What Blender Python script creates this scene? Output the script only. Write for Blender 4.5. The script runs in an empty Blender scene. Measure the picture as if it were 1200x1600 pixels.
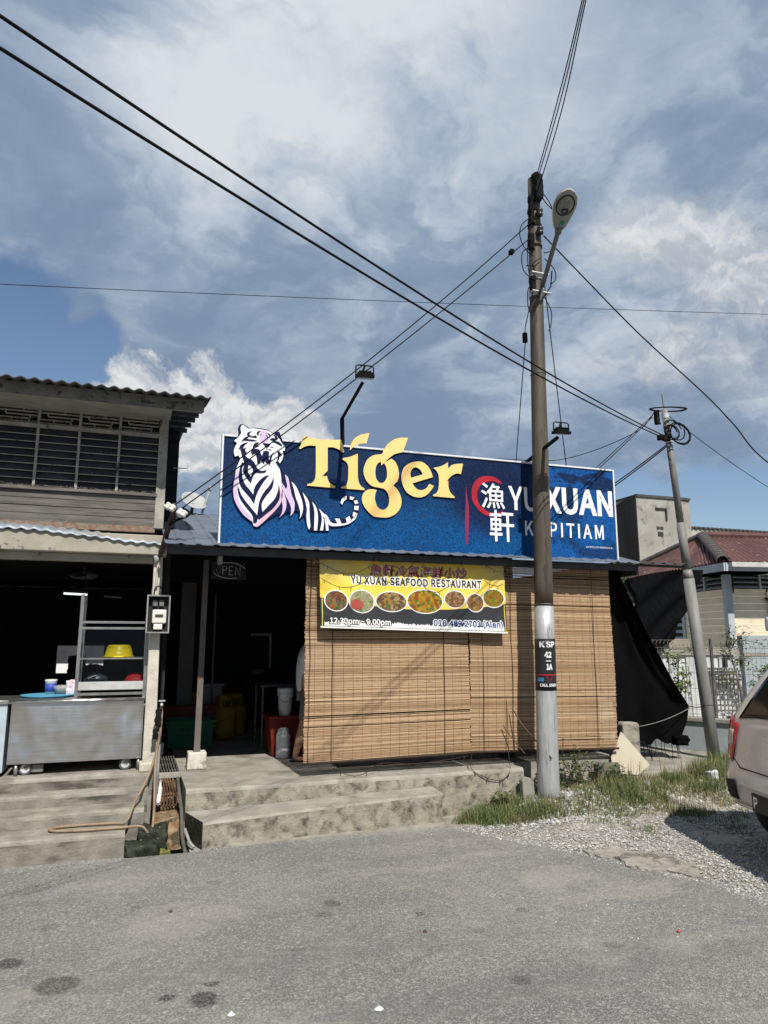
import bpy, bmesh, math, random
from mathutils import Vector, Matrix, noise as mnoise
R = math.radians
random.seed(7)
S = bpy.context.scene
COL = S.collection

# ------------------------------------------------------------------ camera, sky, sun, exposure
cam = bpy.data.objects.new('camera', bpy.data.cameras.new('camera'))
COL.objects.link(cam)
cam.location = (0, 0, 1.6)
cam.rotation_euler = (R(90 + 10.215), 0, R(-19.1))
cam.data.sensor_fit = 'VERTICAL'
cam.data.sensor_height = 36.0
cam.data.lens = 36.0 * 1110 / 1600
cam.data.clip_start = 0.05
cam.data.clip_end = 1500
S.camera = cam

SUN_AZ_X, SUN_AZ_Y, SUN_Z = 0.03, -1.0, 1.15          # towards the sun
sun = bpy.data.objects.new('sun', bpy.data.lights.new('sun', 'SUN'))
COL.objects.link(sun)
sun.data.energy = 4.0
sun.data.angle = R(0.75)
sun.data.color = (1.0, 0.955, 0.88)
sun.rotation_euler = Vector((SUN_AZ_X, SUN_AZ_Y, SUN_Z)).to_track_quat('Z', 'Y').to_euler()

S.view_settings.view_transform = 'Standard'
S.view_settings.look = 'None'
S.view_settings.gamma = 1
S.view_settings.use_curve_mapping = False
S.view_settings.exposure = 0.52

world = bpy.data.worlds.new('World')
S.world = world
world.use_nodes = True
nt = world.node_tree
nt.nodes.clear()


class NG:
    """tiny node-graph helper"""
    def __init__(self, tree):
        self.t = tree

    def n(self, kind, **kw):
        nd = self.t.nodes.new(kind)
        for k, v in kw.items():
            if k == 'i':
                for a, b in v.items():
                    if isinstance(b, bpy.types.NodeSocket):
                        self.t.links.new(b, nd.inputs[a])
                    else:
                        nd.inputs[a].default_value = b
            else:
                setattr(nd, k, v)
        return nd

    def m(self, op, a, b=0.0, c=0.0, clamp=False):
        return self.n('ShaderNodeMath', operation=op, use_clamp=clamp, i={0: a, 1: b, 2: c}).outputs[0]

    def vm(self, op, a, b=(0, 0, 0), out=0):
        return self.n('ShaderNodeVectorMath', operation=op, i={0: a, 1: b}).outputs[out]

    def dot(self, a, b):
        return self.n('ShaderNodeVectorMath', operation='DOT_PRODUCT', i={0: a, 1: b}).outputs['Value']

    def noise(self, vec, scale, detail=4, rough=0.55, dist=0.0, out=0):
        nd = self.n('ShaderNodeTexNoise', i={'Vector': vec, 'Scale': scale, 'Detail': detail, 'Roughness': rough, 'Distortion': dist})
        return nd.outputs[out]

    def ss(self, x, lo, hi, a=0.0, b=1.0):
        nd = self.n('ShaderNodeMapRange', interpolation_type='SMOOTHSTEP', i={0: x, 1: lo, 2: hi, 3: a, 4: b})
        return nd.outputs[0]

    def mixc(self, f, a, b, mode='MIX'):
        nd = self.n('ShaderNodeMix', data_type='RGBA', blend_type=mode)
        nd.clamp_factor = True
        for idx, v in ((0, f), (6, a), (7, b)):
            if isinstance(v, bpy.types.NodeSocket):
                self.t.links.new(v, nd.inputs[idx])
            else:
                if idx != 0 and len(v) == 3:
                    v = (*v, 1)
                nd.inputs[idx].default_value = v
        return nd.outputs[2]


def azel(az, el):
    return (math.sin(R(az)) * math.cos(R(el)), math.cos(R(az)) * math.cos(R(el)), math.sin(R(el)))


g = NG(nt)
tc = g.n('ShaderNodeTexCoord')
d = g.vm('NORMALIZE', tc.outputs['Generated'])
sep = g.n('ShaderNodeSeparateXYZ', i={0: d})
zz = g.m('MAXIMUM', sep.outputs[2], 0.0)
den = g.m('ADD', zz, 0.22)
px_ = g.m('DIVIDE', sep.outputs[0], den)
py_ = g.m('DIVIDE', sep.outputs[1], den)
pv = g.n('ShaderNodeCombineXYZ', i={0: px_, 1: py_, 2: 0.37}).outputs[0]
wob = g.noise(pv, 2.3, 5, 0.6, 0.0, out=1)
pw = g.vm('ADD', pv, g.vm('MULTIPLY', g.vm('SUBTRACT', wob, (0.5, 0.5, 0.5)), (0.30, 0.30, 0.30)))
dwob = g.vm('NORMALIZE', g.vm('ADD', d, g.vm('MULTIPLY', g.vm('SUBTRACT', g.noise(d, 7.0, 6, 0.62, 0.0, out=1), (0.5, 0.5, 0.5)), (0.16, 0.16, 0.11))))


def blob(az, el, size):
    """soft patch of the given angular size (degrees) around a direction"""
    k = 1.0 / (1 - math.cos(R(size)))
    e = g.m('MULTIPLY', g.m('SUBTRACT', g.dot(dwob, azel(az, el)), 1.0), k)
    return g.m('EXPONENT', e)


def wsum(items):
    tot = None
    for (az, el, size, wgt) in items:
        b = g.m('MULTIPLY', blob(az, el, size), wgt)
        tot = b if tot is None else g.m('ADD', tot, b)
    return tot


n_big = g.noise(pw, 1.5, 8, 0.56, 0.15)
n_fine = g.noise(pw, 5.0, 8, 0.62, 0.2)
# cover: 1 = cloud, 0 = blue
cov_bias = wsum([(-11, 21, 6.0, -1.45), (-4.5, 19.5, 3.4, -0.9), (-6.5, 23.6, 1.6, 0.55), (45, 8.0, 4.2, -1.3), (38, 10.2, 3.0, -0.8), (54, 8.0, 5.0, -1.2),
                 (45, 35.4, 2.6, -0.30), (49, 38, 3.0, -0.25), (5, 17, 5, 0.6), (44, 20, 6, 0.3)])
cov = g.m('ADD', g.m('ADD', g.m('MULTIPLY', n_big, 1.0), 0.58), g.m('ADD', cov_bias, g.m('MULTIPLY', n_fine, 0.22)))
cover = g.ss(cov, 0.55, 0.98)
# brightness of the cloud deck
br_bias = wsum([(3, 41, 7, 0.34), (14, 40, 7, 0.28), (20, 46, 8, 0.22), (44.5, 27.5, 5.0, 0.16), (39, 31, 4, 0.10), (41, 20.5, 4.5, 0.10), (33, 21, 3.5, 0.12), (48, 17, 5, 0.16),
                (-5, 29, 6.5, -0.15), (21, 19, 4.5, -0.15), (17, 24, 5.0, -0.06), (22.2, 31, 3.0, 0.12), (20.0, 33, 2.0, 0.06), (29, 29, 3.0, -0.06), (45, 36, 3.5, -0.14), (33, 38, 5, 0.10), (-10, 40, 5, -0.10), (24, 35, 3.5, 0.05), (30, 15, 4, 0.02)])
bb = g.m('ADD', g.m('ADD', g.m('MULTIPLY', g.m('SUBTRACT', n_big, 0.5), 0.75), g.m('MULTIPLY', g.m('SUBTRACT', n_fine, 0.5), 0.62)), g.m('ADD', br_bias, 0.22), clamp=False)
n_mid = g.noise(g.vm('ADD', pw, (3.1, 1.7, 0)), 3.1, 7, 0.58, 0.5)
bb = g.m('ADD', bb, g.m('MULTIPLY', g.m('SUBTRACT', g.ss(n_mid, 0.40, 0.62), 0.5), 0.30))
bright = g.ss(bb, -0.02, 0.78)
ramp = g.n('ShaderNodeValToRGB', i={0: bright})
cr = ramp.color_ramp
cr.elements[0].position = 0.0
cr.elements[0].color = (0.195, 0.270, 0.390, 1)
cr.elements[1].position = 1.0
cr.elements[1].color = (0.660, 0.690, 0.725, 1)
for p_, c_ in ((0.30, (0.268, 0.345, 0.460, 1)), (0.55, (0.375, 0.445, 0.545, 1)), (0.78, (0.500, 0.560, 0.635, 1))):
    e_ = cr.elements.new(p_)
    e_.color = c_
sky = g.n('ShaderNodeTexSky', sky_type='NISHITA', sun_disc=False)
sky.sun_elevation = math.atan2(SUN_Z, math.hypot(SUN_AZ_X, SUN_AZ_Y))
sky.sun_rotation = math.atan2(SUN_AZ_X, SUN_AZ_Y)
sky.air_density = 1.0
sky.dust_density = 0.6
sky.ozone_density = 2.0
bg_sky = g.n('ShaderNodeBackground', i={0: sky.outputs[0], 1: 0.075})
# crisp-edged heaps of white cloud low on the left and on the right
puff = g.noise(dwob, 11.0, 8, 0.62, 0.1)
cum = g.m('ADD', wsum([(2.5, 16.0, 4.2, 1.0), (8.6, 15.6, 3.8, 1.0), (-3.0, 16.6, 3.4, 0.85), (5.4, 18.8, 2.6, 0.45), (13.0, 15.2, 3.0, 0.85)]), g.m('MULTIPLY', g.m('SUBTRACT', puff, 0.5), 1.3))
cum_m = g.ss(cum, 0.40, 0.62)
cum2 = g.m('ADD', wsum([(44.5, 28.5, 4.6, 0.85), (39.5, 29.5, 2.6, 0.55), (50, 25, 4.0, 0.7), (41.5, 21.0, 3.2, 0.72), (36.5, 21.5, 2.0, 0.5), (47.5, 18.5, 3.0, 0.6), (52, 37, 2.0, 0.4)]), g.m('MULTIPLY', g.m('SUBTRACT', puff, 0.5), 0.75))
cum2_m = g.m('MULTIPLY', g.ss(cum2, 0.22, 0.95), 0.85)
puff2 = g.noise(g.vm('ADD', dwob, (0.0, 0.0, 0.012)), 11.0, 8, 0.62, 0.1)
lit = g.ss(g.m('ADD', g.m('SUBTRACT', puff, puff2), g.m('MULTIPLY', g.m('SUBTRACT', g.noise(dwob, 4.0, 4, 0.5), 0.5), 0.22)), -0.10, 0.10)
heap = g.mixc(lit, (0.46, 0.495, 0.545), (0.740, 0.745, 0.750))
cl_col = g.mixc(g.m('MAXIMUM', cum_m, cum2_m), ramp.outputs[0], heap)
bg_cl = g.n('ShaderNodeBackground', i={0: cl_col, 1: 0.74})
mix = g.n('ShaderNodeMixShader', i={0: g.m('MAXIMUM', cover, cum_m), 1: bg_sky.outputs[0], 2: bg_cl.outputs[0]})
wo = g.n('ShaderNodeOutputWorld', i={0: mix.outputs[0]})

# ------------------------------------------------------------------ materials
MATS = {}


def pm(name, c1, c2=None, scale=3.0, rough=0.8, bump=0.0, bscale=40.0, metal=0.0, stretch=(1, 1, 1), spec=0.3,
       stain=None, sscale=1.6, slo=0.52, shi=0.68, island=0.0, rand=0.0, alpha=1.0, detail=6, coat=0.0, stain_stretch=None, trans=0.0):
    """principled material: two-tone noise, optional stain layer, per-island / per-object variation, bump"""
    if name in MATS:
        return MATS[name]
    m = bpy.data.materials.new(name)
    m.use_nodes = True
    t = m.node_tree
    t.nodes.clear()
    q = NG(t)
    co = q.n('ShaderNodeTexCoord').outputs['Object']
    if rand:
        oi = q.n('ShaderNodeObjectInfo')
        co = q.vm('ADD', co, q.vm('MULTIPLY', q.n('ShaderNodeCombineXYZ', i={0: oi.outputs['Random'], 1: oi.outputs['Random'], 2: oi.outputs['Random']}).outputs[0], (17, 29, 41)))
    cs = q.vm('MULTIPLY', co, stretch)
    nf = q.noise(cs, scale, detail, 0.6)
    c2 = c2 or tuple(x * 0.75 for x in c1)
    col = q.mixc(q.ss(nf, 0.3, 0.7), c1, c2)
    if stain:
        ns = q.noise(q.vm('MULTIPLY', co, stain_stretch or (1, 1, 1)), sscale, 8, 0.65, 0.3)
        col = q.mixc(q.ss(ns, slo, shi), col, stain)
    if island:
        gi = q.n('ShaderNodeNewGeometry').outputs['Random Per Island']
        f = q.m('ADD', q.m('MULTIPLY', gi, island), 1 - island * 0.5)
        col = q.mixc(1.0, col, q.n('ShaderNodeCombineColor', i={0: f, 1: f, 2: f}).outputs[0], 'MULTIPLY')
    if rand:
        f = q.m('ADD', q.m('MULTIPLY', oi.outputs['Random'], rand), 1 - rand * 0.5)
        col = q.mixc(1.0, col, q.n('ShaderNodeCombineColor', i={0: f, 1: f, 2: f}).outputs[0], 'MULTIPLY')
    b = q.n('ShaderNodeBsdfPrincipled', i={'Base Color': col, 'Metallic': metal, 'Specular IOR Level': spec, 'Alpha': alpha, 'Coat Weight': coat, 'Transmission Weight': trans})
    rr = q.m('ADD', q.m('MULTIPLY', q.noise(cs, scale * 2.3, 4, 0.6), 0.24), rough - 0.12, clamp=True)
    t.links.new(rr, b.inputs['Roughness'])
    if bump:
        bn = q.n('ShaderNodeBump', i={'Strength': bump, 'Distance': 0.01, 'Height': q.noise(cs, bscale, 5, 0.6)})
        t.links.new(bn.outputs[0], b.inputs['Normal'])
    q.n('ShaderNodeOutputMaterial', i={0: b.outputs[0]})
    MATS[name] = m
    return m


# ------------------------------------------------------------------ mesh helper
class MB:
    def __init__(self):
        self.v = []
        self.f = []
        self.mi = []

    def add(self, vs, fs, mi=0):
        o = len(self.v)
        self.v += [tuple(p) for p in vs]
        self.f += [tuple(i + o for i in f) for f in fs]
        self.mi += [mi] * len(fs)
        return self

    def box(self, x0, x1, y0, y1, z0, z1, mi=0):
        vs = [(x, y, z) for z in (z0, z1) for y in (y0, y1) for x in (x0, x1)]
        return self.add(vs, [(0, 2, 3, 1), (4, 5, 7, 6), (0, 1, 5, 4), (2, 6, 7, 3), (0, 4, 6, 2), (1, 3, 7, 5)], mi)

    def obox(self, c, ax, ay, az, mi=0):
        """box by centre and three half-axis vectors"""
        c, ax, ay, az = Vector(c), Vector(ax), Vector(ay), Vector(az)
        vs = [c + ax * x + ay * y + az * z for z in (-1, 1) for y in (-1, 1) for x in (-1, 1)]
        return self.add(vs, [(0, 2, 3, 1), (4, 5, 7, 6), (0, 1, 5, 4), (2, 6, 7, 3), (0, 4, 6, 2), (1, 3, 7, 5)], mi)

    def bar(self, a, b, w, h, up=(0, 0, 1), mi=0):
        a, b = Vector(a), Vector(b)
        dd = (b - a)
        L = dd.length
        dd.normalize()
        sx = dd.cross(Vector(up))
        if sx.length < 1e-4:
            sx = dd.cross(Vector((1, 0, 0)))
        sx.normalize()
        sy = sx.cross(dd)
        return self.obox((a + b) / 2, dd * (L / 2), sx * (w / 2), sy * (h / 2), mi)

    def prism(self, pts, y0, y1, axis='y', mi=0):
        """extrude a polygon given in the plane across the axis"""
        n = len(pts)
        if axis == 'y':
            vs = [(p[0], y0, p[1]) for p in pts] + [(p[0], y1, p[1]) for p in pts]
        elif axis == 'z':
            vs = [(p[0], p[1], y0) for p in pts] + [(p[0], p[1], y1) for p in pts]
        else:
            vs = [(y0, p[0], p[1]) for p in pts] + [(y1, p[0], p[1]) for p in pts]
        fs = [tuple(range(n)), tuple(range(2 * n - 1, n - 1, -1))] + [(i, i + n, (i + 1) % n + n, (i + 1) % n) for i in range(n)]
        return self.add(vs, fs, mi)

    def tube(self, pts, r, n=8, cap=True, mi=0):
        pts = [Vector(p) for p in pts]
        rs = r if isinstance(r, (list, tuple)) else [r] * len(pts)
        vs = []
        prev = None
        for i, p in enumerate(pts):
            a = pts[max(i - 1, 0)]
            b = pts[min(i + 1, len(pts) - 1)]
            t = (b - a).normalized()
            if prev is None:
                u = t.cross(Vector((0, 0, 1)))
                if u.length < 1e-3:
                    u = t.cross(Vector((1, 0, 0)))
            else:
                u = prev - t * prev.dot(t)
            u.normalize()
            prev = u
            w = t.cross(u)
            vs += [p + (u * math.cos(2 * math.pi * k / n) + w * math.sin(2 * math.pi * k / n)) * rs[i] for k in range(n)]
        fs = []
        for i in range(len(pts) - 1):
            for k in range(n):
                fs.append((i * n + k, i * n + (k + 1) % n, (i + 1) * n + (k + 1) % n, (i + 1) * n + k))
        if cap:
            fs.append(tuple(range(n - 1, -1, -1)))
            fs.append(tuple(range((len(pts) - 1) * n, len(pts) * n)))
        return self.add(vs, fs, mi)

    def lathe(self, prof, c, n=24, mi=0, sx=1.0, sy=1.0):
        """profile of (radius, height) round a vertical axis at c"""
        vs = []
        for r, z in prof:
            vs += [(c[0] + r * sx * math.cos(2 * math.pi * k / n), c[1] + r * sy * math.sin(2 * math.pi * k / n), c[2] + z) for k in range(n)]
        fs = []
        for i in range(len(prof) - 1):
            for k in range(n):
                fs.append((i * n + k, i * n + (k + 1) % n, (i + 1) * n + (k + 1) % n, (i + 1) * n + k))
        fs.append(tuple(range(n - 1, -1, -1)))
        fs.append(tuple(range((len(prof) - 1) * n, len(prof) * n)))
        return self.add(vs, fs, mi)

    def grid(self, fn, nu, nv, mi=0):
        vs = [fn(i / nu, j / nv) for j in range(nv + 1) for i in range(nu + 1)]
        fs = [(j * (nu + 1) + i, j * (nu + 1) + i + 1, (j + 1) * (nu + 1) + i + 1, (j + 1) * (nu + 1) + i) for j in range(nv) for i in range(nu)]
        return self.add(vs, fs, mi)

    def mesh(self, name, mats, smooth=False):
        me = bpy.data.meshes.new(name)
        me.from_pydata([tuple(p) for p in self.v], [], self.f)
        for m in (mats if isinstance(mats, (list, tuple)) else [mats]):
            me.materials.append(m)
        if any(self.mi):
            me.polygons.foreach_set('material_index', self.mi)
        if smooth:
            me.polygons.foreach_set('use_smooth', [True] * len(me.polygons))
        me.update()
        return me

    def done(self, name, mats, parent=None, smooth=False, bevel=0.0, solid=0.0, label=None, kind=None, angle=None):
        o = bpy.data.objects.new(name, self.mesh(name, mats, smooth))
        COL.objects.link(o)
        attach(o, parent)
        if bevel:
            md = o.modifiers.new('bevel', 'BEVEL')
            md.width = bevel
            md.segments = 2
            md.limit_method = 'ANGLE'
        if solid:
            md = o.modifiers.new('solid', 'SOLIDIFY')
            md.thickness = solid
            md.offset = 0
        if label:
            o['label'] = label
        if kind:
            o['kind'] = kind
        return o


def attach(o, parent):
    """child keeps the world place its vertices already have"""
    if parent is not None:
        o.parent = parent
        chain = Matrix.Identity(4)
        p = parent
        while p is not None:
            m = Matrix.LocRotScale(p.location, p.rotation_euler, None)
            chain = (p.matrix_parent_inverse @ m) @ chain
            p = p.parent
        o.matrix_parent_inverse = chain.inverted()


def thing(name, label, cat, loc=(0, 0, 0), group=None):
    o = bpy.data.objects.new(name, None)
    o.empty_display_size = 0.1
    COL.objects.link(o)
    o.location = loc
    return tag(o, label, cat, group)


def tag(o, label, cat, group=None):
    o['label'] = label
    o['category'] = cat
    if group:
        o['group'] = group
    return o


def struct(o, label=None):
    o['kind'] = 'structure'
    if label:
        o['label'] = label
    return o


def dup(root, off, label=None, rz=0.0):
    """copy of a thing with copies of its parts and sub-parts"""
    r = root.copy()
    COL.objects.link(r)
    r.location = Vector(root.location) + Vector(off)
    r.rotation_euler = (0, 0, root.rotation_euler.z + rz)
    if label:
        r['label'] = label
    for ch in list(root.children):
        c = ch.copy()
        COL.objects.link(c)
        c.parent = r
        for gch in list(ch.children):
            d_ = gch.copy()
            COL.objects.link(d_)
            d_.parent = c
    return r


def catmull(P, n=6, corner=48):
    """smooth closed outline that keeps sharp corners"""
    N = len(P)
    out = []
    V = [Vector((p[0], p[1])) for p in P]

    def sharp(i):
        a = V[i] - V[i - 1]
        b = V[(i + 1) % N] - V[i]
        if a.length < 1e-9 or b.length < 1e-9:
            return True
        return a.angle(b) > R(corner)
    sh = [sharp(i) for i in range(N)]
    for i in range(N):
        p1, p2 = V[i], V[(i + 1) % N]
        p0, p3 = V[i - 1], V[(i + 2) % N]
        L = (p2 - p1).length
        t1 = (p2 - p0) if not sh[i] else (p2 - p1)
        t2 = (p3 - p1) if not sh[(i + 1) % N] else (p2 - p1)
        t1 = t1.normalized() * L * (0.9 if not sh[i] else 0.9)
        t2 = t2.normalized() * L * 0.9
        for k in range(n):
            s = k / n
            h = (2 * s**3 - 3 * s**2 + 1) * p1 + (s**3 - 2 * s**2 + s) * t1 + (-2 * s**3 + 3 * s**2) * p2 + (s**3 - s**2) * t2
            out.append((h.x, h.y))
    return out


def curve_mesh(polys, depth, name):
    cu = bpy.data.curves.new(name, 'CURVE')
    cu.dimensions = '2D'
    cu.fill_mode = 'BOTH'
    cu.extrude = depth / 2
    for P in polys:
        sp = cu.splines.new('POLY')
        sp.points.add(len(P) - 1)
        for i, p in enumerate(P):
            sp.points[i].co = (p[0], p[1], 0, 1)
        sp.use_cyclic_u = True
    return to_mesh(cu, name)


def to_mesh(cu, name):
    o = bpy.data.objects.new(name, cu)
    COL.objects.link(o)
    bpy.context.view_layer.update()
    dg = bpy.context.evaluated_depsgraph_get()
    me = bpy.data.meshes.new_from_object(o.evaluated_get(dg))
    bpy.data.objects.remove(o)
    bpy.data.curves.remove(cu)
    me.materials.clear()
    me.name = name
    return me


def cutout(polys, depth, fn, name, mats, parent, label=None, smooth_pts=True, side_mat=None):
    """flat outline of given thickness mapped into space by fn(u, v, w)"""
    P = [catmull(p) if smooth_pts else p for p in polys]
    me = curve_mesh(P, depth, name)
    return place_mesh(me, fn, name, mats, parent, label, side_mat)


def place_mesh(me, fn, name, mat, parent, label=None, side_mat=None):
    if side_mat:
        me.materials.append(mat)
        me.materials.append(side_mat)
        for p in me.polygons:
            p.material_index = 0 if p.normal.z > 0.5 else 1
    else:
        me.materials.append(mat)
    for v in me.vertices:
        v.co = fn(v.co.x, v.co.y, v.co.z)
    me.update()
    o = bpy.data.objects.new(name, me)
    COL.objects.link(o)
    attach(o, parent)
    if label:
        o['label'] = label
    return o


try:
    FONT = bpy.data.fonts.load(bpy.utils.system_resource('DATAFILES') + '/fonts/Noto Sans CJK Regular.woff2')
except Exception:
    FONT = None


def text_mesh(s, depth=0.0, offset=0.0, shear=0.0, spacing=1.0):
    cu = bpy.data.curves.new('text', 'FONT')
    cu.body = s
    cu.size = 1.0
    cu.extrude = depth
    cu.offset = offset
    cu.shear = shear
    cu.space_character = spacing
    cu.resolution_u = 4
    if FONT and all(ord(ch) < 256 for ch in s):
        cu.font = FONT
    return to_mesh(cu, 'lettering')


def text(s, u0, u1, v0, v1, fn, mat, parent, name='lettering', offset=0.0, label=None, w=0.0, shear=0.0, skew=None, spacing=1.0, thick=0.0, ref=None):
    """lettering fitted into a box of the local plane; skew(u, v) may bend it"""
    me = text_mesh(s, 0.0, offset, shear, spacing)
    rm = text_mesh(ref or s, 0.0, 0.0, shear, spacing)
    xs = [v.co.x for v in rm.vertices]
    ys = [v.co.y for v in rm.vertices]
    x0, x1, y0, y1 = min(xs), max(xs), min(ys), max(ys)
    bpy.data.meshes.remove(rm)
    sx = (u1 - u0) / (x1 - x0)
    sy = (v1 - v0) / (y1 - y0)

    def f(x, y, z):
        uu = u0 + (x - x0) * sx
        vv = v0 + (y - y0) * sy
        if skew:
            uu, vv = skew(uu, vv)
        return fn(uu, vv, w)
    o = place_mesh(me, f, name, mat, parent, label)
    if thick:
        md = o.modifiers.new('solid', 'SOLIDIFY')
        md.thickness = thick
        md.offset = 0
    return o


def sag(a, b, drop, n=28):
    a, b = Vector(a), Vector(b)
    return [a.lerp(b, i / n) - Vector((0, 0, drop * 4 * (i / n) * (1 - i / n))) for i in range(n + 1)]


def poly3(P, n=6):
    """smooth open polyline through the given points"""
    V = [Vector(p) for p in P]
    out = []
    for i in range(len(V) - 1):
        p0 = V[max(i - 1, 0)]
        p1, p2 = V[i], V[i + 1]
        p3 = V[min(i + 2, len(V) - 1)]
        for k in range(n):
            s = k / n
            out.append(0.5 * ((2 * p1) + (p2 - p0) * s + (2 * p0 - 5 * p1 + 4 * p2 - p3) * s * s + (3 * p1 - p0 - 3 * p2 + p3) * s**3))
    out.append(V[-1])
    return out


def sst(x, a, b):
    t = max(0.0, min(1.0, (x - a) / (b - a)))
    return t * t * (3 - 2 * t)

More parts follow.
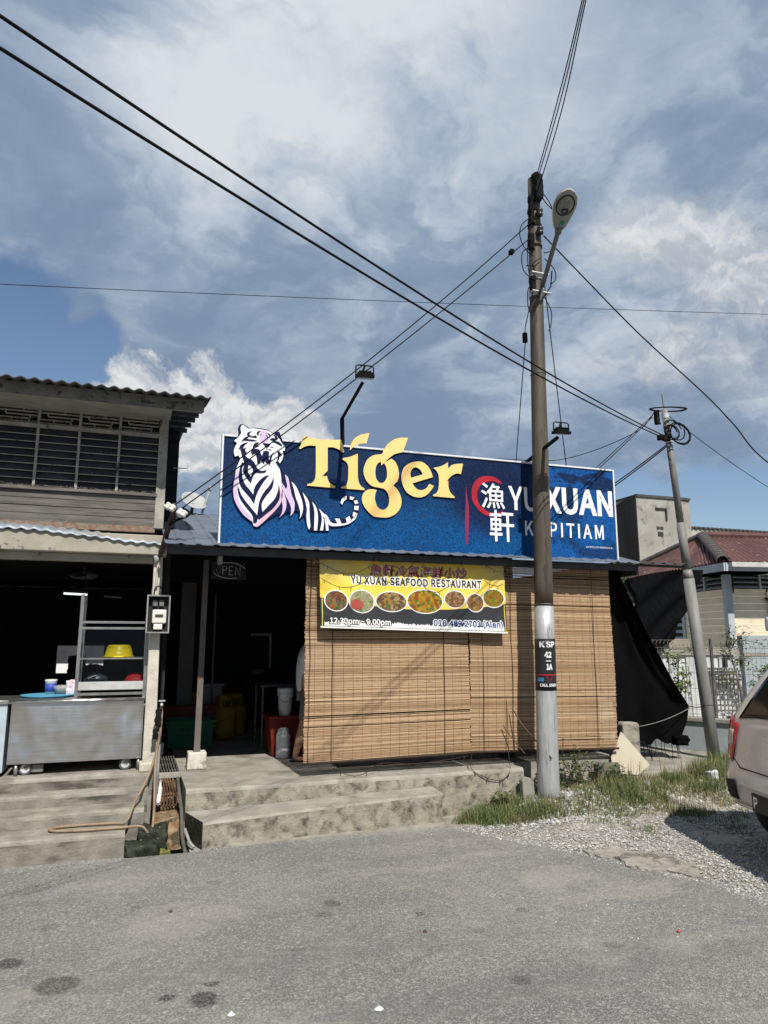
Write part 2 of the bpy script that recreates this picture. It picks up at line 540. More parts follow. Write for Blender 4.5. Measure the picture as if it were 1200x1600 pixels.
ART = {"sil":[[[128,1031],[123,1088],[138,1122],[164,1128],[199,1113],[227,1097],[282,1105],[344,1103],[400,1097],[447,1073],[492,1087],[513,1085],[530,1038],[551,992],[570,958],[569,911],[563,870],[554,826],[532,782],[522,759],[551,712],[555,696],[605,646],[638,616],[688,566],[748,521],[798,479],[840,436],[908,375],[974,321],[1023,258],[1042,238],[1075,285],[1117,288],[1163,290],[1214,322],[1248,362],[1252,417],[1247,467],[1208,485],[1166,474],[1141,426],[1119,433],[1132,488],[1174,514],[1234,512],[1286,482],[1305,437],[1306,378],[1291,327],[1257,279],[1194,234],[1126,211],[1042,201],[1013,201],[1009,160],[856,153],[815,156],[794,201],[767,297],[723,254],[710,334],[669,332],[634,274],[596,327],[603,326],[528,255],[527,300],[425,239],[359,176],[326,157],[298,166],[280,202],[242,225],[184,273],[135,339],[105,406],[93,474],[91,529],[102,585],[105,641],[115,705],[131,748],[145,792],[133,819],[101,806],[87,850],[94,897],[113,937],[83,959],[111,994]]],"white":[[[152,1041],[144,1083],[154,1116],[171,1118],[217,1090],[268,1097],[345,1092],[401,1087],[443,1065],[497,1034],[530,990],[541,970],[566,943],[566,907],[546,904],[554,870],[545,819],[523,781],[503,801],[479,791],[497,757],[519,730],[534,675],[544,590],[552,534],[554,456],[531,391],[492,326],[425,252],[352,179],[325,161],[298,170],[283,207],[249,229],[194,274],[145,339],[112,406],[100,474],[99,530],[107,579],[112,628],[120,698],[137,745],[154,793],[134,825],[104,809],[92,851],[98,893],[119,942],[90,959],[124,995]],[[638,612],[676,577],[710,514],[744,426],[754,361],[743,303],[723,258],[730,311],[713,383],[682,463],[664,535]],[[747,516],[780,478],[810,422],[816,349],[821,259],[827,194],[815,161],[798,201],[788,290],[791,355],[773,436]],[[839,432],[873,393],[894,337],[900,263],[893,159],[864,157],[865,245],[865,327],[856,384]],[[906,370],[948,332],[991,301],[1021,249],[1050,235],[1096,235],[1160,240],[1210,262],[1253,300],[1280,347],[1291,344],[1270,292],[1211,243],[1143,219],[1042,207],[1008,220],[987,260],[949,299],[958,242],[951,161],[922,160],[937,249],[932,314]],[[962,283],[996,236],[1006,163],[980,161],[975,218]],[[1066,282],[1113,283],[1130,238],[1092,234]],[[1172,291],[1210,314],[1226,281],[1236,272],[1185,249]],[[1248,358],[1285,347],[1266,305],[1242,316]],[[1258,417],[1302,420],[1300,378],[1258,379]],[[1252,467],[1284,477],[1299,445],[1265,436]],[[1215,511],[1260,499],[1239,474],[1210,481]],[[1181,508],[1177,479],[1153,456],[1137,422],[1119,437],[1136,485],[1157,503]]],"navy":[[[149,884],[172,890],[194,838],[216,808],[258,791],[286,761],[308,721],[336,695],[367,696],[401,705],[385,681],[344,672],[302,671],[279,641],[258,569],[216,615],[180,682],[191,746],[168,822]],[[170,762],[198,747],[175,717],[173,675],[182,605],[208,551],[254,499],[282,462],[293,530],[332,596],[386,645],[423,657],[380,599],[335,518],[306,440],[295,376],[256,429],[207,482],[168,528],[148,582],[144,644],[153,715]],[[136,539],[143,477],[168,410],[218,344],[282,265],[290,204],[311,194],[330,226],[325,268],[287,314],[223,386],[174,452],[152,506]],[[463,651],[468,584],[451,527],[398,453],[367,395],[364,346],[374,305],[422,363],[482,437],[511,517],[516,581],[528,525],[528,440],[477,353],[410,290],[344,231],[326,254],[330,323],[342,407],[377,486],[426,553],[453,604]],[[208,1046],[225,1059],[257,1067],[232,1052],[229,1030],[250,1018],[291,1031],[300,1008],[264,1007],[219,1015],[205,1032]],[[156,956],[176,989],[206,1012],[226,1008],[200,988],[237,987],[279,984],[304,979],[258,971],[204,971],[176,968]],[[296,1058],[309,1073],[335,1079],[318,1060],[315,1031],[299,1041]],[[387,1064],[412,1059],[428,1035],[413,1010],[416,1038],[402,1054]],[[447,1056],[486,1041],[495,1016],[477,995],[438,995],[420,1006],[445,1020],[467,1017],[469,1035]],[[438,985],[502,989],[539,962],[535,944],[502,963]],[[352,963],[390,962],[430,963],[419,940],[398,922],[400,899],[392,899],[390,921],[377,934]],[[267,930],[286,958],[322,965],[307,947],[287,925],[330,932],[295,916],[263,903]],[[249,872],[261,898],[309,900],[330,887],[341,855],[352,836],[363,882],[392,889],[418,881],[416,836],[421,794],[417,771],[400,762],[381,792],[375,758],[343,793],[327,756],[310,762],[305,812],[290,855],[269,846],[263,829]],[[132,872],[149,919],[184,945],[219,956],[190,927],[172,890],[152,893]],[[187,859],[172,890],[202,904],[193,881],[215,840],[198,842]],[[495,902],[520,888],[539,854],[519,847],[513,816],[491,798],[503,844]],[[416,749],[420,794],[435,849],[464,885],[446,832],[432,766]],[[329,1026],[336,1044],[343,1049],[339,1034]],[[382,1038],[391,1041],[403,1018],[394,1021]],[[419,933],[461,932],[447,926]],[[406,907],[448,904],[423,900]]],"neck":[[[229,735],[253,723],[271,689],[253,628],[227,679]]],"lilac":[[[112,628],[99,530],[101,474],[113,406],[146,340],[195,274],[249,229],[285,207],[272,251],[213,309],[167,375],[140,456],[132,532],[142,609],[139,672],[121,692]],[[573,678],[602,651],[617,602],[629,539],[645,476],[671,414],[671,358],[662,315],[635,282],[641,342],[629,390],[596,452],[560,513],[548,562],[561,577],[587,536],[597,565],[585,621]],[[550,519],[572,486],[591,430],[593,367],[575,310],[528,258],[551,301],[560,358],[553,407],[545,463]],[[335,1077],[387,1082],[401,1058],[413,1016],[404,979],[359,969],[327,979],[320,1021]]],"pink":[[[299,170],[325,162],[352,181],[425,254],[491,327],[537,392],[554,456],[552,541],[557,598],[542,561],[530,490],[520,422],[467,338],[400,279],[334,216]]],"T":[[[745,1072],[811,1059],[895,1050],[997,1054],[1121,1068],[1130,1036],[1151,950],[1137,935],[1101,964],[1040,983],[985,978],[988,759],[984,742],[959,715],[936,681],[981,696],[989,667],[1011,627],[1064,601],[1064,580],[788,585],[793,601],[827,609],[856,636],[869,675],[871,750],[867,982],[804,980],[754,963],[717,937],[702,941],[724,985]]],"i":[[[1291,941],[1293,707],[1306,648],[1328,616],[1362,597],[1359,580],[1122,583],[1126,595],[1160,608],[1186,644],[1194,699],[1193,810],[1175,847],[1129,873],[1136,882],[1205,901]],[[1409,1162],[1379,1054],[1317,1044],[1256,1017],[1209,967],[1217,1026],[1255,1091],[1317,1136]]],"g":[[[1821,1153],[1761,997],[1679,972],[1615,923],[1566,872],[1642,921],[1683,889],[1710,834],[1721,765],[1709,704],[1660,648],[1705,608],[1736,550],[1747,482],[1726,412],[1677,358],[1606,325],[1535,320],[1456,328],[1395,375],[1347,439],[1335,498],[1351,549],[1394,586],[1451,595],[1488,589],[1473,549],[1469,498],[1491,431],[1526,400],[1570,401],[1606,438],[1616,499],[1606,558],[1570,603],[1508,616],[1438,628],[1385,671],[1354,737],[1354,806],[1393,895],[1454,939],[1508,953],[1545,959],[1557,996],[1597,1061],[1670,1121],[1743,1147]],[[1530,882],[1535,842],[1564,870],[1584,833],[1595,773],[1588,712],[1553,668],[1517,664],[1486,696],[1473,755],[1477,816],[1499,861]]],"e":[[[2087,765],[2073,810],[2037,870],[1972,913],[1898,911],[1824,883],[1769,830],[1746,750],[1759,664],[1804,589],[1877,551],[1959,549],[2024,582],[2071,634],[2098,675],[2046,693],[2020,652],[1978,625],[1923,625],[1877,664],[1868,687]],[[1849,740],[1844,792],[1870,840],[1911,852],[1953,827],[1977,785]]],"r":[[[2257,934],[2258,870],[2302,909],[2370,928],[2428,933],[2401,822],[2348,823],[2290,791],[2232,727],[2257,744],[2260,673],[2278,621],[2329,572],[2319,565],[2084,569],[2089,582],[2127,607],[2148,657],[2153,772],[2130,833],[2093,861],[2188,891]]],"red":[[[2889,753],[2838,801],[2777,825],[2699,827],[2621,805],[2559,749],[2528,676],[2526,605],[2537,543],[2574,491],[2636,432],[2721,402],[2808,407],[2869,438],[2901,479],[2870,462],[2800,442],[2722,445],[2663,473],[2613,517],[2589,578],[2591,641],[2618,706],[2662,744],[2732,769],[2793,774],[2845,762]],[[2464,718],[2475,586],[2489,485],[2488,338],[2477,215],[2466,99],[2448,95],[2445,213],[2444,336],[2453,491]]],"print":[[[3519,944],[3736,940],[3979,887],[4238,877],[4236,602],[4009,695],[3804,702],[3592,492],[3539,699]],[[3510,767],[3672,496],[4017,164],[4088,0],[3765,2],[3568,35],[3458,17],[3420,206]]]}

# ------------------------------------------------------------------ ground, road, gravel
def gh(x, y):
    h = 0.16 * sst(x, 2.75, 4.0) * sst(y, 5.35, 6.25) + 0.05 * sst(x, 4.0, 5.5) * sst(y, 6.3, 8.0)
    if x > 2.9 and y > 4.3 and x < 12 and y < 12:
        h += 0.02 * (mnoise.noise(Vector((x * 1.7, y * 1.7, 3.1))) + 0.3) * sst(y, 5.0, 5.8) * sst(x, 2.9, 3.5)
    return h


m_asph = bpy.data.materials.new('worn asphalt')
m_asph.use_nodes = True
_t = m_asph.node_tree
_t.nodes.clear()
q = NG(_t)
co = q.n('ShaderNodeTexCoord').outputs['Object']
big = q.noise(co, 0.55, 6, 0.6, 0.4)
mid = q.noise(co, 3.2, 7, 0.65)
fin = q.noise(co, 130.0, 4, 0.7)
vor = q.n('ShaderNodeTexVoronoi', feature='F1', i={'Vector': co, 'Scale': 150.0, 'Randomness': 1.0})
vcol = q.n('ShaderNodeSeparateColor', i={0: vor.outputs['Color']}).outputs[0]
vor2 = q.n('ShaderNodeTexVoronoi', feature='F1', i={'Vector': q.vm('ADD', co, q.vm('MULTIPLY', q.noise(co, 8.0, 3, out=1), (.02, .02, .02))), 'Scale': 75.0, 'Randomness': 1.0})
vcol2 = q.n('ShaderNodeSeparateColor', i={0: vor2.outputs['Color']}).outputs[0]
base = q.mixc(q.ss(big, 0.32, 0.68), (0.158, 0.155, 0.144), (0.240, 0.231, 0.208))
base = q.mixc(q.m('MULTIPLY', q.ss(mid, 0.40, 0.75), 0.5), base, (0.150, 0.149, 0.146))
base = q.mixc(q.m('MULTIPLY', q.ss(vcol, 0.55, 0.95), 0.36), base, (0.46, 0.45, 0.43))
base = q.mixc(q.m('MULTIPLY', q.ss(vcol, 0.45, 0.10), 0.46), base, (0.070, 0.070, 0.072))
base = q.mixc(q.m('MULTIPLY', q.ss(vcol2, 0.86, 0.97), 0.38), base, (0.46, 0.44, 0.41))
base = q.mixc(q.m('MULTIPLY', q.ss(fin, 0.52, 0.72), 0.36), base, (0.09, 0.09, 0.09))
# wheel tracks polished a little darker along the road
trk = q.noise(q.vm('MULTIPLY', co, (.18, 2.4, 1)), 1.0, 3, .5)
base = q.mixc(q.m('MULTIPLY', q.ss(trk, .52, .66), .28), base, (0.125, 0.124, 0.122))
# dust washed towards the shop fronts and the gravel edge
dust = q.noise(q.vm('MULTIPLY', co, (1, 1.6, 1)), 1.1, 7, 0.62, 0.6)
base = q.mixc(q.m('MULTIPLY', q.ss(dust, 0.5, 0.66), 0.35), base, (0.36, 0.335, 0.29))
# oil and gum spots, each with its own place
spot = None
wv = q.vm('ADD', co, q.vm('MULTIPLY', q.vm('SUBTRACT', q.noise(co, 14.0, 4, 0.6, out=1), (.5, .5, .5)), (.09, .09, 0)))
for (sx_, sy_, sr_, sw_) in ((-0.495, 4.304, .065, .9), (-0.245, 3.977, .100, .75), (0.391, 3.617, .070, .95), (0.227, 3.685, .034, .95), (1.252, 4.581, .055, .6), (1.15, 4.42, .05, .45), (1.834, 3.317, .055, .5), (0.447, 3.751, .030, .8),
                             (0.9, 4.0, .03, .4), (-0.35, 4.75, .05, .3), (2.3, 4.1, .04, .4), (1.7, 4.25, .028, .6), (-0.75, 5.2, .06, .3), (2.5, 3.5, .05, .35), (1.9, 3.9, .04, .3), (0.1, 4.9, .04, .4), (0.6, 5.2, .05, .3), (-0.55, 3.95, .05, .4)):
    dd_ = q.n('ShaderNodeVectorMath', operation='DISTANCE', i={0: wv, 1: (sx_, sy_, 0.004)}).outputs['Value']
    s_ = q.m('MULTIPLY', q.ss(dd_, sr_ * 1.15, sr_ * 0.75), sw_)
    spot = s_ if spot is None else q.m('MAXIMUM', spot, s_)
spf = q.m('MULTIPLY', spot, q.m('ADD', 0.72, q.m('MULTIPLY', q.m('SUBTRACT', vcol, .5), -0.55)))
base = q.mixc(spf, base, (0.022, 0.022, 0.023))
crk = q.n('ShaderNodeTexVoronoi', feature='DISTANCE_TO_EDGE', i={'Vector': q.vm('ADD', co, q.vm('MULTIPLY', q.noise(co, 2.6, 6, 0.7, out=1), (.55, .55, 0))), 'Scale': 0.62}).outputs['Distance']
crm = q.m('MULTIPLY', q.ss(crk, 0.0075, 0.002), q.ss(q.noise(co, 0.9, 3, .5), .50, .60))
base = q.mixc(q.m('MULTIPLY', crm, 0.22), base, (0.045, 0.044, 0.042))
rnd = q.ss(q.noise(co, 5.0, 5, 0.7), 0.70, 0.74)
base = q.mixc(q.m('MULTIPLY', rnd, 0.45), base, (0.08, 0.08, 0.08))
base = q.mixc(q.m('MULTIPLY', q.ss(q.noise(q.vm('MULTIPLY', co, (1, 1, 1)), 9.0, 6, .7), .56, .66), .28), base, (0.095, .094, .092))
hgt = q.m('ADD', q.m('MULTIPLY', vor.outputs['Distance'], 1.0), q.m('MULTIPLY', fin, 0.7))
bp = q.n('ShaderNodeBump', i={'Strength': 0.7, 'Distance': 0.005, 'Height': hgt})
bs = q.n('ShaderNodeBsdfPrincipled', i={'Base Color': base, 'Roughness': 0.92, 'Specular IOR Level': 0.2, 'Normal': bp.outputs[0]})
q.n('ShaderNodeOutputMaterial', i={0: bs.outputs[0]})

m_soil = pm('gravelly soil', (0.36, 0.345, 0.31), (0.24, 0.22, 0.185), 9, 0.95, 0.8, 60, stain=(0.17, 0.15, 0.11), sscale=2.2, slo=.5, shi=.66)
m_conc = pm('weathered concrete', (0.345, 0.315, 0.25), (0.235, 0.213, 0.172), 5, 0.9, 0.6, 60, stain=(0.075, 0.068, 0.054), sscale=7.5, slo=.47, shi=.74, stain_stretch=(.8, 1, 1.5), stretch=(1, 1, 1), detail=9)
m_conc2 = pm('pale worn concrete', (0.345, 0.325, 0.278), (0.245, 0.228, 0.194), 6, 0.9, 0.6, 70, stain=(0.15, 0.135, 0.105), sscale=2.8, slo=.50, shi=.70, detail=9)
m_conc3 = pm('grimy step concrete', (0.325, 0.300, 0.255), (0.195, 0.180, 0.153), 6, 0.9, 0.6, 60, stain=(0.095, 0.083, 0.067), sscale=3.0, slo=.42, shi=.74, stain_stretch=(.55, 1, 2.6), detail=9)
m_moss = pm('mossy wet concrete', (0.012, 0.014, 0.010), (0.034, 0.042, 0.022), 22, 0.6, 1.0, 50, stain=(0.20, 0.19, 0.15), sscale=26, slo=.63, shi=.68)
m_rusty = pm('rust stained channel bed', (0.15, 0.075, 0.028), (0.27, 0.21, 0.14), 16, 0.75, 0.8, 40, stain=(0.045, 0.035, 0.02), sscale=9, slo=.48, shi=.62)

xs = [-140, -60, -30, -14, -8, -5, -3, -2, -1, -.4, .02, .3, .50, 1, 1.6, 2.2] + [2.5 + .15 * i for i in range(0, 56)] + [11.5, 13, 16, 20, 30, 45, 70, 140]
ys = [-120, -60, -25, -10, -4, 0, 2, 3, 3.6] + [4 + .15 * i for i in range(0, 13)] + [5.97] + [6.1 + .15 * i for i in range(0, 18)] + [9.2, 10, 11, 12.5, 15, 20, 30, 45, 80, 160]
gm = MB()
gm.v = [(x, y, gh(x, y) - 0.008) for y in ys for x in xs]
nx = len(xs)
for j in range(len(ys) - 1):
    for i in range(nx - 1):
        cx, cy = (xs[i] + xs[i + 1]) / 2, (ys[j] + ys[j + 1]) / 2
        if 0.02 < cx < 0.50 and 5.97 < cy < 8.3:
            continue
        gm.f.append((j * nx + i, j * nx + i + 1, (j + 1) * nx + i + 1, (j + 1) * nx + i))
gm.mi = [0] * len(gm.f)
struct(gm.done('ground', m_soil, smooth=True))


def ragged(P, amp, step=0.06):
    out = []
    for i in range(len(P)):
        a, b = Vector((*P[i], 0)), Vector((*P[(i + 1) % len(P)], 0))
        L = (b - a).length
        if max(abs(a.x), abs(b.x), abs(a.y), abs(b.y)) > 12:
            out.append((a.x, a.y))
            continue
        k = max(1, int(L / step))
        for s in range(k):
            p = a.lerp(b, s / k)
            nn = mnoise.noise(p * 5) * amp + mnoise.noise(p * 19) * amp * .5
            out.append((p.x + nn, p.y + nn * .8))
    return out


edge = ragged([(8, 1.9), (5.2, 2.7), (4.3, 3.15), (3.8, 3.65), (3.85, 4.05), (3.62, 4.45), (3.45, 4.75), (3.3, 5.05), (3.1, 5.5), (2.78, 5.98)], .06)[:-1]
# keep the open end of the ragged list on the true border only
cut = next(i for i, p in enumerate(edge) if i > 5 and p[1] > 5.93)
edge = edge[:cut]
rp = [(-140, -60), (140, -60), (140, 1.0), (11.9, 1.2)] + edge + [(2.74, 6.02), (2.72, 6.25), (2.6, 6.38), (0.64, 6.38), (0.60, 6.02), (0.555, 5.965), (0.03, 5.965), (0.0, 6.1), (-140, 6.1)]
rb = MB().add([(x, y, 0.004) for x, y in rp], [tuple(range(len(rp)))])
struct(rb.done('road', m_asph))

# pale concrete strip lying on the road before the right-hand step, and a broken concrete patch by the gravel
ap = ragged([(.80, 6.00), (1.25, 6.04), (1.9, 6.03), (2.6, 5.98), (2.95, 5.92), (2.76, 6.30), (0.95, 6.30), (.84, 6.12)], .03)
am = MB().add([(x, y, 0.016) for x, y in ap] + [(x, y, -.01) for x, y in ap], [tuple(range(len(ap)))] + [(i, i + len(ap), (i + 1) % len(ap) + len(ap), (i + 1) % len(ap)) for i in range(len(ap))])
struct(am.done('concrete_apron', m_conc2))
pp = ragged([(3.34, 5.0), (3.62, 4.97), (3.86, 4.72), (3.93, 4.45), (3.80, 4.25), (3.55, 4.42), (3.42, 4.70)], .13, .03)
pmz = MB().add([(x, y, 0.014) for x, y in pp] + [(x, y, -.02) for x, y in pp], [tuple(range(len(pp)))] + [(i, i + len(pp), (i + 1) % len(pp) + len(pp), (i + 1) % len(pp)) for i in range(len(pp))])
struct(pmz.done('concrete_patch', pm('crumbling patch', (.36, .34, .29), (.22, .21, .185), 9, .95, 1.0, 45, stain=(.13, .12, .10), sscale=7, slo=.5, shi=.62)))
# slab beside the restaurant, under the black sheet
sl = [(4.95, 6.72), (5.35, 6.62), (5.9, 6.52), (6.55, 6.62), (6.95, 7.15), (6.95, 9.6), (4.95, 9.6)]
struct(MB().prism(sl, -.05, 0.205, 'z').done('side_slab', m_conc2, bevel=.01))

# ------------------------------------------------------------------ left-hand steps, drain, right-hand plinth
m_riserl = pm('grimy step face with painted shade', (0.265, 0.245, 0.210), (0.165, 0.152, 0.130), 7, 0.9, 0.6, 60, stain=(0.060, 0.052, 0.042), sscale=4, slo=.45, shi=.72, stain_stretch=(.6, 1, 2.2), detail=9)  # browner than the treads: the risers' shade is put into the colour
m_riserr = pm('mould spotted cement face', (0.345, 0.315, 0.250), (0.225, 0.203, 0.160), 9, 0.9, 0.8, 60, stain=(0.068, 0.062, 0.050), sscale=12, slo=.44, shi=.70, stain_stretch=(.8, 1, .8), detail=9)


def rough_box(x0, x1, y0, y1, z0, z1, seed, amp=.012, nx=40):
    """concrete step: worn, slightly wavy front arris"""
    mb = MB()
    prof = [(y0, z0), (y0, z1 - .03), (y0 + .006, z1 - .012), (y0 + .022, z1), (y1, z1), (y1, z0)]
    vs = []
    for i in range(nx + 1):
        x = x0 + (x1 - x0) * i / nx
        for k, (y, z) in enumerate(prof):
            wv_ = mnoise.noise(Vector((x * 2.1, seed * 3.3 + k * .15, z * 2))) * amp + mnoise.noise(Vector((x * 9, seed, k * .4))) * amp * .45
            if k in (1, 2, 3):
                vs.append((x, y + wv_, z + wv_ * .5 * (k > 1)))
            else:
                vs.append((x, y, z))
    n = len(prof)
    fs = []
    for i in range(nx):
        for k in range(n - 1):
            fs.append((i * n + k, (i + 1) * n + k, (i + 1) * n + k + 1, i * n + k + 1))
    fs.append(tuple(range(n - 1, -1, -1)))
    fs.append(tuple(range(nx * n, (nx + 1) * n)))
    mb.add(vs, fs)
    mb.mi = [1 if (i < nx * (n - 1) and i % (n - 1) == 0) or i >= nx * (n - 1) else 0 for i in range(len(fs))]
    return mb


steps = bpy.data.objects.new('entrance_steps', None)
COL.objects.link(steps)
steps.location = (-1, 6.3, 0)
struct(steps)
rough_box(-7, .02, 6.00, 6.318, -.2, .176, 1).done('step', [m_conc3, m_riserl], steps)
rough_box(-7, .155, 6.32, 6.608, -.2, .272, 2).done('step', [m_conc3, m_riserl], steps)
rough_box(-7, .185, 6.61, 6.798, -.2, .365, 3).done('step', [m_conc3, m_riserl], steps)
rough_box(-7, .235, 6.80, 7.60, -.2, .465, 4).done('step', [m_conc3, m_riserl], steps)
struct(MB().box(-7, .235, 7.602, 15, -.2, .464).done('shop_floor', m_conc))

drain = bpy.data.objects.new('drain_channel', None)
COL.objects.link(drain)
drain.location = (.3, 6.5, 0)
struct(drain)


def bed(u, v):
    x = .238 + (.478 - .238) * u
    y = 6.16 + 2.1 * v
    z = -.02 + .17 * sst(y, 6.15, 6.5) + .02 * sst(y, 6.6, 7.4)
    return (x, y, z + .018 * mnoise.noise(Vector((x * 14, y * 14, 0))))


MB().box(-.05, .62, 5.9, 8.4, -.6, -.2).done('under_slab', m_moss, drain)
MB().box(.235, .60, 6.19, 6.27, -.22, -.035).done('bed_end', m_moss, drain)
MB().box(.478, .60, 6.03, 6.40, -.22, -.02).done('pit_side', m_moss, drain)
MB().grid(bed, 14, 60).done('channel_bed', m_rusty, drain, smooth=True)
MB().grid(lambda u, v: (.02 + .50 * u, 5.96 + .3 * v, -.16 + .02 * mnoise.noise(Vector((u * 9, v * 7, 0)))), 12, 8).done('pit_bottom', m_moss, drain)


def lump(x0, x1, y0, y1, z0, z1, seed, k=.022):
    bm = bmesh.new()
    bmesh.ops.create_cube(bm, size=1)
    bmesh.ops.subdivide_edges(bm, edges=bm.edges[:], cuts=9, use_grid_fill=True)
    mb = MB()
    idx = {v: i for i, v in enumerate(bm.verts)}
    vs = []
    for v in bm.verts:
        p = Vector((x0 + (v.co.x + .5) * (x1 - x0), y0 + (v.co.y + .5) * (y1 - y0), z0 + (v.co.z + .5) * (z1 - z0)))
        nn = mnoise.noise(p * 9 + Vector((seed, 0, 0))) + .8 * mnoise.noise(p * 27 + Vector((seed, 0, 0)))
        vs.append(p + v.co.normalized() * k * nn)
    fs = [tuple(idx[v] for v in f.verts) for f in bm.faces]
    bm.free()
    return mb.add(vs, fs)


lump(.03, .255, 5.985, 6.17, -.2, .075, 3, .035).done('moss_block', m_moss, drain, smooth=True)
lump(.12, .33, 6.10, 6.34, -.1, .155, 8, .03).done('moss_block', m_moss, drain, smooth=True)
MB().box(.03, .235, 5.975, 5.99, -.2, .0).done('kerb_edge', m_moss, drain, bevel=.004)
lump(.285, .35, 6.02, 6.22, -.16, .02, 12, .03).done('moss_trail', pm('yellow green slime', (.23, .21, .05), (.06, .065, .03), 20, .6, .8, 60), drain, smooth=True)
m_dsteel = pm('grimy galvanised steel', (.24, .23, .22), (.10, .095, .09), 9, .6, .2, 60, metal=.6)
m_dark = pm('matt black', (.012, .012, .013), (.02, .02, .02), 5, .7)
t = thing('drain_grate', 'long steel bar grate over the gutter between the two shops', 'drain grate', (.36, 7.1, .4))
gb = MB()
for i in range(9):
    x = .262 + .0245 * i
    gb.box(x - .006, x + .006, 7.10, 8.25, .385, .405)
gb.done('bars', m_dsteel, t, kind='stuff')
MB().box(.245, .475, 7.065, 7.095, .36, .41).done('front_bar', pm('pale cement edge', (.36, .34, .29), (.25, .23, .2), 8, .9), t, bevel=.004)
for y in (7.38, 7.72, 8.05):
    MB().box(.25, .472, y - .008, y + .008, .372, .384).done('cross_bar', m_dsteel, t)
t = thing('drain_grate', 'short rusty bar grate lower in the gutter, beneath the white pipe', 'drain grate', (.36, 6.85, .25))
gb = MB()
for i in range(7):
    x = .275 + .026 * i
    gb.tube([(x, 6.72, .20), (x, 7.05, .345)], .006, 6)
gb.done('bars', pm('rusted iron', (.13, .055, .03), (.07, .04, .03), 12, .85, .3, 60), t, kind='stuff')
MB().tube([(.262, 6.73, .195), (.45, 6.73, .195)], .008, 6).done('cross_bar', MATS['rusted iron'], t)
t = thing('drain_pipe', 'white plastic pipe stub draining into the stained gutter', 'pipe', (.29, 6.8, .25))
m_pvc = pm('white plastic', (.72, .71, .68), (.62, .61, .57), 6, .45)
MB().tube([(.300, 7.05, .345), (.292, 6.86, .30)], .013, 12).done('inner_pipe', m_pvc, t, smooth=True)
mbp = MB().tube([(.294, 6.90, .31), (.275, 6.66, .235)], .020, 14, cap=False)
mbp.tube([(.276, 6.68, .241), (.275, 6.661, .2355)], .015, 14)
mbp.done('outer_pipe', m_pvc, t, smooth=True)

# right-hand plinth and its low step
pl = bpy.data.objects.new('restaurant_plinth', None)
COL.objects.link(pl)
pl.location = (2.5, 6.6, 0)
struct(pl)
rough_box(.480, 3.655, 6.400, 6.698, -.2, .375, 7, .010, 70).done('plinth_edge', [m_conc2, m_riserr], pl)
MB().box(.480, 5.04, 6.70, 10.9, -.2, .374).done('floor_slab', m_conc2, pl)
st = MB()
top = [(.592, 6.035), (2.675, 6.135), (2.675, 6.397), (.482, 6.397)]
zt = [.196, .262, .268, .205]
n_ = 40
vs = []
for i in range(n_ + 1):
    f = i / n_
    for a, b, za, zb in ((top[0], top[1], None, None), (top[0], top[1], zt[0] - .02, zt[1] - .02), (top[0], top[1], zt[0], zt[1]), (top[3], top[2], zt[3], zt[2])):
        k = (0 if za is None else 1)
        x = a[0] + (b[0] - a[0]) * f
        y = a[1] + (b[1] - a[1]) * f
        z = -.2 if za is None else za + (zb - za) * f
        off = .012 * mnoise.noise(Vector((x * 3, z * 4, 1))) + .005 * mnoise.noise(Vector((x * 12, z * 12, 5)))
        if a is top[0]:
            y += off + (.010 if z == zt[0] + (zt[1] - zt[0]) * f else 0)
        vs.append((x, y, z + (.004 * mnoise.noise(Vector((x * 4, y * 4, 0))) if k else 0)))
fs = [(i * 4 + k, (i + 1) * 4 + k, (i + 1) * 4 + k + 1, i * 4 + k + 1) for i in range(n_) for k in range(3)]
st.add(vs, fs)
MB().add([vs[0], vs[1], vs[2], vs[3], (vs[3][0], vs[3][1], -.2)], [(0, 4, 3, 2, 1)]).done('step_end', m_moss, pl)
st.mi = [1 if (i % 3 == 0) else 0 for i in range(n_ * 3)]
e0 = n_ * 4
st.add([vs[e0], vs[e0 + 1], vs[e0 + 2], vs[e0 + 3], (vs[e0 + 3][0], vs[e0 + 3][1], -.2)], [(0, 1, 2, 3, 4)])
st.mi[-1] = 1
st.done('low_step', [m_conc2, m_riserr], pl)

# ------------------------------------------------------------------ left shop house
house = thing('shop_house', 'old two storey shop with louvred upper windows and grey timber', 'building', (-1, 7, 0))
m_grime = pm('grimy cream paint', (.37, .345, .285), (.29, .27, .22), 5, .85, .25, 60, stain=(.075, .07, .06), sscale=7, slo=.6, shi=.68)
m_wood = pm('grey weathered timber', (.165, .155, .140), (.085, .079, .071), 6, .92, .5, 70, stretch=(.5, 1, 5), stain=(.42, .40, .36), sscale=9, slo=.68, shi=.74, rand=.25)
m_postw = pm('peeling grey post paint', (.37, .355, .31), (.25, .24, .21), 8, .9, .4, 60, stain=(.07, .068, .06), sscale=12, slo=.58, shi=.66, stain_stretch=(1, 1, .35))
m_postl = pm('peeling whitewash', (.56, .52, .45), (.42, .385, .32), 7, .9, .5, 60, stain=(.10, .095, .085), sscale=11, slo=.60, shi=.68, stain_stretch=(1, 1, .5))
m_zinc = pm('weathered zinc sheet', (.30, .34, .39), (.19, .215, .25), 5, .5, .15, 40, metal=.25, stain=(.16, .11, .08), sscale=4, slo=.66, shi=.75)
m_zincd = pm('old dark roofing', (.075, .075, .075), (.045, .045, .047), 6, .8, .3, 40)
m_inn = pm('interior wall with painted shade', (.026, .026, .027), (.015, .015, .016), 3, .95)  # near black: the deep shade indoors is put into the wall colour
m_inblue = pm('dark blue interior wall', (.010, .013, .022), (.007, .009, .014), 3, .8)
m_white = pm('old white paint', (.62, .62, .60), (.52, .52, .5), 6, .6)
m_fascia = pm('stained fascia board', (.17, .16, .135), (.10, .095, .085), 7, .9, .4, 60, stain=(.045, .042, .035), sscale=9, slo=.55, shi=.62)
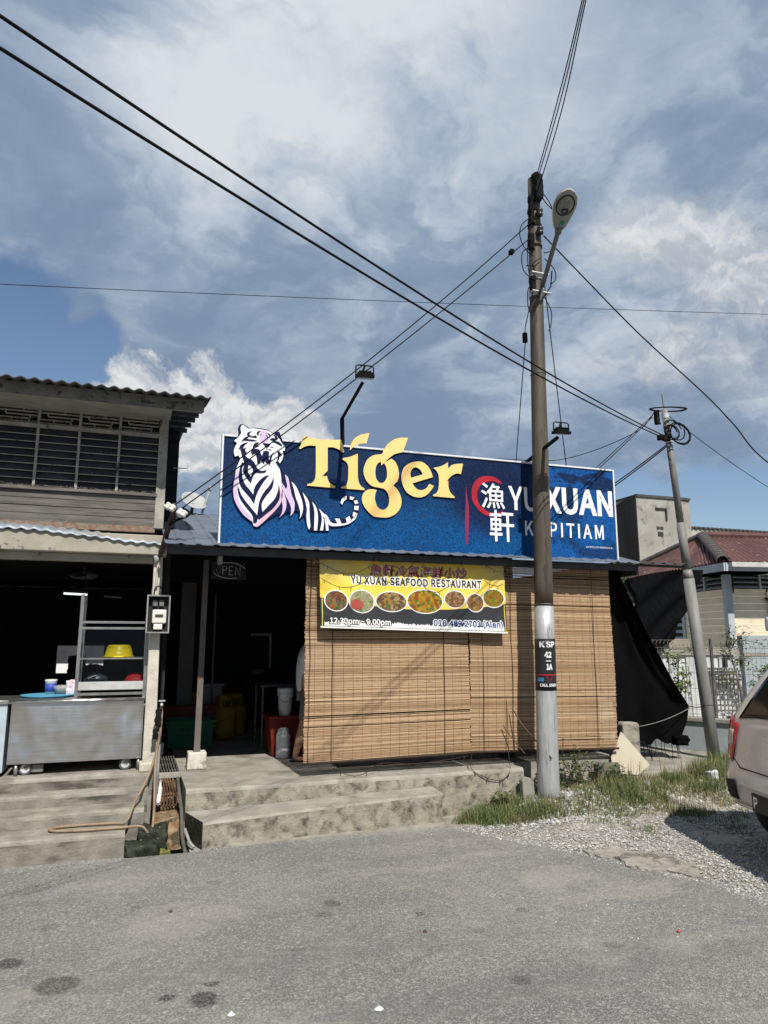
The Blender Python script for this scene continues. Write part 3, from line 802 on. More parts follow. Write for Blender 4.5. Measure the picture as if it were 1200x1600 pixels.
m_soffit = pm('pale soffit board', (.34, .325, .285), (.26, .245, .215), 6, .9, .2, 50, stain=(.12, .11, .1), sscale=9, slo=.66, shi=.72)
m_pane = pm('dusty dark louvre glass', (.034, .035, .043), (.052, .053, .060), 5, .45, 0, spec=.25, stain=(.40, .40, .39), sscale=30, slo=.665, shi=.70, rand=.4)

XL = -6.0
# ground floor: beam, side and back walls, ceiling
MB().box(XL, .24, 6.765, 7.0, 2.365, 2.545).done('beam', m_grime, house, bevel=.008)
MB().box(XL, .13, 6.88, 7.0, 2.30, 2.363).done('beam_soffit', m_grime, house, bevel=.005)
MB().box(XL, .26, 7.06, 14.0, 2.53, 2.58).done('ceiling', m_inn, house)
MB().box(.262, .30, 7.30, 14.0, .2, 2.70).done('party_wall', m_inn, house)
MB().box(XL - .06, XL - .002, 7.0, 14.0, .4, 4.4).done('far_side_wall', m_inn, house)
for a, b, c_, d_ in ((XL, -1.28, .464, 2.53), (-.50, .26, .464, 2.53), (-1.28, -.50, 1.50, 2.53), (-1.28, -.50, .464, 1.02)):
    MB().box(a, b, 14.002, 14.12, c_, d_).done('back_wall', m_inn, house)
# front post on its whitewashed foot
MB().prism([(.128, .54), (.236, .54), (.208, 2.363), (.132, 2.363)], 6.83, 6.96).done('post', m_postl, house, bevel=.008, label='peeling whitewashed ground floor post')
MB().box(.105, .26, 6.812, 6.985, .466, .545).done('post_foot', m_postl, house, bevel=.015)
# low zinc awning over the beam
def awn(u, v):
    x = XL + (.69 - XL) * u
    ze = 2.548 - .105 * sst(x, -1.2, .5) + .008 * mnoise.noise(Vector((x * 4, 0, 0)))
    y = 6.74 + .30 * v
    z = ze + (.030 * min(v / .14, 1)) + .06 * v
    return (x, y + .008 * mnoise.noise(Vector((x * 6, 2, 0))), z + .008 * math.sin(x * 2 * math.pi / .10) * (1 + .5 * mnoise.noise(Vector((x * 2.3, 7, 0)))))


MB().grid(awn, 560, 8).done('awning_sheet', m_zinc, house, smooth=True, solid=.004)
MB().box(.27, .68, 6.77, 6.84, 2.385, 2.43).done('awning_batten', m_zincd, house)
# upper wall: planks, sill, posts
zb = [2.66, 2.735, 2.805, 2.875, 2.945]
for i in range(4):
    for (a, b) in ((XL, -2.2), (-2.196, .13)):
        MB().box(a, b, 7.0 + .006 * (i % 2), 7.03, zb[i], zb[i + 1] - .006).done('plank', m_wood, house)
MB().box(XL, .125, 6.995, 7.05, 2.60, 2.658).done('wall_plate', pm('red brown laterite crust', (.20, .10, .065), (.22, .2, .165), 22, .95, .8, 60), house)
MB().box(XL, .128, 6.975, 7.04, 2.943, 2.972).done('sill', m_wood, house, bevel=.004)
MB().prism([(.114, 2.64), (.20, 2.64), (.20, 3.80), (.116, 3.80)], 6.985, 7.06).done('corner_post', m_postw, house, bevel=.006)
mull = [-.947 + .353 * k for k in range(-14, 4)]
for k in range(len(mull) - 1):
    x0, x1 = mull[k], mull[k + 1]
    last = (k == len(mull) - 2)
    MB().prism([(x0 - .010, 2.972), (x0 + .012, 2.972), (x0 + .012, 3.80), (x0 - .010, 3.80)], 6.992, 7.045).done('mullion', m_postw, house)
    xr = (x1 - .011) if not last else .114
    n_l = 8
    hh = (3.535 - 2.985) / n_l
    vis = x1 > -1.4
    if vis:
        for r in range(n_l):
            z0 = 2.985 + hh * r
            mbx = MB().obox(((x0 + .012 + xr) / 2, 7.038, z0 + hh / 2), ((xr - x0 - .012) / 2, 0, 0), (0, .0032, .0005), (0, .014, hh * .5))
            mbx.done('pane', m_pane, house)
            MB().box(x0 + .012, xr, 7.004, 7.014, z0 + hh - .007, z0 + hh).done('window_bar', m_postw, house)
    else:
        pb = MB()
        for r in range(n_l):
            z0 = 2.985 + hh * r
            pb.obox(((x0 + .012 + xr) / 2, 7.038, z0 + hh / 2), ((xr - x0 - .012) / 2, 0, 0), (0, .0032, .0005), (0, .014, hh * .5))
        pb.done('panes', m_pane, house, kind='stuff')
    # fret lattice of staggered strips
    lt = MB()
    W = xr - x0 - .012
    X = x0 + .012
    zr = [3.572, 3.605, 3.638, 3.671]
    for r, zz_ in enumerate(zr):
        a, b = ((0, 1), (0.0, .78), (.18, 1), (0, 1))[r]
        lt.box(X + W * a, X + W * b, 7.006, 7.030, zz_, zz_ + .010)
        vx = X + W * ((.34, .80, .18, .62)[r])
        lt.box(vx - .006, vx + .006, 7.009, 7.027, zz_ + .010, zr[r + 1] if r < 3 else 3.70)
    lt.box(X + W * .78 - .006, X + W * .78 + .006, 7.009, 7.027, 3.572, 3.605)
    lt.done('lattice', m_postw, house)
MB().box(XL, .128, 6.99, 7.05, 3.535, 3.565).done('transom', m_postw, house, bevel=.003)
MB().box(XL, .128, 6.996, 7.05, 3.70, 3.80).done('head_board', m_soffit, house)
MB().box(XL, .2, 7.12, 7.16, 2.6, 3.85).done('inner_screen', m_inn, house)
# dead moss and bird debris gathered on the sill and in the fretwork
deb = MB()
rdb = random.Random(9)
for k in range(900):
    on_sill = rdb.random() < .6
    x = rdb.uniform(-1.5, .10)
    z = (2.973 + rdb.uniform(0, .016) * (1 + mnoise.noise(Vector((x * 7, 0, 0))))) if on_sill else 3.567 + abs(rdb.gauss(0, .028)) * (1 if x < -.55 else .5)
    s_ = rdb.uniform(.003, .008)
    c_ = Vector((x, 6.995 + rdb.uniform(-.015, .012), z))
    deb.add([c_ + Vector((s_, 0, 0)), c_ + Vector((0, -s_, 0)), c_ + Vector((-s_, 0, 0)), c_ + Vector((0, 0, s_)), c_ + Vector((0, 0, -s_ * .6))], [(0, 3, 1), (1, 3, 2), (0, 1, 4), (1, 2, 4)])
deb.done('debris', pm('dead moss', (.16, .145, .11), (.07, .065, .05), 30, .95, island=.9), house, kind='stuff')
# eaves
MB().bar((XL, 6.455, 3.712), (.485, 6.455, 3.712), .022, .105).done('fascia', m_fascia, house)
MB().add([(XL, 6.468, 3.672), (.21, 6.468, 3.672), (.21, 6.99, 3.715), (XL, 6.99, 3.715), (XL, 6.468, 3.690), (.21, 6.468, 3.690), (.21, 6.99, 3.735), (XL, 6.99, 3.735)],
         [(0, 3, 2, 1), (4, 5, 6, 7), (0, 1, 5, 4), (1, 2, 6, 5), (2, 3, 7, 6), (3, 0, 4, 7)]).done('soffit', m_soffit, house)
MB().box(.212, .48, 6.468, 6.49, 3.66, 3.70).done('verge_batten', m_soffit, house)
for y in (6.7, 6.95, 7.25, 7.6, 8.0):
    MB().box(.205, .50 - .07 * (y - 6.45) / 1.5, y, y + .05, 3.70 + .13 * (y - 6.45), 3.74 + .13 * (y - 6.45)).done('purlin', m_zincd, house)


def lroof(u, v):
    y = 6.345 + 4.45 * v
    xr = .535 - .115 * sst(y, 6.5, 8.2)
    x = XL - .3 + (xr - XL + .3) * u
    return (x, y, 3.775 + .14 * (y - 6.4) + .011 * math.sin(x * 2 * math.pi / .105))


MB().grid(lroof, 560, 10).done('roof', m_zincd, house, smooth=True, solid=.012)
sb = MB()
sb.box(.203, .352, 8.0, 8.03, 2.62, 3.90)
for k in range(7):
    sb.box(.203, .354, 7.985, 8.0, 2.75 + .17 * k, 2.765 + .17 * k)
sb.done('side_sheet', pm('black corrugated side sheet', (.022, .022, .025), (.014, .014, .016), 4, .7), house)
MB().box(XL, .202, 8.05, 11.0, 2.62, 3.95).done('rear_block', m_inn, house)

# ------------------------------------------------------------------ restaurant building
rest = thing('restaurant_building', 'single storey restaurant with corrugated eave and dark open front', 'building', (2.7, 8, 0))


def rroof(u, v):
    x = .20 + (5.16 - .20) * u
    y = 6.33 + 2.73 * v
    p = (x / .15) % 1.0
    rib = .010 * (sst(p, .0, .16) - sst(p, .30, .46))
    return (x, y, 2.425 + .27 * (y - 6.36) + rib + .004 * mnoise.noise(Vector((x * 3, 0, 0))) * (v < .1))


MB().grid(rroof, 430, 6).done('roof_sheet', pm('grey blue roofing sheet', (.16, .19, .235), (.11, .13, .165), 4, .62, .1, 40, metal=.2, stain=(.12, .11, .10), sscale=5, slo=.6, shi=.72), rest, solid=.004)
MB().grid(lambda u, v: (lambda x, y: (x, y, 2.425 + .16 * (y - 6.36) + .014 * (sst((x / .15) % 1, 0, .16) - sst((x / .15) % 1, .3, .46))))(5.162 + .70 * u, 6.33 + .16 * v), 60, 2).done('eave_end', m_zincd, rest, solid=.006)
MB().box(.24, 5.15, 6.42, 6.47, 2.345, 2.412).done('eave_purlin', pm('dark steel purlin', (.035, .035, .038), (.05, .05, .052), 5, .6), rest)
MB().box(5.155, 5.80, 6.41, 6.45, 2.395, 2.42).done('purlin_end', MATS['dark steel purlin'], rest)
MB().box(5.16, 5.19, 6.45, 6.9, 2.30, 2.40).done('bracket', MATS['dark steel purlin'], rest)
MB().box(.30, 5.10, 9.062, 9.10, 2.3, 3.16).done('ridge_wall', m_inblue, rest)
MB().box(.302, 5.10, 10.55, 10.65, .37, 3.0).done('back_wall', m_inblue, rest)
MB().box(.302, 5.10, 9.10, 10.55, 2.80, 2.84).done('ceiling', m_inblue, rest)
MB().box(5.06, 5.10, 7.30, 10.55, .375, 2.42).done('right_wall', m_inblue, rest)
MB().box(.55, .735, 9.6, 9.75, .375, 2.72).done('column', pm('grey painted column', (.17, .165, .16), (.13, .125, .12), 4, .7), rest)
MB().box(1.0, 1.03, 9.9, 9.93, .6, 2.2).done('pipe', MATS['grey painted column'], rest)
f = MB()
f.box(1.60, 1.90, 10.50, 10.545, 1.66, 1.695)
f.box(1.868, 1.90, 10.50, 10.545, 1.20, 1.658)
f.done('door_frame', pm('grey white trim', (.38, .38, .38), (.3, .3, .3), 5, .5), rest)
MB().box(1.50, 1.86, 10.51, 10.545, .40, 1.655).done('door', m_inn, rest)
# leaning awning post on a cast concrete footing
t = thing('awning_post', 'brown square post standing on a white concrete block', 'post', (.64, 7.33, .37))
MB().prism([(.606, .53), (.666, .53), (.676, 2.40), (.622, 2.40)], 7.36, 7.42).done('shaft', pm('brown grey painted steel', (.15, .125, .118), (.11, .095, .09), 6, .65, .1, 50), t, bevel=.004)
MB().prism([(.545, .376), (.735, .376), (.727, .535), (.553, .535)], 7.33, 7.50).done('footing', pm('chalky concrete', (.62, .59, .52), (.47, .44, .38), 9, .9, .5, 60, stain=(.2, .18, .15), sscale=9), t, bevel=.012)
MB().box(.67, .71, 6.48, 6.56, 2.27, 2.342).done('bracket', pm('pale bracket', (.23, .23, .22), (.15, .15, .15), 9, .6), rest)

# ------------------------------------------------------------------ billboard on the eave
SX, SZ, SY = .68, 2.46, 6.495
SW, SH = 4.272, 1.0


def SF(u, v, w):
    return (SX + u, SY - w, SZ + v)


sign = thing('billboard', 'long blue shop billboard with roaring white tiger and yellow letters', 'billboard', (2.8, 6.5, 2.46))
m_sign = bpy.data.materials.new('printed blue vinyl')
m_sign.use_nodes = True
_t = m_sign.node_tree
_t.nodes.clear()
q = NG(_t)
co = q.n('ShaderNodeTexCoord').outputs['Object']
sp = q.n('ShaderNodeSeparateXYZ', i={0: co})
X_, Z_ = sp.outputs[0], sp.outputs[2]
vv = q.m('MULTIPLY', q.m('SUBTRACT', Z_, SZ), 1.0)
nb_ = q.noise(q.vm('MULTIPLY', co, (1.0, 1, 1.3)), 1.1, 3, 0.5)
bl = q.m('ADD', q.m('MULTIPLY', q.ss(vv, .95, .05), .8), q.m('MULTIPLY', q.m('SUBTRACT', nb_, .5), 1.0))
col = q.mixc(q.ss(bl, .1, .95), (.0060, .0260, .0850), (.0035, .0800, .2550))
# lighter brush shapes of the print on the right
sw_ = q.noise(q.vm('MULTIPLY', co, (.9, 1, 1.5)), 2.0, 3, 0.55, 1.2)
right = q.ss(X_, 3.85, 4.1)
col = q.mixc(q.m('MULTIPLY', q.m('MULTIPLY', right, q.ss(sw_, .47, .50)), .85), col, (.007, .095, .345))
col = q.mixc(q.m('MULTIPLY', q.m('MULTIPLY', right, q.ss(sw_, .40, .37)), .7), col, (.010, .030, .120))
# dark printed glow round the red ring
dd_ = q.n('ShaderNodeVectorMath', operation='DISTANCE', i={0: q.vm('MULTIPLY', co, (1, 0, 1)), 1: (3.40, 0, 3.08)}).outputs['Value']
col = q.mixc(q.m('MULTIPLY', q.ss(dd_, .55, .28), .8), col, (.006, .015, .060))
# woven grain of the print
gx = q.m('PINGPONG', X_, .0055)
gz = q.m('PINGPONG', Z_, .0055)
gr = q.m('MULTIPLY', q.m('ADD', gx, gz), 90.0)
spk = q.noise(co, 95.0, 2, 0.7)
f_ = q.m('ADD', q.m('ADD', .55, q.m('MULTIPLY', gr, .45)), q.m('MULTIPLY', q.m('SUBTRACT', q.noise(q.vm('MULTIPLY', co, (1, 1, 1)), 80.0, 3, 0.85), .5), 3.6), clamp=False)
col = q.mixc(1.0, col, q.n('ShaderNodeCombineColor', i={0: f_, 1: f_, 2: f_}).outputs[0], 'MULTIPLY')
bs = q.n('ShaderNodeBsdfPrincipled', i={'Base Color': col, 'Roughness': .6, 'Specular IOR Level': .12})
q.n('ShaderNodeOutputMaterial', i={0: bs.outputs[0]})

m_swhite = pm('sign white', (.80, .80, .80), (.76, .76, .77), 4, .5)
m_snavy = pm('sign navy', (.006, .009, .045), (.007, .011, .05), 4, .6, spec=.1)
m_syel = pm('sign yellow', (.84, .575, .215), (.82, .545, .190), 3, .45)
m_slil = pm('sign lilac', (.53, .40, .60), (.62, .50, .66), 5, .5)
m_spink = pm('sign pink', (.66, .42, .47), (.60, .42, .55), 5, .5)
m_sred = pm('sign red', (.46, .012, .030), (.28, .008, .02), 6, .5)

MB().box(SX, SX + SW, SY, SY + .045, SZ, SZ + SH).done('panel', m_sign, sign)
m_alu = pm('white aluminium edge', (.70, .71, .72), (.6, .6, .62), 6, .4)
for a in ((SX - .018, SX, SZ - .012, SZ + SH + .018), (SX + SW, SX + SW + .018, SZ - .012, SZ + SH + .018)):
    MB().box(a[0], a[1], SY - .014, SY + .05, a[2], a[3]).done('edge_strip', m_alu, sign, bevel=.003)
k = 7
for i in range(k):
    a = SX + SW * i / k
    MB().box(a + .0015, a + SW / k - .0015, SY - .014, SY + .05, SZ + SH, SZ + SH + .018).done('edge_strip', m_alu, sign, bevel=.003)
    MB().box(a + .0015, a + SW / k - .0015, SY - .014, SY + .05, SZ - .014, SZ - .001).done('edge_strip', m_alu, sign, bevel=.003)
for x in (.9, 1.85, 2.8, 3.9, 4.8):
    MB().bar((x, SY + .06, SZ + .05), (x, SY + .06, SZ + SH - .02), .03, .03).done('back_strut', m_dsteel, sign)
    MB().bar((x, SY + .08, SZ + .8), (x, SY + .75, SZ + .17), .03, .03).done('back_brace', m_dsteel, sign)
MB().box(1.925, 1.972, SY - .016, SY + .02, SZ + SH + .0185, SZ + SH + .045).done('edge_clip', m_alu, sign)


def AF(w0):
    return lambda x, y, z: (SX + x / 1000, SY - w0 - z, SZ + y / 1000)


emb = cutout(ART['sil'], .012, AF(.012), 'tiger_emblem', m_snavy, sign, 'white and lilac roaring tiger cut-out rising above the board')
emb_parts = (('white', m_swhite, .0200), ('lilac', m_slil, .0225), ('pink', m_spink, .0225), ('navy', m_snavy, .0250), ('neck', m_swhite, .0270))
for key, m_, w0 in emb_parts:
    for P in ART[key]:
        cutout([P], .0015, AF(w0), {'white': 'white_marking', 'lilac': 'lilac_marking', 'pink': 'pink_marking', 'navy': 'dark_marking', 'neck': 'white_marking'}[key], m_, emb)
for L in 'Tiger':
    off = {'T': 0, 'i': 0, 'g': 0, 'e': 0, 'r': 0}[L]
    cutout(ART[L], .014, AF(.011), 'letter', m_syel, sign, 'yellow cut-out letter %s' % L, side_mat=m_snavy)
cutout([ART['red'][0]], .001, AF(.003), 'red_ring', m_sred, sign)
cutout([ART['red'][1]], .001, AF(.003), 'red_stroke', pm('sign crimson', (.22, .018, .09), (.28, .012, .05), 6, .5), sign)


def skewS(uu, vv):
    return uu, vv


text('漁', 2.635, 2.905, .488, .752, SF, m_swhite, sign, offset=.008, w=.005)
text('軒', 2.725, 3.005, .145, .470, SF, m_swhite, sign, offset=.009, w=.005)
text('YU', 2.960, 3.30, .487, .735, SF, m_swhite, sign, offset=.006, w=.004)
text('XUAN', 3.395, 4.240, .487, .757, SF, m_swhite, sign, offset=.012, w=.004)
text('KOPITIAM', 3.142, 4.112, .222, .377, SF, m_swhite, sign, offset=.006, w=.004, spacing=1.12)
text('24Z RESS/COP BEBDMALM.IA', 3.876, 4.216, .118, .142, SF, m_swhite, sign, w=.004)

# ------------------------------------------------------------------ roll-down bamboo blinds
m_bam = bpy.data.materials.new('split bamboo')
m_bam.use_nodes = True
_t = m_bam.node_tree
_t.nodes.clear()
q = NG(_t)
co = q.n('ShaderNodeTexCoord').outputs['Object']
gi = q.n('ShaderNodeNewGeometry').outputs['Random Per Island']
n1 = q.noise(q.vm('MULTIPLY', co, (2.2, 1, 60)), 1.6, 5, .6)
n2 = q.noise(q.vm('MULTIPLY', co, (.8, 1, 1.2)), 1.3, 4, .6)
n3 = q.noise(q.vm('MULTIPLY', co, (5.0, 1, 90)), 2.0, 3, .6)
c_ = q.mixc(q.ss(q.m('ADD', gi, q.m('MULTIPLY', q.m('SUBTRACT', n1, .5), .9)), .1, .9), (.295, .180, .095), (.500, .345, .210))
c_ = q.mixc(q.m('MULTIPLY', q.ss(n2, .50, .70), .30), c_, (.42, .275, .145))
c_ = q.mixc(q.m('MULTIPLY', q.ss(n3, .58, .72), .75), c_, (.085, .036, .016))
c_ = q.mixc(q.m('MULTIPLY', q.ss(gi, .90, .93), .6), c_, (.14, .065, .03))
bs = q.n('ShaderNodeBsdfPrincipled', i={'Base Color': c_, 'Roughness': .6, 'Specular IOR Level': .25})
q.n('ShaderNodeOutputMaterial', i={0: bs.outputs[0]})
m_cord = pm('dark blind cord', (.035, .020, .014), (.05, .03, .02), 8, .8)


def blind(x0, x1, zb0, zb1, ztop, y, label, seed, cords):
    rnd_ = random.Random(seed)
    t = thing('bamboo_blind', label, 'blind', ((x0 + x1) / 2, y, zb0), 'bamboo blinds across the shop front')
    mb = MB()
    H = ztop - (zb0 + zb1) / 2
    n = int(H / .0088)
    for i in range(n):
        if rnd_.random() < .025:
            continue
        f = (i + .5) / n
        lo = zb0 + (ztop - zb0) * f
        hi = zb1 + (ztop - zb1) * f
        yy = y + .012 * math.sin(f * 7 + seed) + rnd_.uniform(-.0016, .0016)
        dz = rnd_.uniform(-.0016, .0016)
        hh = rnd_.uniform(.0032, .0043)
        ex0 = x0 + rnd_.uniform(-.006, .006) + .004 * math.sin(i * .13)
        ex1 = x1 + rnd_.uniform(-.006, .006)
        # two lengths with a slight bow so the rows are not ruler straight
        segs = 5
        tl_ = rnd_.uniform(-.010, .010) if rnd_.random() < .12 else 0.0
        vs = []
        for s in range(segs + 1):
            g_ = s / segs
            x = ex0 + (ex1 - ex0) * g_
            z = lo + (hi - lo) * g_ + dz + tl_ * (g_ - .5) + .0022 * mnoise.noise(Vector((x * 1.5, i * .37, seed)))
            yb = yy + .006 * mnoise.noise(Vector((x * .9, f * 2, seed + 4)))
            vs += [(x, yb - .0018, z - hh), (x, yb - .0026, z), (x, yb - .0012, z + hh), (x, yb + .002, z)]
        fs = []
        for s in range(segs):
            for k_ in range(4):
                fs.append((s * 4 + k_, s * 4 + (k_ + 1) % 4, s * 4 + 4 + (k_ + 1) % 4, s * 4 + 4 + k_))
        fs += [(3, 2, 1, 0), (segs * 4, segs * 4 + 1, segs * 4 + 2, segs * 4 + 3)]
        mb.add(vs, fs)
    mb.done('slats', m_bam, t, kind='stuff')
    MB().tube([(x0 - .004, y, zb0 - .012), (x1 + .004, y, zb1 - .012)], .011, 8).done('bottom_rail', pm('dark rail', (.05, .028, .016), (.03, .018, .012), 8, .7), t)
    MB().tube([(x0, y + .01, ztop), (x1, y + .01, ztop)], .016, 8).done('top_rail', MATS['dark rail'], t)
    # woven stitching threads
    th = MB()
    k = int((x1 - x0) / .092)
    for i in range(1, k):
        x = x0 + (x1 - x0) * i / k
        th.tube([(x, y + .012 * math.sin((j / 30) * 7 + seed) - .0042, zb0 + .005 + (ztop - zb0 - .01) * j / 30) for j in range(31)], .0008, 4)
    th.done('stitching', pm('brown stitching', (.13, .075, .04), (.09, .05, .03), 8, .8), t, kind='stuff')
    for cx in cords:
        P = [(cx + .010 * mnoise.noise(Vector((cx, j * .5, seed))), y - .018 - .006 * math.sin(j), ztop - (ztop - zb0 + .02) * j / 12) for j in range(13)]
        MB().tube(poly3(P, 3), .0034, 5).done('pull_cord', m_cord, t)
    return t


blind(1.510, 3.188, .505, .523, 2.37, 6.605, 'left bamboo roll blind behind the yellow banner', 3, (1.55, 1.77, 2.91))
blind(3.198, 4.920, .526, .482, 2.37, 6.61, 'right bamboo roll blind behind the thick utility pole', 8, (3.34, 3.67, 4.67))
# matt black board filling the gap below the blinds, set back on the plinth
MB().box(1.95, 5.0, 7.02, 7.06, .376, 1.2).done('gap_board', m_dark, rest)

# ------------------------------------------------------------------ banner
ban = thing('banner', 'yellow and black printed restaurant banner tied over the bamboo blind', 'banner', (2.56, 6.45, 1.7))
BC = [(1.609, 2.391), (3.565, 2.380), (3.576, 1.665), (1.628, 1.713)]      # corners: top left, top right, bottom right, bottom left


def BF(u, v, w):
    xt = BC[0][0] + (BC[1][0] - BC[0][0]) * u
    zt_ = BC[0][1] + (BC[1][1] - BC[0][1]) * u - .012 * math.sin(math.pi * u)
    xb = BC[3][0] + (BC[2][0] - BC[3][0]) * u
    zb_ = BC[3][1] + (BC[2][1] - BC[3][1]) * u
    x = xb + (xt - xb) * v
    z = zb_ + (zt_ - zb_) * v
    y = 6.520 - w - .010 * math.sin(u * 9 + v * 2.5) * (1 - .5 * v) + .012 * mnoise.noise(Vector((u * 5, v * 3, 1.7))) - .02 * (1 - v)
    # creases fanning out of the tied corners
    y += .006 * math.sin((u + v * .6) * 46) * max(0, 1 - u * 3.5) * v + .006 * math.sin((1 - u + v * .5) * 46) * max(0, 1 - (1 - u) * 4) * v
    return (x, y, z)


m_ban = bpy.data.materials.new('printed banner vinyl')
m_ban.use_nodes = True
_t = m_ban.node_tree
_t.nodes.clear()
q = NG(_t)
uvn = q.n('ShaderNodeUVMap', uv_map='print').outputs[0]
sp = q.n('ShaderNodeSeparateXYZ', i={0: uvn})
U_, V_ = sp.outputs[0], sp.outputs[1]
asp = q.vm('MULTIPLY', uvn, (1.93, .69, 1))
c_ = q.mixc(q.ss(q.noise(asp, 3.0, 3), .35, .65), (.80, .60, .085), (.76, .53, .050))
# faint greyish photo in both upper corners
gcr = q.m('MULTIPLY', q.ss(V_, .55, .85), q.m('ADD', q.ss(U_, .24, .02), q.ss(U_, .80, 1.0)))
cell = q.n('ShaderNodeTexVoronoi', feature='DISTANCE_TO_EDGE', i={'Vector': asp, 'Scale': 22.0}).outputs['Distance']
c_ = q.mixc(q.m('MULTIPLY', gcr, .55), c_, q.mixc(q.ss(cell, .02, .10), (.30, .27, .16), (.55, .50, .33)))
# dark lower field
u2 = q.m('SUBTRACT', q.m('MULTIPLY', U_, 2), 1)
edge_ = q.m('ADD', q.m('ADD', .300, q.m('MULTIPLY', q.m('MULTIPLY', u2, u2), .115)), q.m('MULTIPLY', q.m('SUBTRACT', q.noise(asp, 2.2, 2), .5), .05))
c_ = q.mixc(q.m('LESS_THAN', V_, edge_), c_, (.028, .031, .034))
# white grass along the bottom
bl_ = q.noise(q.vm('MULTIPLY', uvn, (95, 1.6, 1)), 1.0, 2, .6)
bl2 = q.noise(q.vm('MULTIPLY', uvn, (9, 0, 1)), 1.0, 2, .5)
ge = q.m('ADD', .035, q.m('ADD', q.m('MULTIPLY', bl_, .105), q.m('MULTIPLY', q.m('SUBTRACT', bl2, .5), .10)))
c_ = q.mixc(q.m('MULTIPLY', q.m('LESS_THAN', V_, ge), q.ss(q.m('ABSOLUTE', u2), .97, .955)), c_, (.72, .73, .70))
# borders
c_ = q.mixc(q.m('LESS_THAN', V_, .030), c_, (.025, .030, .026))
c_ = q.mixc(q.m('LESS_THAN', V_, .022), c_, (.74, .74, .70))
ln = q.m('MULTIPLY', q.m('LESS_THAN', q.m('ABSOLUTE', q.m('SUBTRACT', q.m('ABSOLUTE', u2), .982)), .0035), q.m('LESS_THAN', V_, .40))
c_ = q.mixc(ln, c_, (.80, .62, .10))
bs = q.n('ShaderNodeBsdfPrincipled', i={'Base Color': c_, 'Roughness': .5, 'Specular IOR Level': .35})
q.n('ShaderNodeOutputMaterial', i={0: bs.outputs[0]})
bo = MB().grid(lambda u, v: BF(u, v, 0), 90, 30).done('sheet', m_ban, ban, smooth=True)
uv = bo.data.uv_layers.new(name='print')
for lp in bo.data.loops:
    i = lp.vertex_index
    uv.data[lp.index].uv = ((i % 91) / 90, (i // 91) / 30)

m_pr = pm('print dark red', (.40, .012, .022), (.34, .01, .02), 5, .5)
m_pb = pm('print black', (.020, .021, .020), (.026, .026, .026), 5, .5)
m_pn = pm('print blue', (.020, .045, .200), (.018, .04, .18), 5, .5)
m_pw = pm('print white', (.76, .76, .74), (.72, .72, .70), 5, .5)
kw = dict(fn=BF, parent=ban)


def outl(s, u0, u1, v0, v1, m_in, m_out, off_in, off_out, **k2):
    if m_out:
        text(s, u0, u1, v0, v1, mat=m_out, offset=off_out, w=.0015, name='lettering_outline', **kw, **k2)
    return text(s, u0, u1, v0, v1, mat=m_in, offset=off_in, w=.003, **kw, **k2)


outl('魚軒冷氣海鮮小炒', .253, .778, .765, .925, m_pr, m_pw, .007, .026, shear=.12, spacing=1.06)
text('魚軒冷氣海鮮小炒', .258, .783, .752, .912, mat=m_pb, offset=.010, w=.0008, name='lettering_shadow', shear=.12, spacing=1.06, **kw)
outl('YU XUAN SEAFOOD RESTAURANT', .158, .862, .632, .735, m_pb, m_pw, .012, .048, spacing=1.05)
outl('12.30pm ~ 9.00pm', .046, .356, .042, .140, m_pw, m_pb, .012, .045)
outl('016-489 2703 (Alan)', .588, .972, .058, .168, m_pn, m_pw, .010, .040)


def food(name, cols, sc):
    m = bpy.data.materials.new(name)
    m.use_nodes = True
    t_ = m.node_tree
    t_.nodes.clear()
    q_ = NG(t_)
    co_ = q_.n('ShaderNodeTexCoord').outputs['Object']
    w_ = q_.vm('ADD', co_, q_.vm('MULTIPLY', q_.noise(co_, 22, 3, out=1), (.05, .0, .05)))
    v_ = q_.n('ShaderNodeTexVoronoi', feature='F1', i={'Vector': w_, 'Scale': sc, 'Randomness': 1})
    r_ = q_.n('ShaderNodeSeparateColor', i={0: v_.outputs['Color']}).outputs[0]
    rp_ = q_.n('ShaderNodeValToRGB', i={0: r_})
    rp_.color_ramp.interpolation = 'CONSTANT'
    e = rp_.color_ramp.elements
    e[0].color = (*cols[0], 1)
    e[1].position = 1 / len(cols)
    e[1].color = (*cols[1], 1)
    for i_ in range(2, len(cols)):
        x_ = e.new(i_ / len(cols))
        x_.color = (*cols[i_], 1)
    shade = q_.ss(v_.outputs['Distance'], .022, .0, .45, 1.7)
    c2_ = q_.mixc(q_.m('MULTIPLY', q_.ss(q_.noise(co_, 120, 3), .45, .7), .4), rp_.outputs[0], (.62, .55, .40))
    c2_ = q_.n('ShaderNodeHueSaturation', i={'Saturation': 1.35, 'Value': 1.15, 'Color': c2_}).outputs[0]
    c2_ = q_.mixc(1.0, c2_, q_.n('ShaderNodeCombineColor', i={0: shade, 1: shade, 2: shade}).outputs[0], 'MULTIPLY')
    b_ = q_.n('ShaderNodeBsdfPrincipled', i={'Base Color': c2_, 'Roughness': .5})
    q_.n('ShaderNodeOutputMaterial', i={0: b_.outputs[0]})
    return m


def disc(cx, cy, rx, ry, w):
    mb = MB()
    vs = [BF(cx, cy, w)]
    rings, n = 4, 40
    for r in range(1, rings + 1):
        for k_ in range(n):
            a = 2 * math.pi * k_ / n
            vs.append(BF(cx + rx * r / rings * math.cos(a), cy + ry * r / rings * math.sin(a), w))
    fs = [(0, 1 + k_, 1 + (k_ + 1) % n) for k_ in range(n)]
    for r in range(rings - 1):
        for k_ in range(n):
            a, b = 1 + r * n + k_, 1 + r * n + (k_ + 1) % n
            fs.append((a, a + n, b + n, b))
    return mb.add(vs, fs)


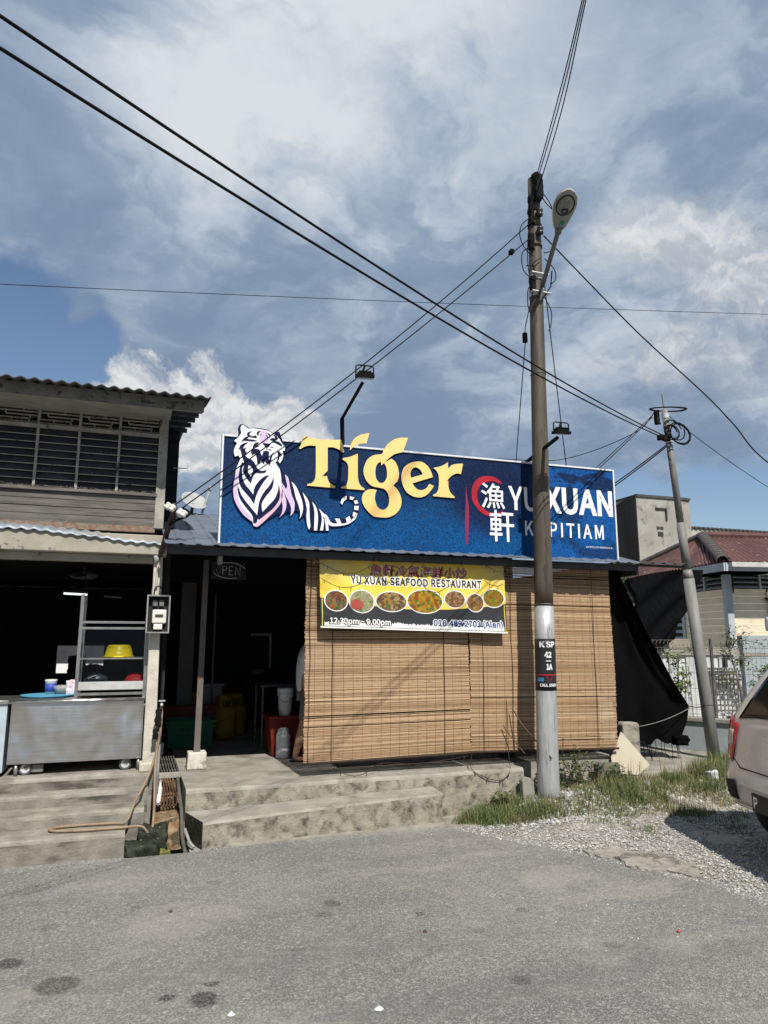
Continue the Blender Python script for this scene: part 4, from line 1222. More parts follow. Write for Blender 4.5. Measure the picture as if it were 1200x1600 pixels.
D_ = [(183, 308, 58, 57, 'fried wings', [(.20, .05, .025), (.33, .11, .05), (.10, .03, .02), (.42, .19, .09), (.07, .12, .03)], 42),
      (317, 312, 65, 64, 'squid rings', [(.50, .46, .30), (.62, .58, .42), (.22, .30, .12), (.40, .42, .25), (.55, .50, .33)], 48),
      (475, 314, 83, 57, 'chilli noodles', [(.22, .09, .04), (.50, .30, .12), (.10, .05, .04), (.55, .42, .25), (.14, .18, .07)], 46),
      (658, 315, 97, 68, 'orange curry', [(.62, .33, .05), (.70, .45, .10), (.55, .25, .04), (.10, .22, .05), (.40, .12, .04)], 34),
      (825, 305, 58, 50, 'pork slices', [(.30, .14, .08), (.48, .30, .18), (.18, .09, .05), (.55, .38, .26), (.20, .14, .06)], 44),
      (943, 327, 50, 52, 'shellfish', [(.35, .20, .08), (.45, .28, .14), (.14, .12, .05), (.52, .36, .22), (.40, .16, .10)], 48),
      (1053, 303, 62, 53, 'fried noodles', [(.38, .18, .05), (.46, .24, .07), (.30, .13, .04), (.50, .33, .10), (.10, .30, .06)], 60)]
for (x, y, rx, ry, nm, cols, sc) in D_:
    u = (x - 103) / 1022
    v = 1 - (y - 50 - .049 * (x - 103)) / 408
    disc(u, v, rx / 1022 + .004, ry / 408 + .010, .0018).done('dish_rim', m_pw, ban, smooth=True)
    disc(u, v, rx / 1022 - .002, ry / 408 - .006, .0034).done('dish_picture', food('picture of ' + nm, cols, sc), ban, smooth=True, label='printed picture of ' + nm)
disc(.183, .335, .034, .075, .0042).done('dip_picture', pm('print red sauce', (.36, .075, .05), (.30, .06, .04), 8, .5), ban, smooth=True)
for (u, v) in ((.010, .98), (.99, .985), (.3, .99), (.55, .99), (.78, .99)):
    p = Vector(BF(u, v, 0))
    MB().tube(poly3([p, p + Vector((.01, -.01, .03)), p + Vector((0, 0, .055))], 4), .003, 5).done('tie', m_dark, ban)

# ------------------------------------------------------------------ utility pole with notice plate
PB, PT = Vector((3.735, 6.10, .00)), Vector((3.868, 6.13, 6.62))
PO = Vector((.074, .12, .075))       # the pole, its lamp and its cable ends stand this far nearer to the shop


def pole_c(z):
    f = (z - PB.z) / (PT.z - PB.z)
    return PB.lerp(PT, f)


def pole_r(z):
    return .104 - .040 * (z - PB.z) / (PT.z - PB.z)


pole = thing('utility_pole', 'tall brown utility pole with silver base and black notice plate', 'utility pole', (3.735, 6.1, .05))
m_pole = pm('tarred brown pole', (.100, .083, .064), (.066, .053, .040), 5, .55, .25, 40, stretch=(3, 3, .4), stain=(.030, .024, .018), sscale=5, slo=.54, shi=.70, stain_stretch=(3, 3, .35))
m_silv = pm('silver pole paint', (.47, .475, .48), (.36, .365, .37), 6, .5, .3, 50, stretch=(3, 3, .6), stain=(.20, .19, .18), sscale=5, slo=.56, shi=.66, stain_stretch=(5, 5, .4), metal=.35)
m_plate = pm('black notice plate', (.016, .016, .017), (.022, .022, .022), 6, .45)
m_galv = pm('galvanised fitting', (.60, .61, .61), (.48, .49, .50), 8, .5, metal=.3)
m_blk = pm('black cable', (.0075, .0075, .008), (.011, .011, .011), 8, .8, spec=.08)
m_ins = pm('dark porcelain', (.030, .022, .020), (.045, .03, .026), 8, .35)


def pole_tube(z0, z1, dr, n=24):
    k = max(2, int((z1 - z0) / .25))
    zs = [z0 + (z1 - z0) * i / k for i in range(k + 1)]
    return MB().tube([pole_c(z) for z in zs], [pole_r(z) + dr for z in zs], n)


pole_tube(1.846, 6.62, 0).done('shaft', m_pole, pole, smooth=True)
pole_tube(-.12, 1.856, .0015).done('silver_base', m_silv, pole, smooth=True)
PA0 = math.atan2(-6.1, -3.74)


def PF(u, v, w):
    c_ = pole_c(v)
    r_ = pole_r(v) + .004 + w
    a = PA0 + u / r_
    return (c_.x + math.cos(a) * r_, c_.y + math.sin(a) * r_, v)


pl_ = MB().grid(lambda u, v: PF(-.24 + .44 * u, 1.045 + (1.538 - 1.045) * v, 0), 40, 6).done('notice_plate', m_plate, pole, smooth=True, solid=.002)
m_pltx = pm('plate white', (.74, .74, .73), (.7, .7, .7), 5, .5)
for s, a, b, lo, hi in (('K SP', -.052, .105, 1.458, 1.508), ('42', -.004, .060, 1.359, 1.410), ('1A', .012, .068, 1.244, 1.294), ('CALL 15454', -.058, .125, 1.084, 1.109)):
    text(s, a, b, lo, hi, PF, m_pltx, pl_, offset=.018, w=.0025)
for (a, b, lo, hi, m_, nm) in ((.006, .058, 1.321, 1.329, m_pltx, 'dividing_line'), (-.10, .13, 1.188, 1.198, m_sred, 'red_line'), (-.088, -.018, 1.131, 1.166, pm('plate blue', (.03, .16, .33), (.04, .18, .36), 5, .5), 'blue_patch')):
    MB().grid(lambda u, v: PF(a + (b - a) * u, lo + (hi - lo) * v, .002), 14, 1).done(nm, m_, pl_)
hx = [(.012, 1.188), (.012, 1.166), (.022, 1.151), (.034, 1.131), (.048, 1.148), (.062, 1.162), (.064, 1.188)]
MB().tube([PF(a, b, .003) for a, b in hx], .0022, 5).done('red_emblem', m_sred, pl_)
for z in (1.876, 4.3):
    MB().tube([pole_c(z + k * .0) + Vector((math.cos(a) * (pole_r(z) + .002), math.sin(a) * (pole_r(z) + .002), 0)) for k, a in enumerate([2 * math.pi * j / 24 for j in range(25)])], .005, 5).done('strap', m_dsteel, pole)


def ring(z, h, dr, name, m_, parent=None):
    mb = MB()
    c_ = pole_c(z)
    r_ = pole_r(z)
    mb.lathe([(r_ + .0005, -h / 2), (r_ + dr, -h / 2), (r_ + dr, h / 2), (r_ + .0005, h / 2)], c_, 24)
    return mb.done(name, m_, parent or pole)


ring(5.40, .05, .012, 'clamp_band', m_galv)
ring(5.205, .05, .012, 'clamp_band', m_galv)
ring(5.78, .025, .008, 'strap', m_blk)
ring(6.03, .03, .010, 'strap', m_blk)
ring(6.22, .03, .012, 'strap', m_blk)
# bracket plates, insulator spools, tangled tails
c_ = pole_c(5.3)
MB().bar((c_.x - .11, c_.y - .085, 5.42), (c_.x + .10, c_.y - .085, 5.42), .012, .055, (0, 1, 0)).done('bracket_plate', m_galv, pole)
MB().bar((c_.x - .11, c_.y - .085, 5.205), (c_.x + .11, c_.y - .085, 5.205), .012, .055, (0, 1, 0)).done('bracket_plate', m_galv, pole)
MB().box(c_.x - .10, c_.x - .055, c_.y - .09, c_.y - .02, 5.215, 5.39).done('fuse_box', m_blk, pole, bevel=.004)
for z in (5.93, 6.15):
    c_ = pole_c(z)
    MB().lathe([(.010, -.05), (.032, -.045), (.036, -.025), (.022, -.008), (.036, .01), (.036, .03), (.014, .05)], (c_.x + .005, c_.y - pole_r(z) - .035, z), 14).done('insulator', m_ins, pole, smooth=True)
    MB().tube([(c_.x + .005, c_.y - pole_r(z) + .01, z - .05), (c_.x + .005, c_.y - pole_r(z) - .035, z - .055), (c_.x + .005, c_.y - pole_r(z) - .035, z + .055), (c_.x + .005, c_.y - pole_r(z) + .01, z + .05)], .006, 6).done('spool_bracket', m_blk, pole)
c_ = pole_c(6.55)
lump(c_.x - .05, c_.x + .04, c_.y - .13, c_.y - .055, 6.30, 6.62, 21, .018).done('cable_tangle', m_blk, pole, smooth=True)
lump(c_.x - .10, c_.x - .055, c_.y - .08, c_.y - .02, 6.02, 6.34, 22, .018).done('cable_tangle', m_blk, pole, smooth=True)
lump(c_.x - .115, c_.x - .06, c_.y - .07, c_.y - .02, 5.72, 5.90, 25, .018).done('cable_tangle', m_blk, pole, smooth=True)
rl = random.Random(5)
lo = MB()
for P in ([(-.06, 6.10), (-.20, 5.98), (-.23, 5.82), (-.15, 5.68), (-.07, 5.62)], [(-.07, 6.00), (-.14, 5.9), (-.15, 5.60), (-.12, 5.40), (-.07, 5.36)], [(-.07, 5.75), (-.22, 5.62), (-.20, 5.42), (-.06, 5.32)],
          [(-.06, 5.50), (-.17, 5.49)], [(.0, 5.60), (-.09, 5.52), (-.06, 5.44), (.08, 5.45)], [(.07, 5.62), (.17, 5.50), (.20, 5.40), (.13, 5.32)], [(-.08, 5.30), (-.16, 5.20), (-.17, 5.02), (-.12, 4.95)],
          [(.04, 5.15), (.12, 5.0), (.13, 4.86), (.10, 4.78)], [(.05, 6.34), (.12, 6.30), (.20, 6.22)], [(.02, 6.46), (.16, 6.26), (.22, 6.0), (.20, 5.78), (.10, 5.70), (.07, 5.70)]):
    lo.tube(poly3([(pole_c(z).x + a, pole_c(z).y - .085 + rl.uniform(-.02, .02), z) for a, z in P], 5), .0055, 5)
lo.done('loose_wires', m_blk, pole, kind='stuff')
MB().tube([Vector((pole_c(5.08).x, pole_c(5.08).y - .10, 5.10)), Vector((pole_c(5.08).x + .14, 6.05, 5.30)), Vector((3.93, 5.94, 5.42))], .007, 6).done('stay_hook', m_blk, pole)

pole.location = Vector(pole.location) + PO

# ------------------------------------------------------------------ street lamp clamped to the pole
lamp = thing('street_lamp', 'grey street lamp on slanted arm clamped to the utility pole', 'street lamp', (3.86, 6.0, 5.2))
A0, A1 = Vector((3.83, 6.03, 5.18)), Vector((3.700, 5.42, 5.592))
H0, H1 = Vector((3.712, 5.46, 5.570)), Vector((3.522, 4.985, 5.676))
m_arm = pm('dull grey steel arm', (.13, .13, .125), (.09, .09, .088), 7, .5, .1, 40)
m_lhead = pm('pale grey lamp housing', (.26, .275, .262), (.21, .225, .215), 4, .45)
m_lens = pm('dim lamp lens', (.19, .20, .175), (.12, .13, .11), 30, .25, spec=.5)
MB().tube([A0, A0.lerp(A1, .5), A1], .024, 12).done('arm', m_arm, lamp, smooth=True)
MB().tube([A0.lerp(A1, .16) + Vector((0, 0, -.05)), A0 + Vector((.01, .02, -.06))], .012, 6).done('arm_brace', m_galv, lamp)
ax = (H1 - H0)
Lh = ax.length
ax.normalize()
sx_ = ax.cross(Vector((0, 0, 1))).normalized()
up_ = sx_.cross(ax)


def headpt(t, a, k=1.0):
    wp = [(0, .036), (.10, .058), (.25, .080), (.45, .103), (.65, .112), (.82, .098), (.94, .060), (1.0, .008)]
    for i in range(len(wp) - 1):
        if wp[i][0] <= t <= wp[i + 1][0]:
            s = (t - wp[i][0]) / (wp[i + 1][0] - wp[i][0])
            wv_ = wp[i][1] + (wp[i + 1][1] - wp[i][1]) * s
            break
    hu = wv_ * .75 * math.sin(a) if a < math.pi else wv_ * .22 * math.sin(a)
    return H0 + ax * (Lh * t) + sx_ * (math.cos(a) * wv_ * k) + up_ * hu


ts = [0, .05, .10, .18, .25, .35, .45, .55, .65, .74, .82, .88, .94, .975, 1.0]
MB().grid(lambda u, v: headpt(ts[round(v * 14)], 2 * math.pi * (u % 1.0)), 28, 14).done('housing', m_lhead, lamp, smooth=True)
MB().tube([headpt(t_, math.pi * s_) + up_ * -.004 for s_, seq in ((1, ts[1:]), (0, ts[1:][::-1])) for t_ in seq], .006, 6).done('rim', pm('white rim', (.66, .67, .66), (.58, .6, .6), 4, .4), lamp)


def lens(u, v):
    a = 2 * math.pi * u
    r_ = v
    return H0 + ax * (Lh * (.655 + .235 * math.sin(a) * r_)) + sx_ * (math.cos(a) * r_ * .084) + up_ * (-.020 - .032 * (1 - r_ * r_))


ln_ = MB().grid(lens, 30, 6).done('lens', m_lens, lamp, smooth=True)
MB().tube([Vector(lens(k / 30, 1.0)) + up_ * -.004 for k in range(31)], .005, 5).done('lens_gasket', m_blk, ln_)
MB().tube([H0 + ax * (Lh * .58) + sx_ * (.028 * math.cos(k * .5236)) + ax * (.028 * math.sin(k * .5236)) + up_ * -.0555 for k in range(13)], .006, 5).done('lens_ring', m_blk, ln_)
MB().obox(H0 + ax * (Lh * .22) - sx_ * .01 + up_ * -.021, ax * .024, sx_ * .018, up_ * .002).done('sticker', pm('green sticker', (.03, .16, .10), (.04, .18, .12), 4, .5), lamp)
MB().tube([H0 - ax * .03, H0 + ax * .05], .034, 12).done('spigot', m_arm, lamp, smooth=True)

lamp.location = Vector(lamp.location) + PO

# ------------------------------------------------------------------ floodlights over the billboard
def flood(name_label, pts, lp, yaw):
    t = thing('floodlight', name_label, 'floodlight', pts[0], 'floodlights over the billboard')
    for a, b in zip(pts[:-1], pts[1:]):
        MB().bar(a, b, .030, .030, (.3, .2, .5)).done('arm', m_blk, t)
    L = Vector(lp)
    fx, fy = Vector((math.cos(yaw), math.sin(yaw), 0)), Vector((-math.sin(yaw), math.cos(yaw), 0))
    tilt = Vector((0, 0, 1)) * .97 + fy * -.22
    nrm = tilt.normalized()
    fy2 = nrm.cross(fx)
    hz = MB()
    hz.obox(L, fx * .078, fy2 * .056, nrm * .014)
    hz.obox(L + nrm * .026, fx * .064, fy2 * .042, nrm * .012)
    for k in range(7):
        hz.obox(L + nrm * .045 + fx * (-.048 + .016 * k), fx * .0025, fy2 * .036, nrm * .008)
    hz.done('housing', m_blk, t)
    MB().obox(L - nrm * .0155, fx * .072, fy2 * .050, nrm * .0015).done('glass', pm('floodlight glass', (.25, .25, .24), (.2, .2, .2), 4, .25), t)
    e = .080
    gp = [L - fx * e + nrm * 0, L - fx * e + Vector((0, 0, .095)), L - fx * (e - .02) + Vector((0, 0, .107)), L + fx * (e - .02) + Vector((0, 0, .103)), L + fx * e + Vector((0, 0, .088)), L + fx * e]
    MB().tube(gp, .0065, 6).done('yoke', m_blk, t)
    MB().bar(L + Vector((0, 0, .035)) - fx * .02, L + Vector((0, 0, .104)), .018, .012, (0, 1, 0)).done('yoke_stem', m_blk, t)


flood('floodlight on a tall bent arm above the yellow letters', [(1.850, 6.575, 3.20), (1.834, 6.575, 3.775), (1.802, 5.80, 3.868)], (1.800, 5.72, 3.900), -.12)
flood('floodlight on a short arm just right of the utility pole', [(3.905, 6.575, 3.20), (3.905, 6.575, 3.495), (3.850, 5.86, 3.575)], (3.842, 5.78, 3.600), -.12)

# ------------------------------------------------------------------ thin leaning pole with cable coils
tp = thing('telephone_pole', 'thin leaning steel pole with coiled black cable near its top', 'telephone pole', (6.645, 7.1, .1))
T0, T1 = Vector((6.655, 7.1, .02)), Vector((6.268, 7.1, 4.60))
Tc = lambda z: T0.lerp(T1, (z - T0.z) / (T1.z - T0.z))
m_tp = pm('dull grey steel pole', (.22, .215, .20), (.16, .155, .145), 6, .55, .15, 40, stretch=(3, 3, .5), stain=(.09, .08, .07), sscale=6, slo=.6, shi=.72)
MB().tube([Tc(.02), Tc(1.1), Tc(2.35)], [.075, .070, .066], 18).done('lower_tube', m_tp, tp, smooth=True)
MB().tube([Tc(2.34), Tc(2.46)], [.066, .052], 18).done('reducer', m_tp, tp, smooth=True)
MB().tube([Tc(2.45), Tc(3.05)], [.052, .050], 16).done('middle_tube', m_tp, tp, smooth=True)
MB().tube([Tc(3.04), Tc(4.52)], [.043, .038], 16).done('upper_tube', m_tp, tp, smooth=True)
MB().tube([Tc(4.5), Tc(4.72)], .010, 8).done('top_pin', m_tp, tp)
MB().tube([Tc(4.08) + Vector((0, 0, 0)), Tc(4.16)], .050, 14).done('clamp_band', m_galv, tp)
MB().tube([Tc(4.40), Tc(4.46)], .046, 14).done('clamp_band', m_galv, tp)


def coil(cx, cz, r0, n, wob_, tiltx, seed, name):
    rr = random.Random(seed)
    P = []
    for k in range(n * 14 + 1):
        a = 2 * math.pi * k / 14
        r_ = r0 + wob_ * math.sin(k * .37 + seed)
        P.append(Vector((Tc(4.2).x + cx + r_ * math.cos(a), 7.02 - .02 * math.sin(k * .5) + tiltx * math.sin(a) * r_, cz + r_ * math.sin(a) * (1 if tiltx < 1 else .25))))
    MB().tube(P, .0085, 5).done(name, m_blk, tp)


coil(-.02, 4.50, .20, 2, .018, 1.2, 1, 'cable_coil')
coil(.11, 4.18, .15, 2, .02, .3, 2, 'cable_coil')
coil(-.02, 4.20, .10, 2, .02, .3, 3, 'cable_coil')
coil(.03, 4.25, .14, 1, .03, .4, 4, 'cable_coil')
lump(Tc(4.1).x - .22, Tc(4.1).x - .05, 7.0, 7.06, 4.08, 4.14, 31, .015).done('splice_box', m_blk, tp, smooth=True)
lump(Tc(4.1).x - .25, Tc(4.1).x - .20, 7.0, 7.06, 4.28, 4.46, 32, .012).done('splice_box', m_blk, tp, smooth=True)
MB().tube(poly3([Tc(4.0) + Vector((-.05, -.06, 0)), Tc(3.9) + Vector((-.10, -.06, 0)), Tc(3.82) + Vector((-.06, -.06, 0))], 4), .005, 5).done('wire_tail', m_blk, tp)

# ------------------------------------------------------------------ overhead cables, each one its own
def cable(pts, r, label, m_=None, group='overhead cables'):
    o = MB().tube(pts, r, 6).done('overhead_cable', m_ or m_blk, None, smooth=True)
    return tag(o, label, 'cable', group)


def through(a, b, ext):
    """line from b back through a, continued by ext times its length"""
    a, b = Vector(a), Vector(b)
    return a + (a - b) * ext


E1 = Tc(4.13) + Vector((-.08, -.05, 0))
def cab_mid(a, b, drop, ext):
    """cable that passes point a, ends at b and carries on past the picture"""
    a2 = through(a, b, ext)
    pts = []
    n = 40
    bb_ = Vector(b)
    for i in range(n + 1):
        s = i / n
        p = a2.lerp(bb_, s)
        L_ = ext / (1 + ext)
        u_ = (s - L_) / (1 - L_)
        p.z -= drop * 4 * u_ * (1 - u_) if s > L_ else 0
        pts.append(p)
    return pts


cable(cab_mid((-.532, 2.3, 3.609), E1 + Vector((0, 0, .01)), .10, .6), .0066, 'upper of two thick black cables sweeping down to the thin pole')
cable(cab_mid((-.523, 2.3, 3.491), E1 + Vector((0, 0, -.02)), .10, .6), .0066, 'lower of two thick black cables sweeping down to the thin pole')
topc = pole_c(6.55) + Vector((.01, -.09, 0)) + PO
for k, (dx, dz) in enumerate(((-.018, .0), (.004, .03), (.026, -.01))):
    a = topc + Vector((dx * 1.5, 0, .04 + dz))
    b = Vector((3.425 + dx * .8, 4.5, 7.163))
    P = [a, a.lerp(b, .5) + Vector((.01 * k, 0, -.05)), b, b + (b - a) * 1.2 + Vector((0, 0, .35)), b + (b - a) * 4 + Vector((0, 0, 2.2))]
    cable(poly3(P, 8), .0058, ('left', 'middle', 'right')[k] + ' strand of the three steep wires rising from the tall pole top', group='wires rising from the pole top')
hc1, hc2 = Vector((.247, 6.38, 2.748)), Vector((.325, 6.38, 2.735))
j1, j2 = Vector((3.745, 6.04, 6.00)) + PO, Vector((3.745, 6.04, 5.83)) + PO
cable(sag(j1 + Vector((0, -.04, 0)), hc1, .10, 36), .0062, 'service cable from tall pole passing over the tiger, upper one')
cable(sag(j2, hc2, .06, 36), .0062, 'service cable from tall pole passing over the tiger, lower one with a splice')
o = lump(3.50, 3.545, 6.04, 6.09, 5.605, 5.65, 41, .008).done('cable_splice', m_blk, None, smooth=True)
tag(o, 'small black splice clamp on the service cable left of the tall pole', 'cable splice')
cable(sag((-7.5, 12, 6.63), (22, 12, 10.40), .12, 30), .0055, 'thin faint wire running straight across the whole sky')
cable(poly3([(pole_c(5.9).x + .144, 6.18, 5.975), (4.35, 6.05, 5.52), (5.05, 6.02, 4.917), (5.868, 6.0, 4.314), (6.25, 6.0, 4.00), (6.75, 6.0, 3.565), (8.3, 6.0, 2.9)], 8), .0072, 'black cable drooping from tall pole to right edge of the sky')
cable(sag(Tc(4.45) + Vector((.04, 0, 0)), (10.6, 9.2, 4.05), .05, 20), .005, 'thin wire leaving the thin pole towards the right')
cable(poly3([Tc(4.48) + Vector((-.15, 0, .0)), (6.0, 7.4, 4.25), (5.35, 8.1, 4.02), (4.59, 9.0, 4.16), (4.35, 9.0, 3.7), (4.25, 9.0, 3.14)], 8), .005, 'wavy thin wire from thin pole dipping behind the billboard')
for k in range(2):
    cable(sag(Tc(4.42) + Vector((-.2, 0, -.02 * k)), (5.2, 9.0, 3.12), .03 + .03 * k, 20), .0048, ('upper', 'lower')[k] + ' of two close wires from thin pole to the roof behind letters')
    cable(sag(Tc(4.05) + Vector((-.04, 0, -.02 * k)), (5.05, 8.3, 2.98), .03 + .02 * k, 20), .0075, ('upper', 'lower')[k] + ' of two black cables from thin pole down behind board corner')
cable([Vector((3.826, 6.17, 5.275)), Vector((3.746, 6.22, 4.875)), Vector((3.739, 6.22, 4.795))] + [Vector((3.739, 6.22, 4.695)).lerp(Vector((4.117, 7.2, 3.45)), i / 8) for i in range(9)], .0055, 'stay wire left of the tall pole with a black insulator', group='stay wires of the tall pole')
o = MB().box(3.716, 3.762, 6.20, 6.24, 4.705, 4.815).done('stay_insulator', m_blk, None, bevel=.006)
tag(o, 'black insulator block hanging on the left stay wire', 'insulator')
cable(sag((3.994, 6.20, 5.405), (4.845, 7.2, 3.55), .01, 20), .0055, 'twisted stay wire right of the tall pole', group='stay wires of the tall pole')

# ------------------------------------------------------------------ house corner: insulators, coach lamp, dish, aerial
t = thing('service_bracket', 'bundle of brown wires with four white insulators at the house corner', 'insulator bracket', (.22, 6.8, 2.45))
m_porc = pm('white porcelain', (.70, .68, .63), (.6, .58, .52), 6, .3)
m_bun = pm('brown taped wires', (.085, .055, .042), (.05, .035, .03), 12, .8, .3, 60)
MB().tube(poly3([(.175, 6.80, 2.36), (.205, 6.70, 2.46), (.225, 6.56, 2.56), (.250, 6.44, 2.66), (.266, 6.39, 2.735), (.247, 6.385, 2.77)], 5), [.026] * 20 + [.03] * 6, 8).done('wire_bundle', m_bun, t, smooth=True)
MB().tube(poly3([(.235, 6.46, 2.60), (.302, 6.40, 2.64), (.368, 6.385, 2.664), (.396, 6.385, 2.706), (.34, 6.385, 2.743)], 5), .011, 6).done('wire_bundle', m_blk, t, smooth=True)
for (x, z) in ((.210, 2.748), (.247, 2.733), (.316, 2.70), (.348, 2.686)):
    M_ = MB().lathe([(.008, -.030), (.026, -.026), (.032, -.006), (.018, .002), (.030, .012), (.022, .030)], (0, 0, 0), 14)
    rot = Matrix.Rotation(R(38), 3, 'Y')
    M_.v = [tuple(rot @ Vector(p) + Vector((x, 6.365, z))) for p in M_.v]
    M_.done('insulator', m_porc, t, smooth=True)
t = thing('corner_lamp', 'dirty glass jar lamp tilted on the beam corner', 'lamp', (.14, 6.8, 2.5))
def tilted(prof, c_, ang, n=14):
    mb = MB().lathe(prof, (0, 0, 0), n)
    rot = Matrix.Rotation(R(ang), 3, 'Y')
    mb.v = [tuple(rot @ Vector(p) + Vector(c_)) for p in mb.v]
    return mb
tilted([(.020, .0), (.020, .10), (.026, .105)], (.125, 6.80, 2.42), -22).done('stem', m_grime, t, smooth=True)
tilted([(.028, .0), (.034, .03), (.026, .055)], (.139, 6.80, 2.385), -22).done('cap', m_porc, t, smooth=True)
tilted([(.010, -.085), (.022, -.075), (.026, -.03), (.028, .0)], (.139, 6.80, 2.388), -12).done('jar', pm('cloudy glass', (.55, .55, .53), (.38, .38, .37), 14, .25, spec=.6), t, smooth=True)
t = thing('satellite_dish', 'white satellite dish tipped skyward behind the house corner', 'satellite dish', (.6, 8.7, 3.05))
dn = Vector((.28, -.62, .73)).normalized()
dx_ = dn.cross(Vector((0, 1, 0))).normalized()
dy_ = dn.cross(dx_)
DC = Vector((.610, 9.0, 3.315))
MB().grid(lambda u, v: DC + dx_ * (.165 * v * math.cos(6.28319 * u)) + dy_ * (.200 * v * math.sin(6.28319 * u)) + dn * (.055 * v * v - .05), 30, 6).done('reflector', pm('dull white dish', (.40, .41, .41), (.33, .34, .34), 5, .5), t, smooth=True, solid=.006)
MB().tube([DC + Vector((.10, 0, -.16)), DC + Vector((.185, -.02, .155))], .016, 8).done('feed_arm', pm('grey plastic', (.42, .43, .43), (.35, .36, .36), 5, .5), t)
MB().box(DC.x + .165, DC.x + .205, 8.95, 9.0, DC.z + .14, DC.z + .19).done('receiver', MATS['grey plastic'], t, bevel=.006)
MB().tube([DC - dn * .05, DC + Vector((-.03, .05, -.25))], .02, 8).done('mast', m_dsteel, t)
t = thing('aerial', 'small metal aerial rod poking out beside the upper eave', 'aerial', (.4, 8, 3.48))
MB().tube([(.30, 8.0, 3.475), (.455, 8.0, 3.482)], .005, 6).done('rod', m_galv, t)
MB().tube([(.455, 8.0, 3.45), (.455, 8.0, 3.515)], .006, 6).done('tip', m_galv, t)

# ------------------------------------------------------------------ electricity meter on the post
t = thing('electric_meter', 'white electricity meter in a dark open box on the post', 'electric meter', (.19, 6.8, 1.7))
MB().box(.098, .282, 6.775, 6.80, 1.672, 1.985).done('backboard', m_dark, t)
fr = MB()
for a in ((.090, .102, 1.668, 1.990), (.278, .290, 1.668, 1.990)):
    fr.box(a[0], a[1], 6.70, 6.80, a[2], a[3])
for a in ((1.660, 1.672), (1.986, 1.998)):
    fr.box(.0905, .2895, 6.701, 6.80, a[0], a[1])
fr.done('box_frame', pm('grey box edge', (.30, .30, .29), (.2, .2, .2), 8, .6), t)
MB().box(.140, .262, 6.725, 6.775, 1.745, 1.868).done('meter', m_porc, t, bevel=.012)
MB().box(.165, .235, 6.722, 6.7245, 1.80, 1.826).done('display', pm('dark lcd', (.06, .065, .06), (.04, .04, .04), 5, .3), t)
MB().box(.155, .232, 6.735, 6.775, 1.692, 1.742).done('terminal_cover', m_porc, t, bevel=.006)
for x in (.14, .195):
    MB().box(x, x + .042, 6.745, 6.775, 1.90, 1.955).done('fuse', pm('grey fuse', (.16, .16, .16), (.1, .1, .1), 8, .6), t, bevel=.004)
MB().tube(poly3([(.15, 6.76, 1.98), (.15, 6.75, 2.05), (.19, 6.75, 2.08), (.22, 6.75, 2.03), (.22, 6.76, 1.98)], 4), .006, 5).done('cable_loop', m_blk, t)
t = thing('wall_conduit', 'grime streaked cable conduit running down the post front', 'conduit', (.165, 6.82, 2.2))
MB().tube(poly3([(.172, 6.822, 2.34), (.164, 6.822, 2.2), (.162, 6.822, 2.06)], 4), .011, 8).done('tube', m_postl, t, smooth=True)

# ------------------------------------------------------------------ hose, tap, pipes by the post
m_hose = pm('dirty pink beige hose', (.30, .215, .14), (.21, .15, .10), 9, .6, stain=(.15, .11, .08), sscale=14, slo=.6, shi=.7)
hp = [(.262, 6.77, 1.03), (.268, 6.75, .95), (.262, 6.74, .80), (.24, 6.73, .62), (.235, 6.66, .47), (.235, 6.55, .35), (.232, 6.34, .23), (.21, 6.14, .11), (.14, 6.085, .19), (.02, 6.10, .192), (-.25, 6.11, .190), (-.45, 6.14, .192),
      (-.52, 6.20, .192), (-.47, 6.265, .192), (-.30, 6.275, .192), (-.08, 6.26, .192), (.02, 6.23, .2), (.07, 6.30, .30), (.12, 6.50, .36), (.175, 6.68, .44), (.235, 6.74, .62), (.24, 6.76, .80)]
o = MB().tube(poly3(hp, 6), .0105, 8).done('garden_hose', m_hose, None, smooth=True)
tag(o, 'beige garden hose looped on the lowest left step', 'hose')
o = MB().tube(poly3([(.45, 7.05, .36), (.448, 6.75, .30), (.455, 6.45, .20), (.452, 6.25, .08), (.47, 6.08, -.02), (.50, 6.0, -.10)], 6), .015, 8).done('garden_hose', pm('grey hose', (.12, .115, .105), (.08, .078, .07), 9, .6), None, smooth=True)
tag(o, 'dark grey hose dropping into the gutter pit beside the plinth', 'hose')
o = MB().tube(poly3([(.47, 6.20, .12), (.50, 6.10, .05), (.53, 6.04, .02)], 6), .012, 8).done('pipe_stub', pm('pale grey tube', (.38, .38, .36), (.28, .28, .27), 9, .6), None, smooth=True)
tag(o, 'pale plastic tube lying across the gutter pit corner', 'pipe')
t = thing('water_pipe', 'upright grey water pipes with a tap against the post', 'water pipe', (.25, 6.78, .7))
for (x, z1) in ((.245, .92), (.262, .70)):
    MB().tube([(x, 6.775, .02), (x, 6.775, z1)], .0125, 8).done('riser', pm('grey water pipe', (.24, .235, .22), (.15, .145, .135), 9, .6), t, smooth=True)
MB().tube([(.262, 6.775, 1.04), (.262, 6.70, 1.045)], .012, 8).done('tap', m_galv, t)
MB().bar((.235, 6.71, 1.075), (.29, 6.71, 1.075), .010, .010).done('tap_handle', m_galv, t)
lump(.215, .27, 6.72, 6.77, .86, 1.0, 51, .018).done('taped_joint', m_blk, t, smooth=True)
lump(.20, .245, 6.72, 6.77, .75, .84, 52, .012).done('taped_joint', m_blk, t, smooth=True)

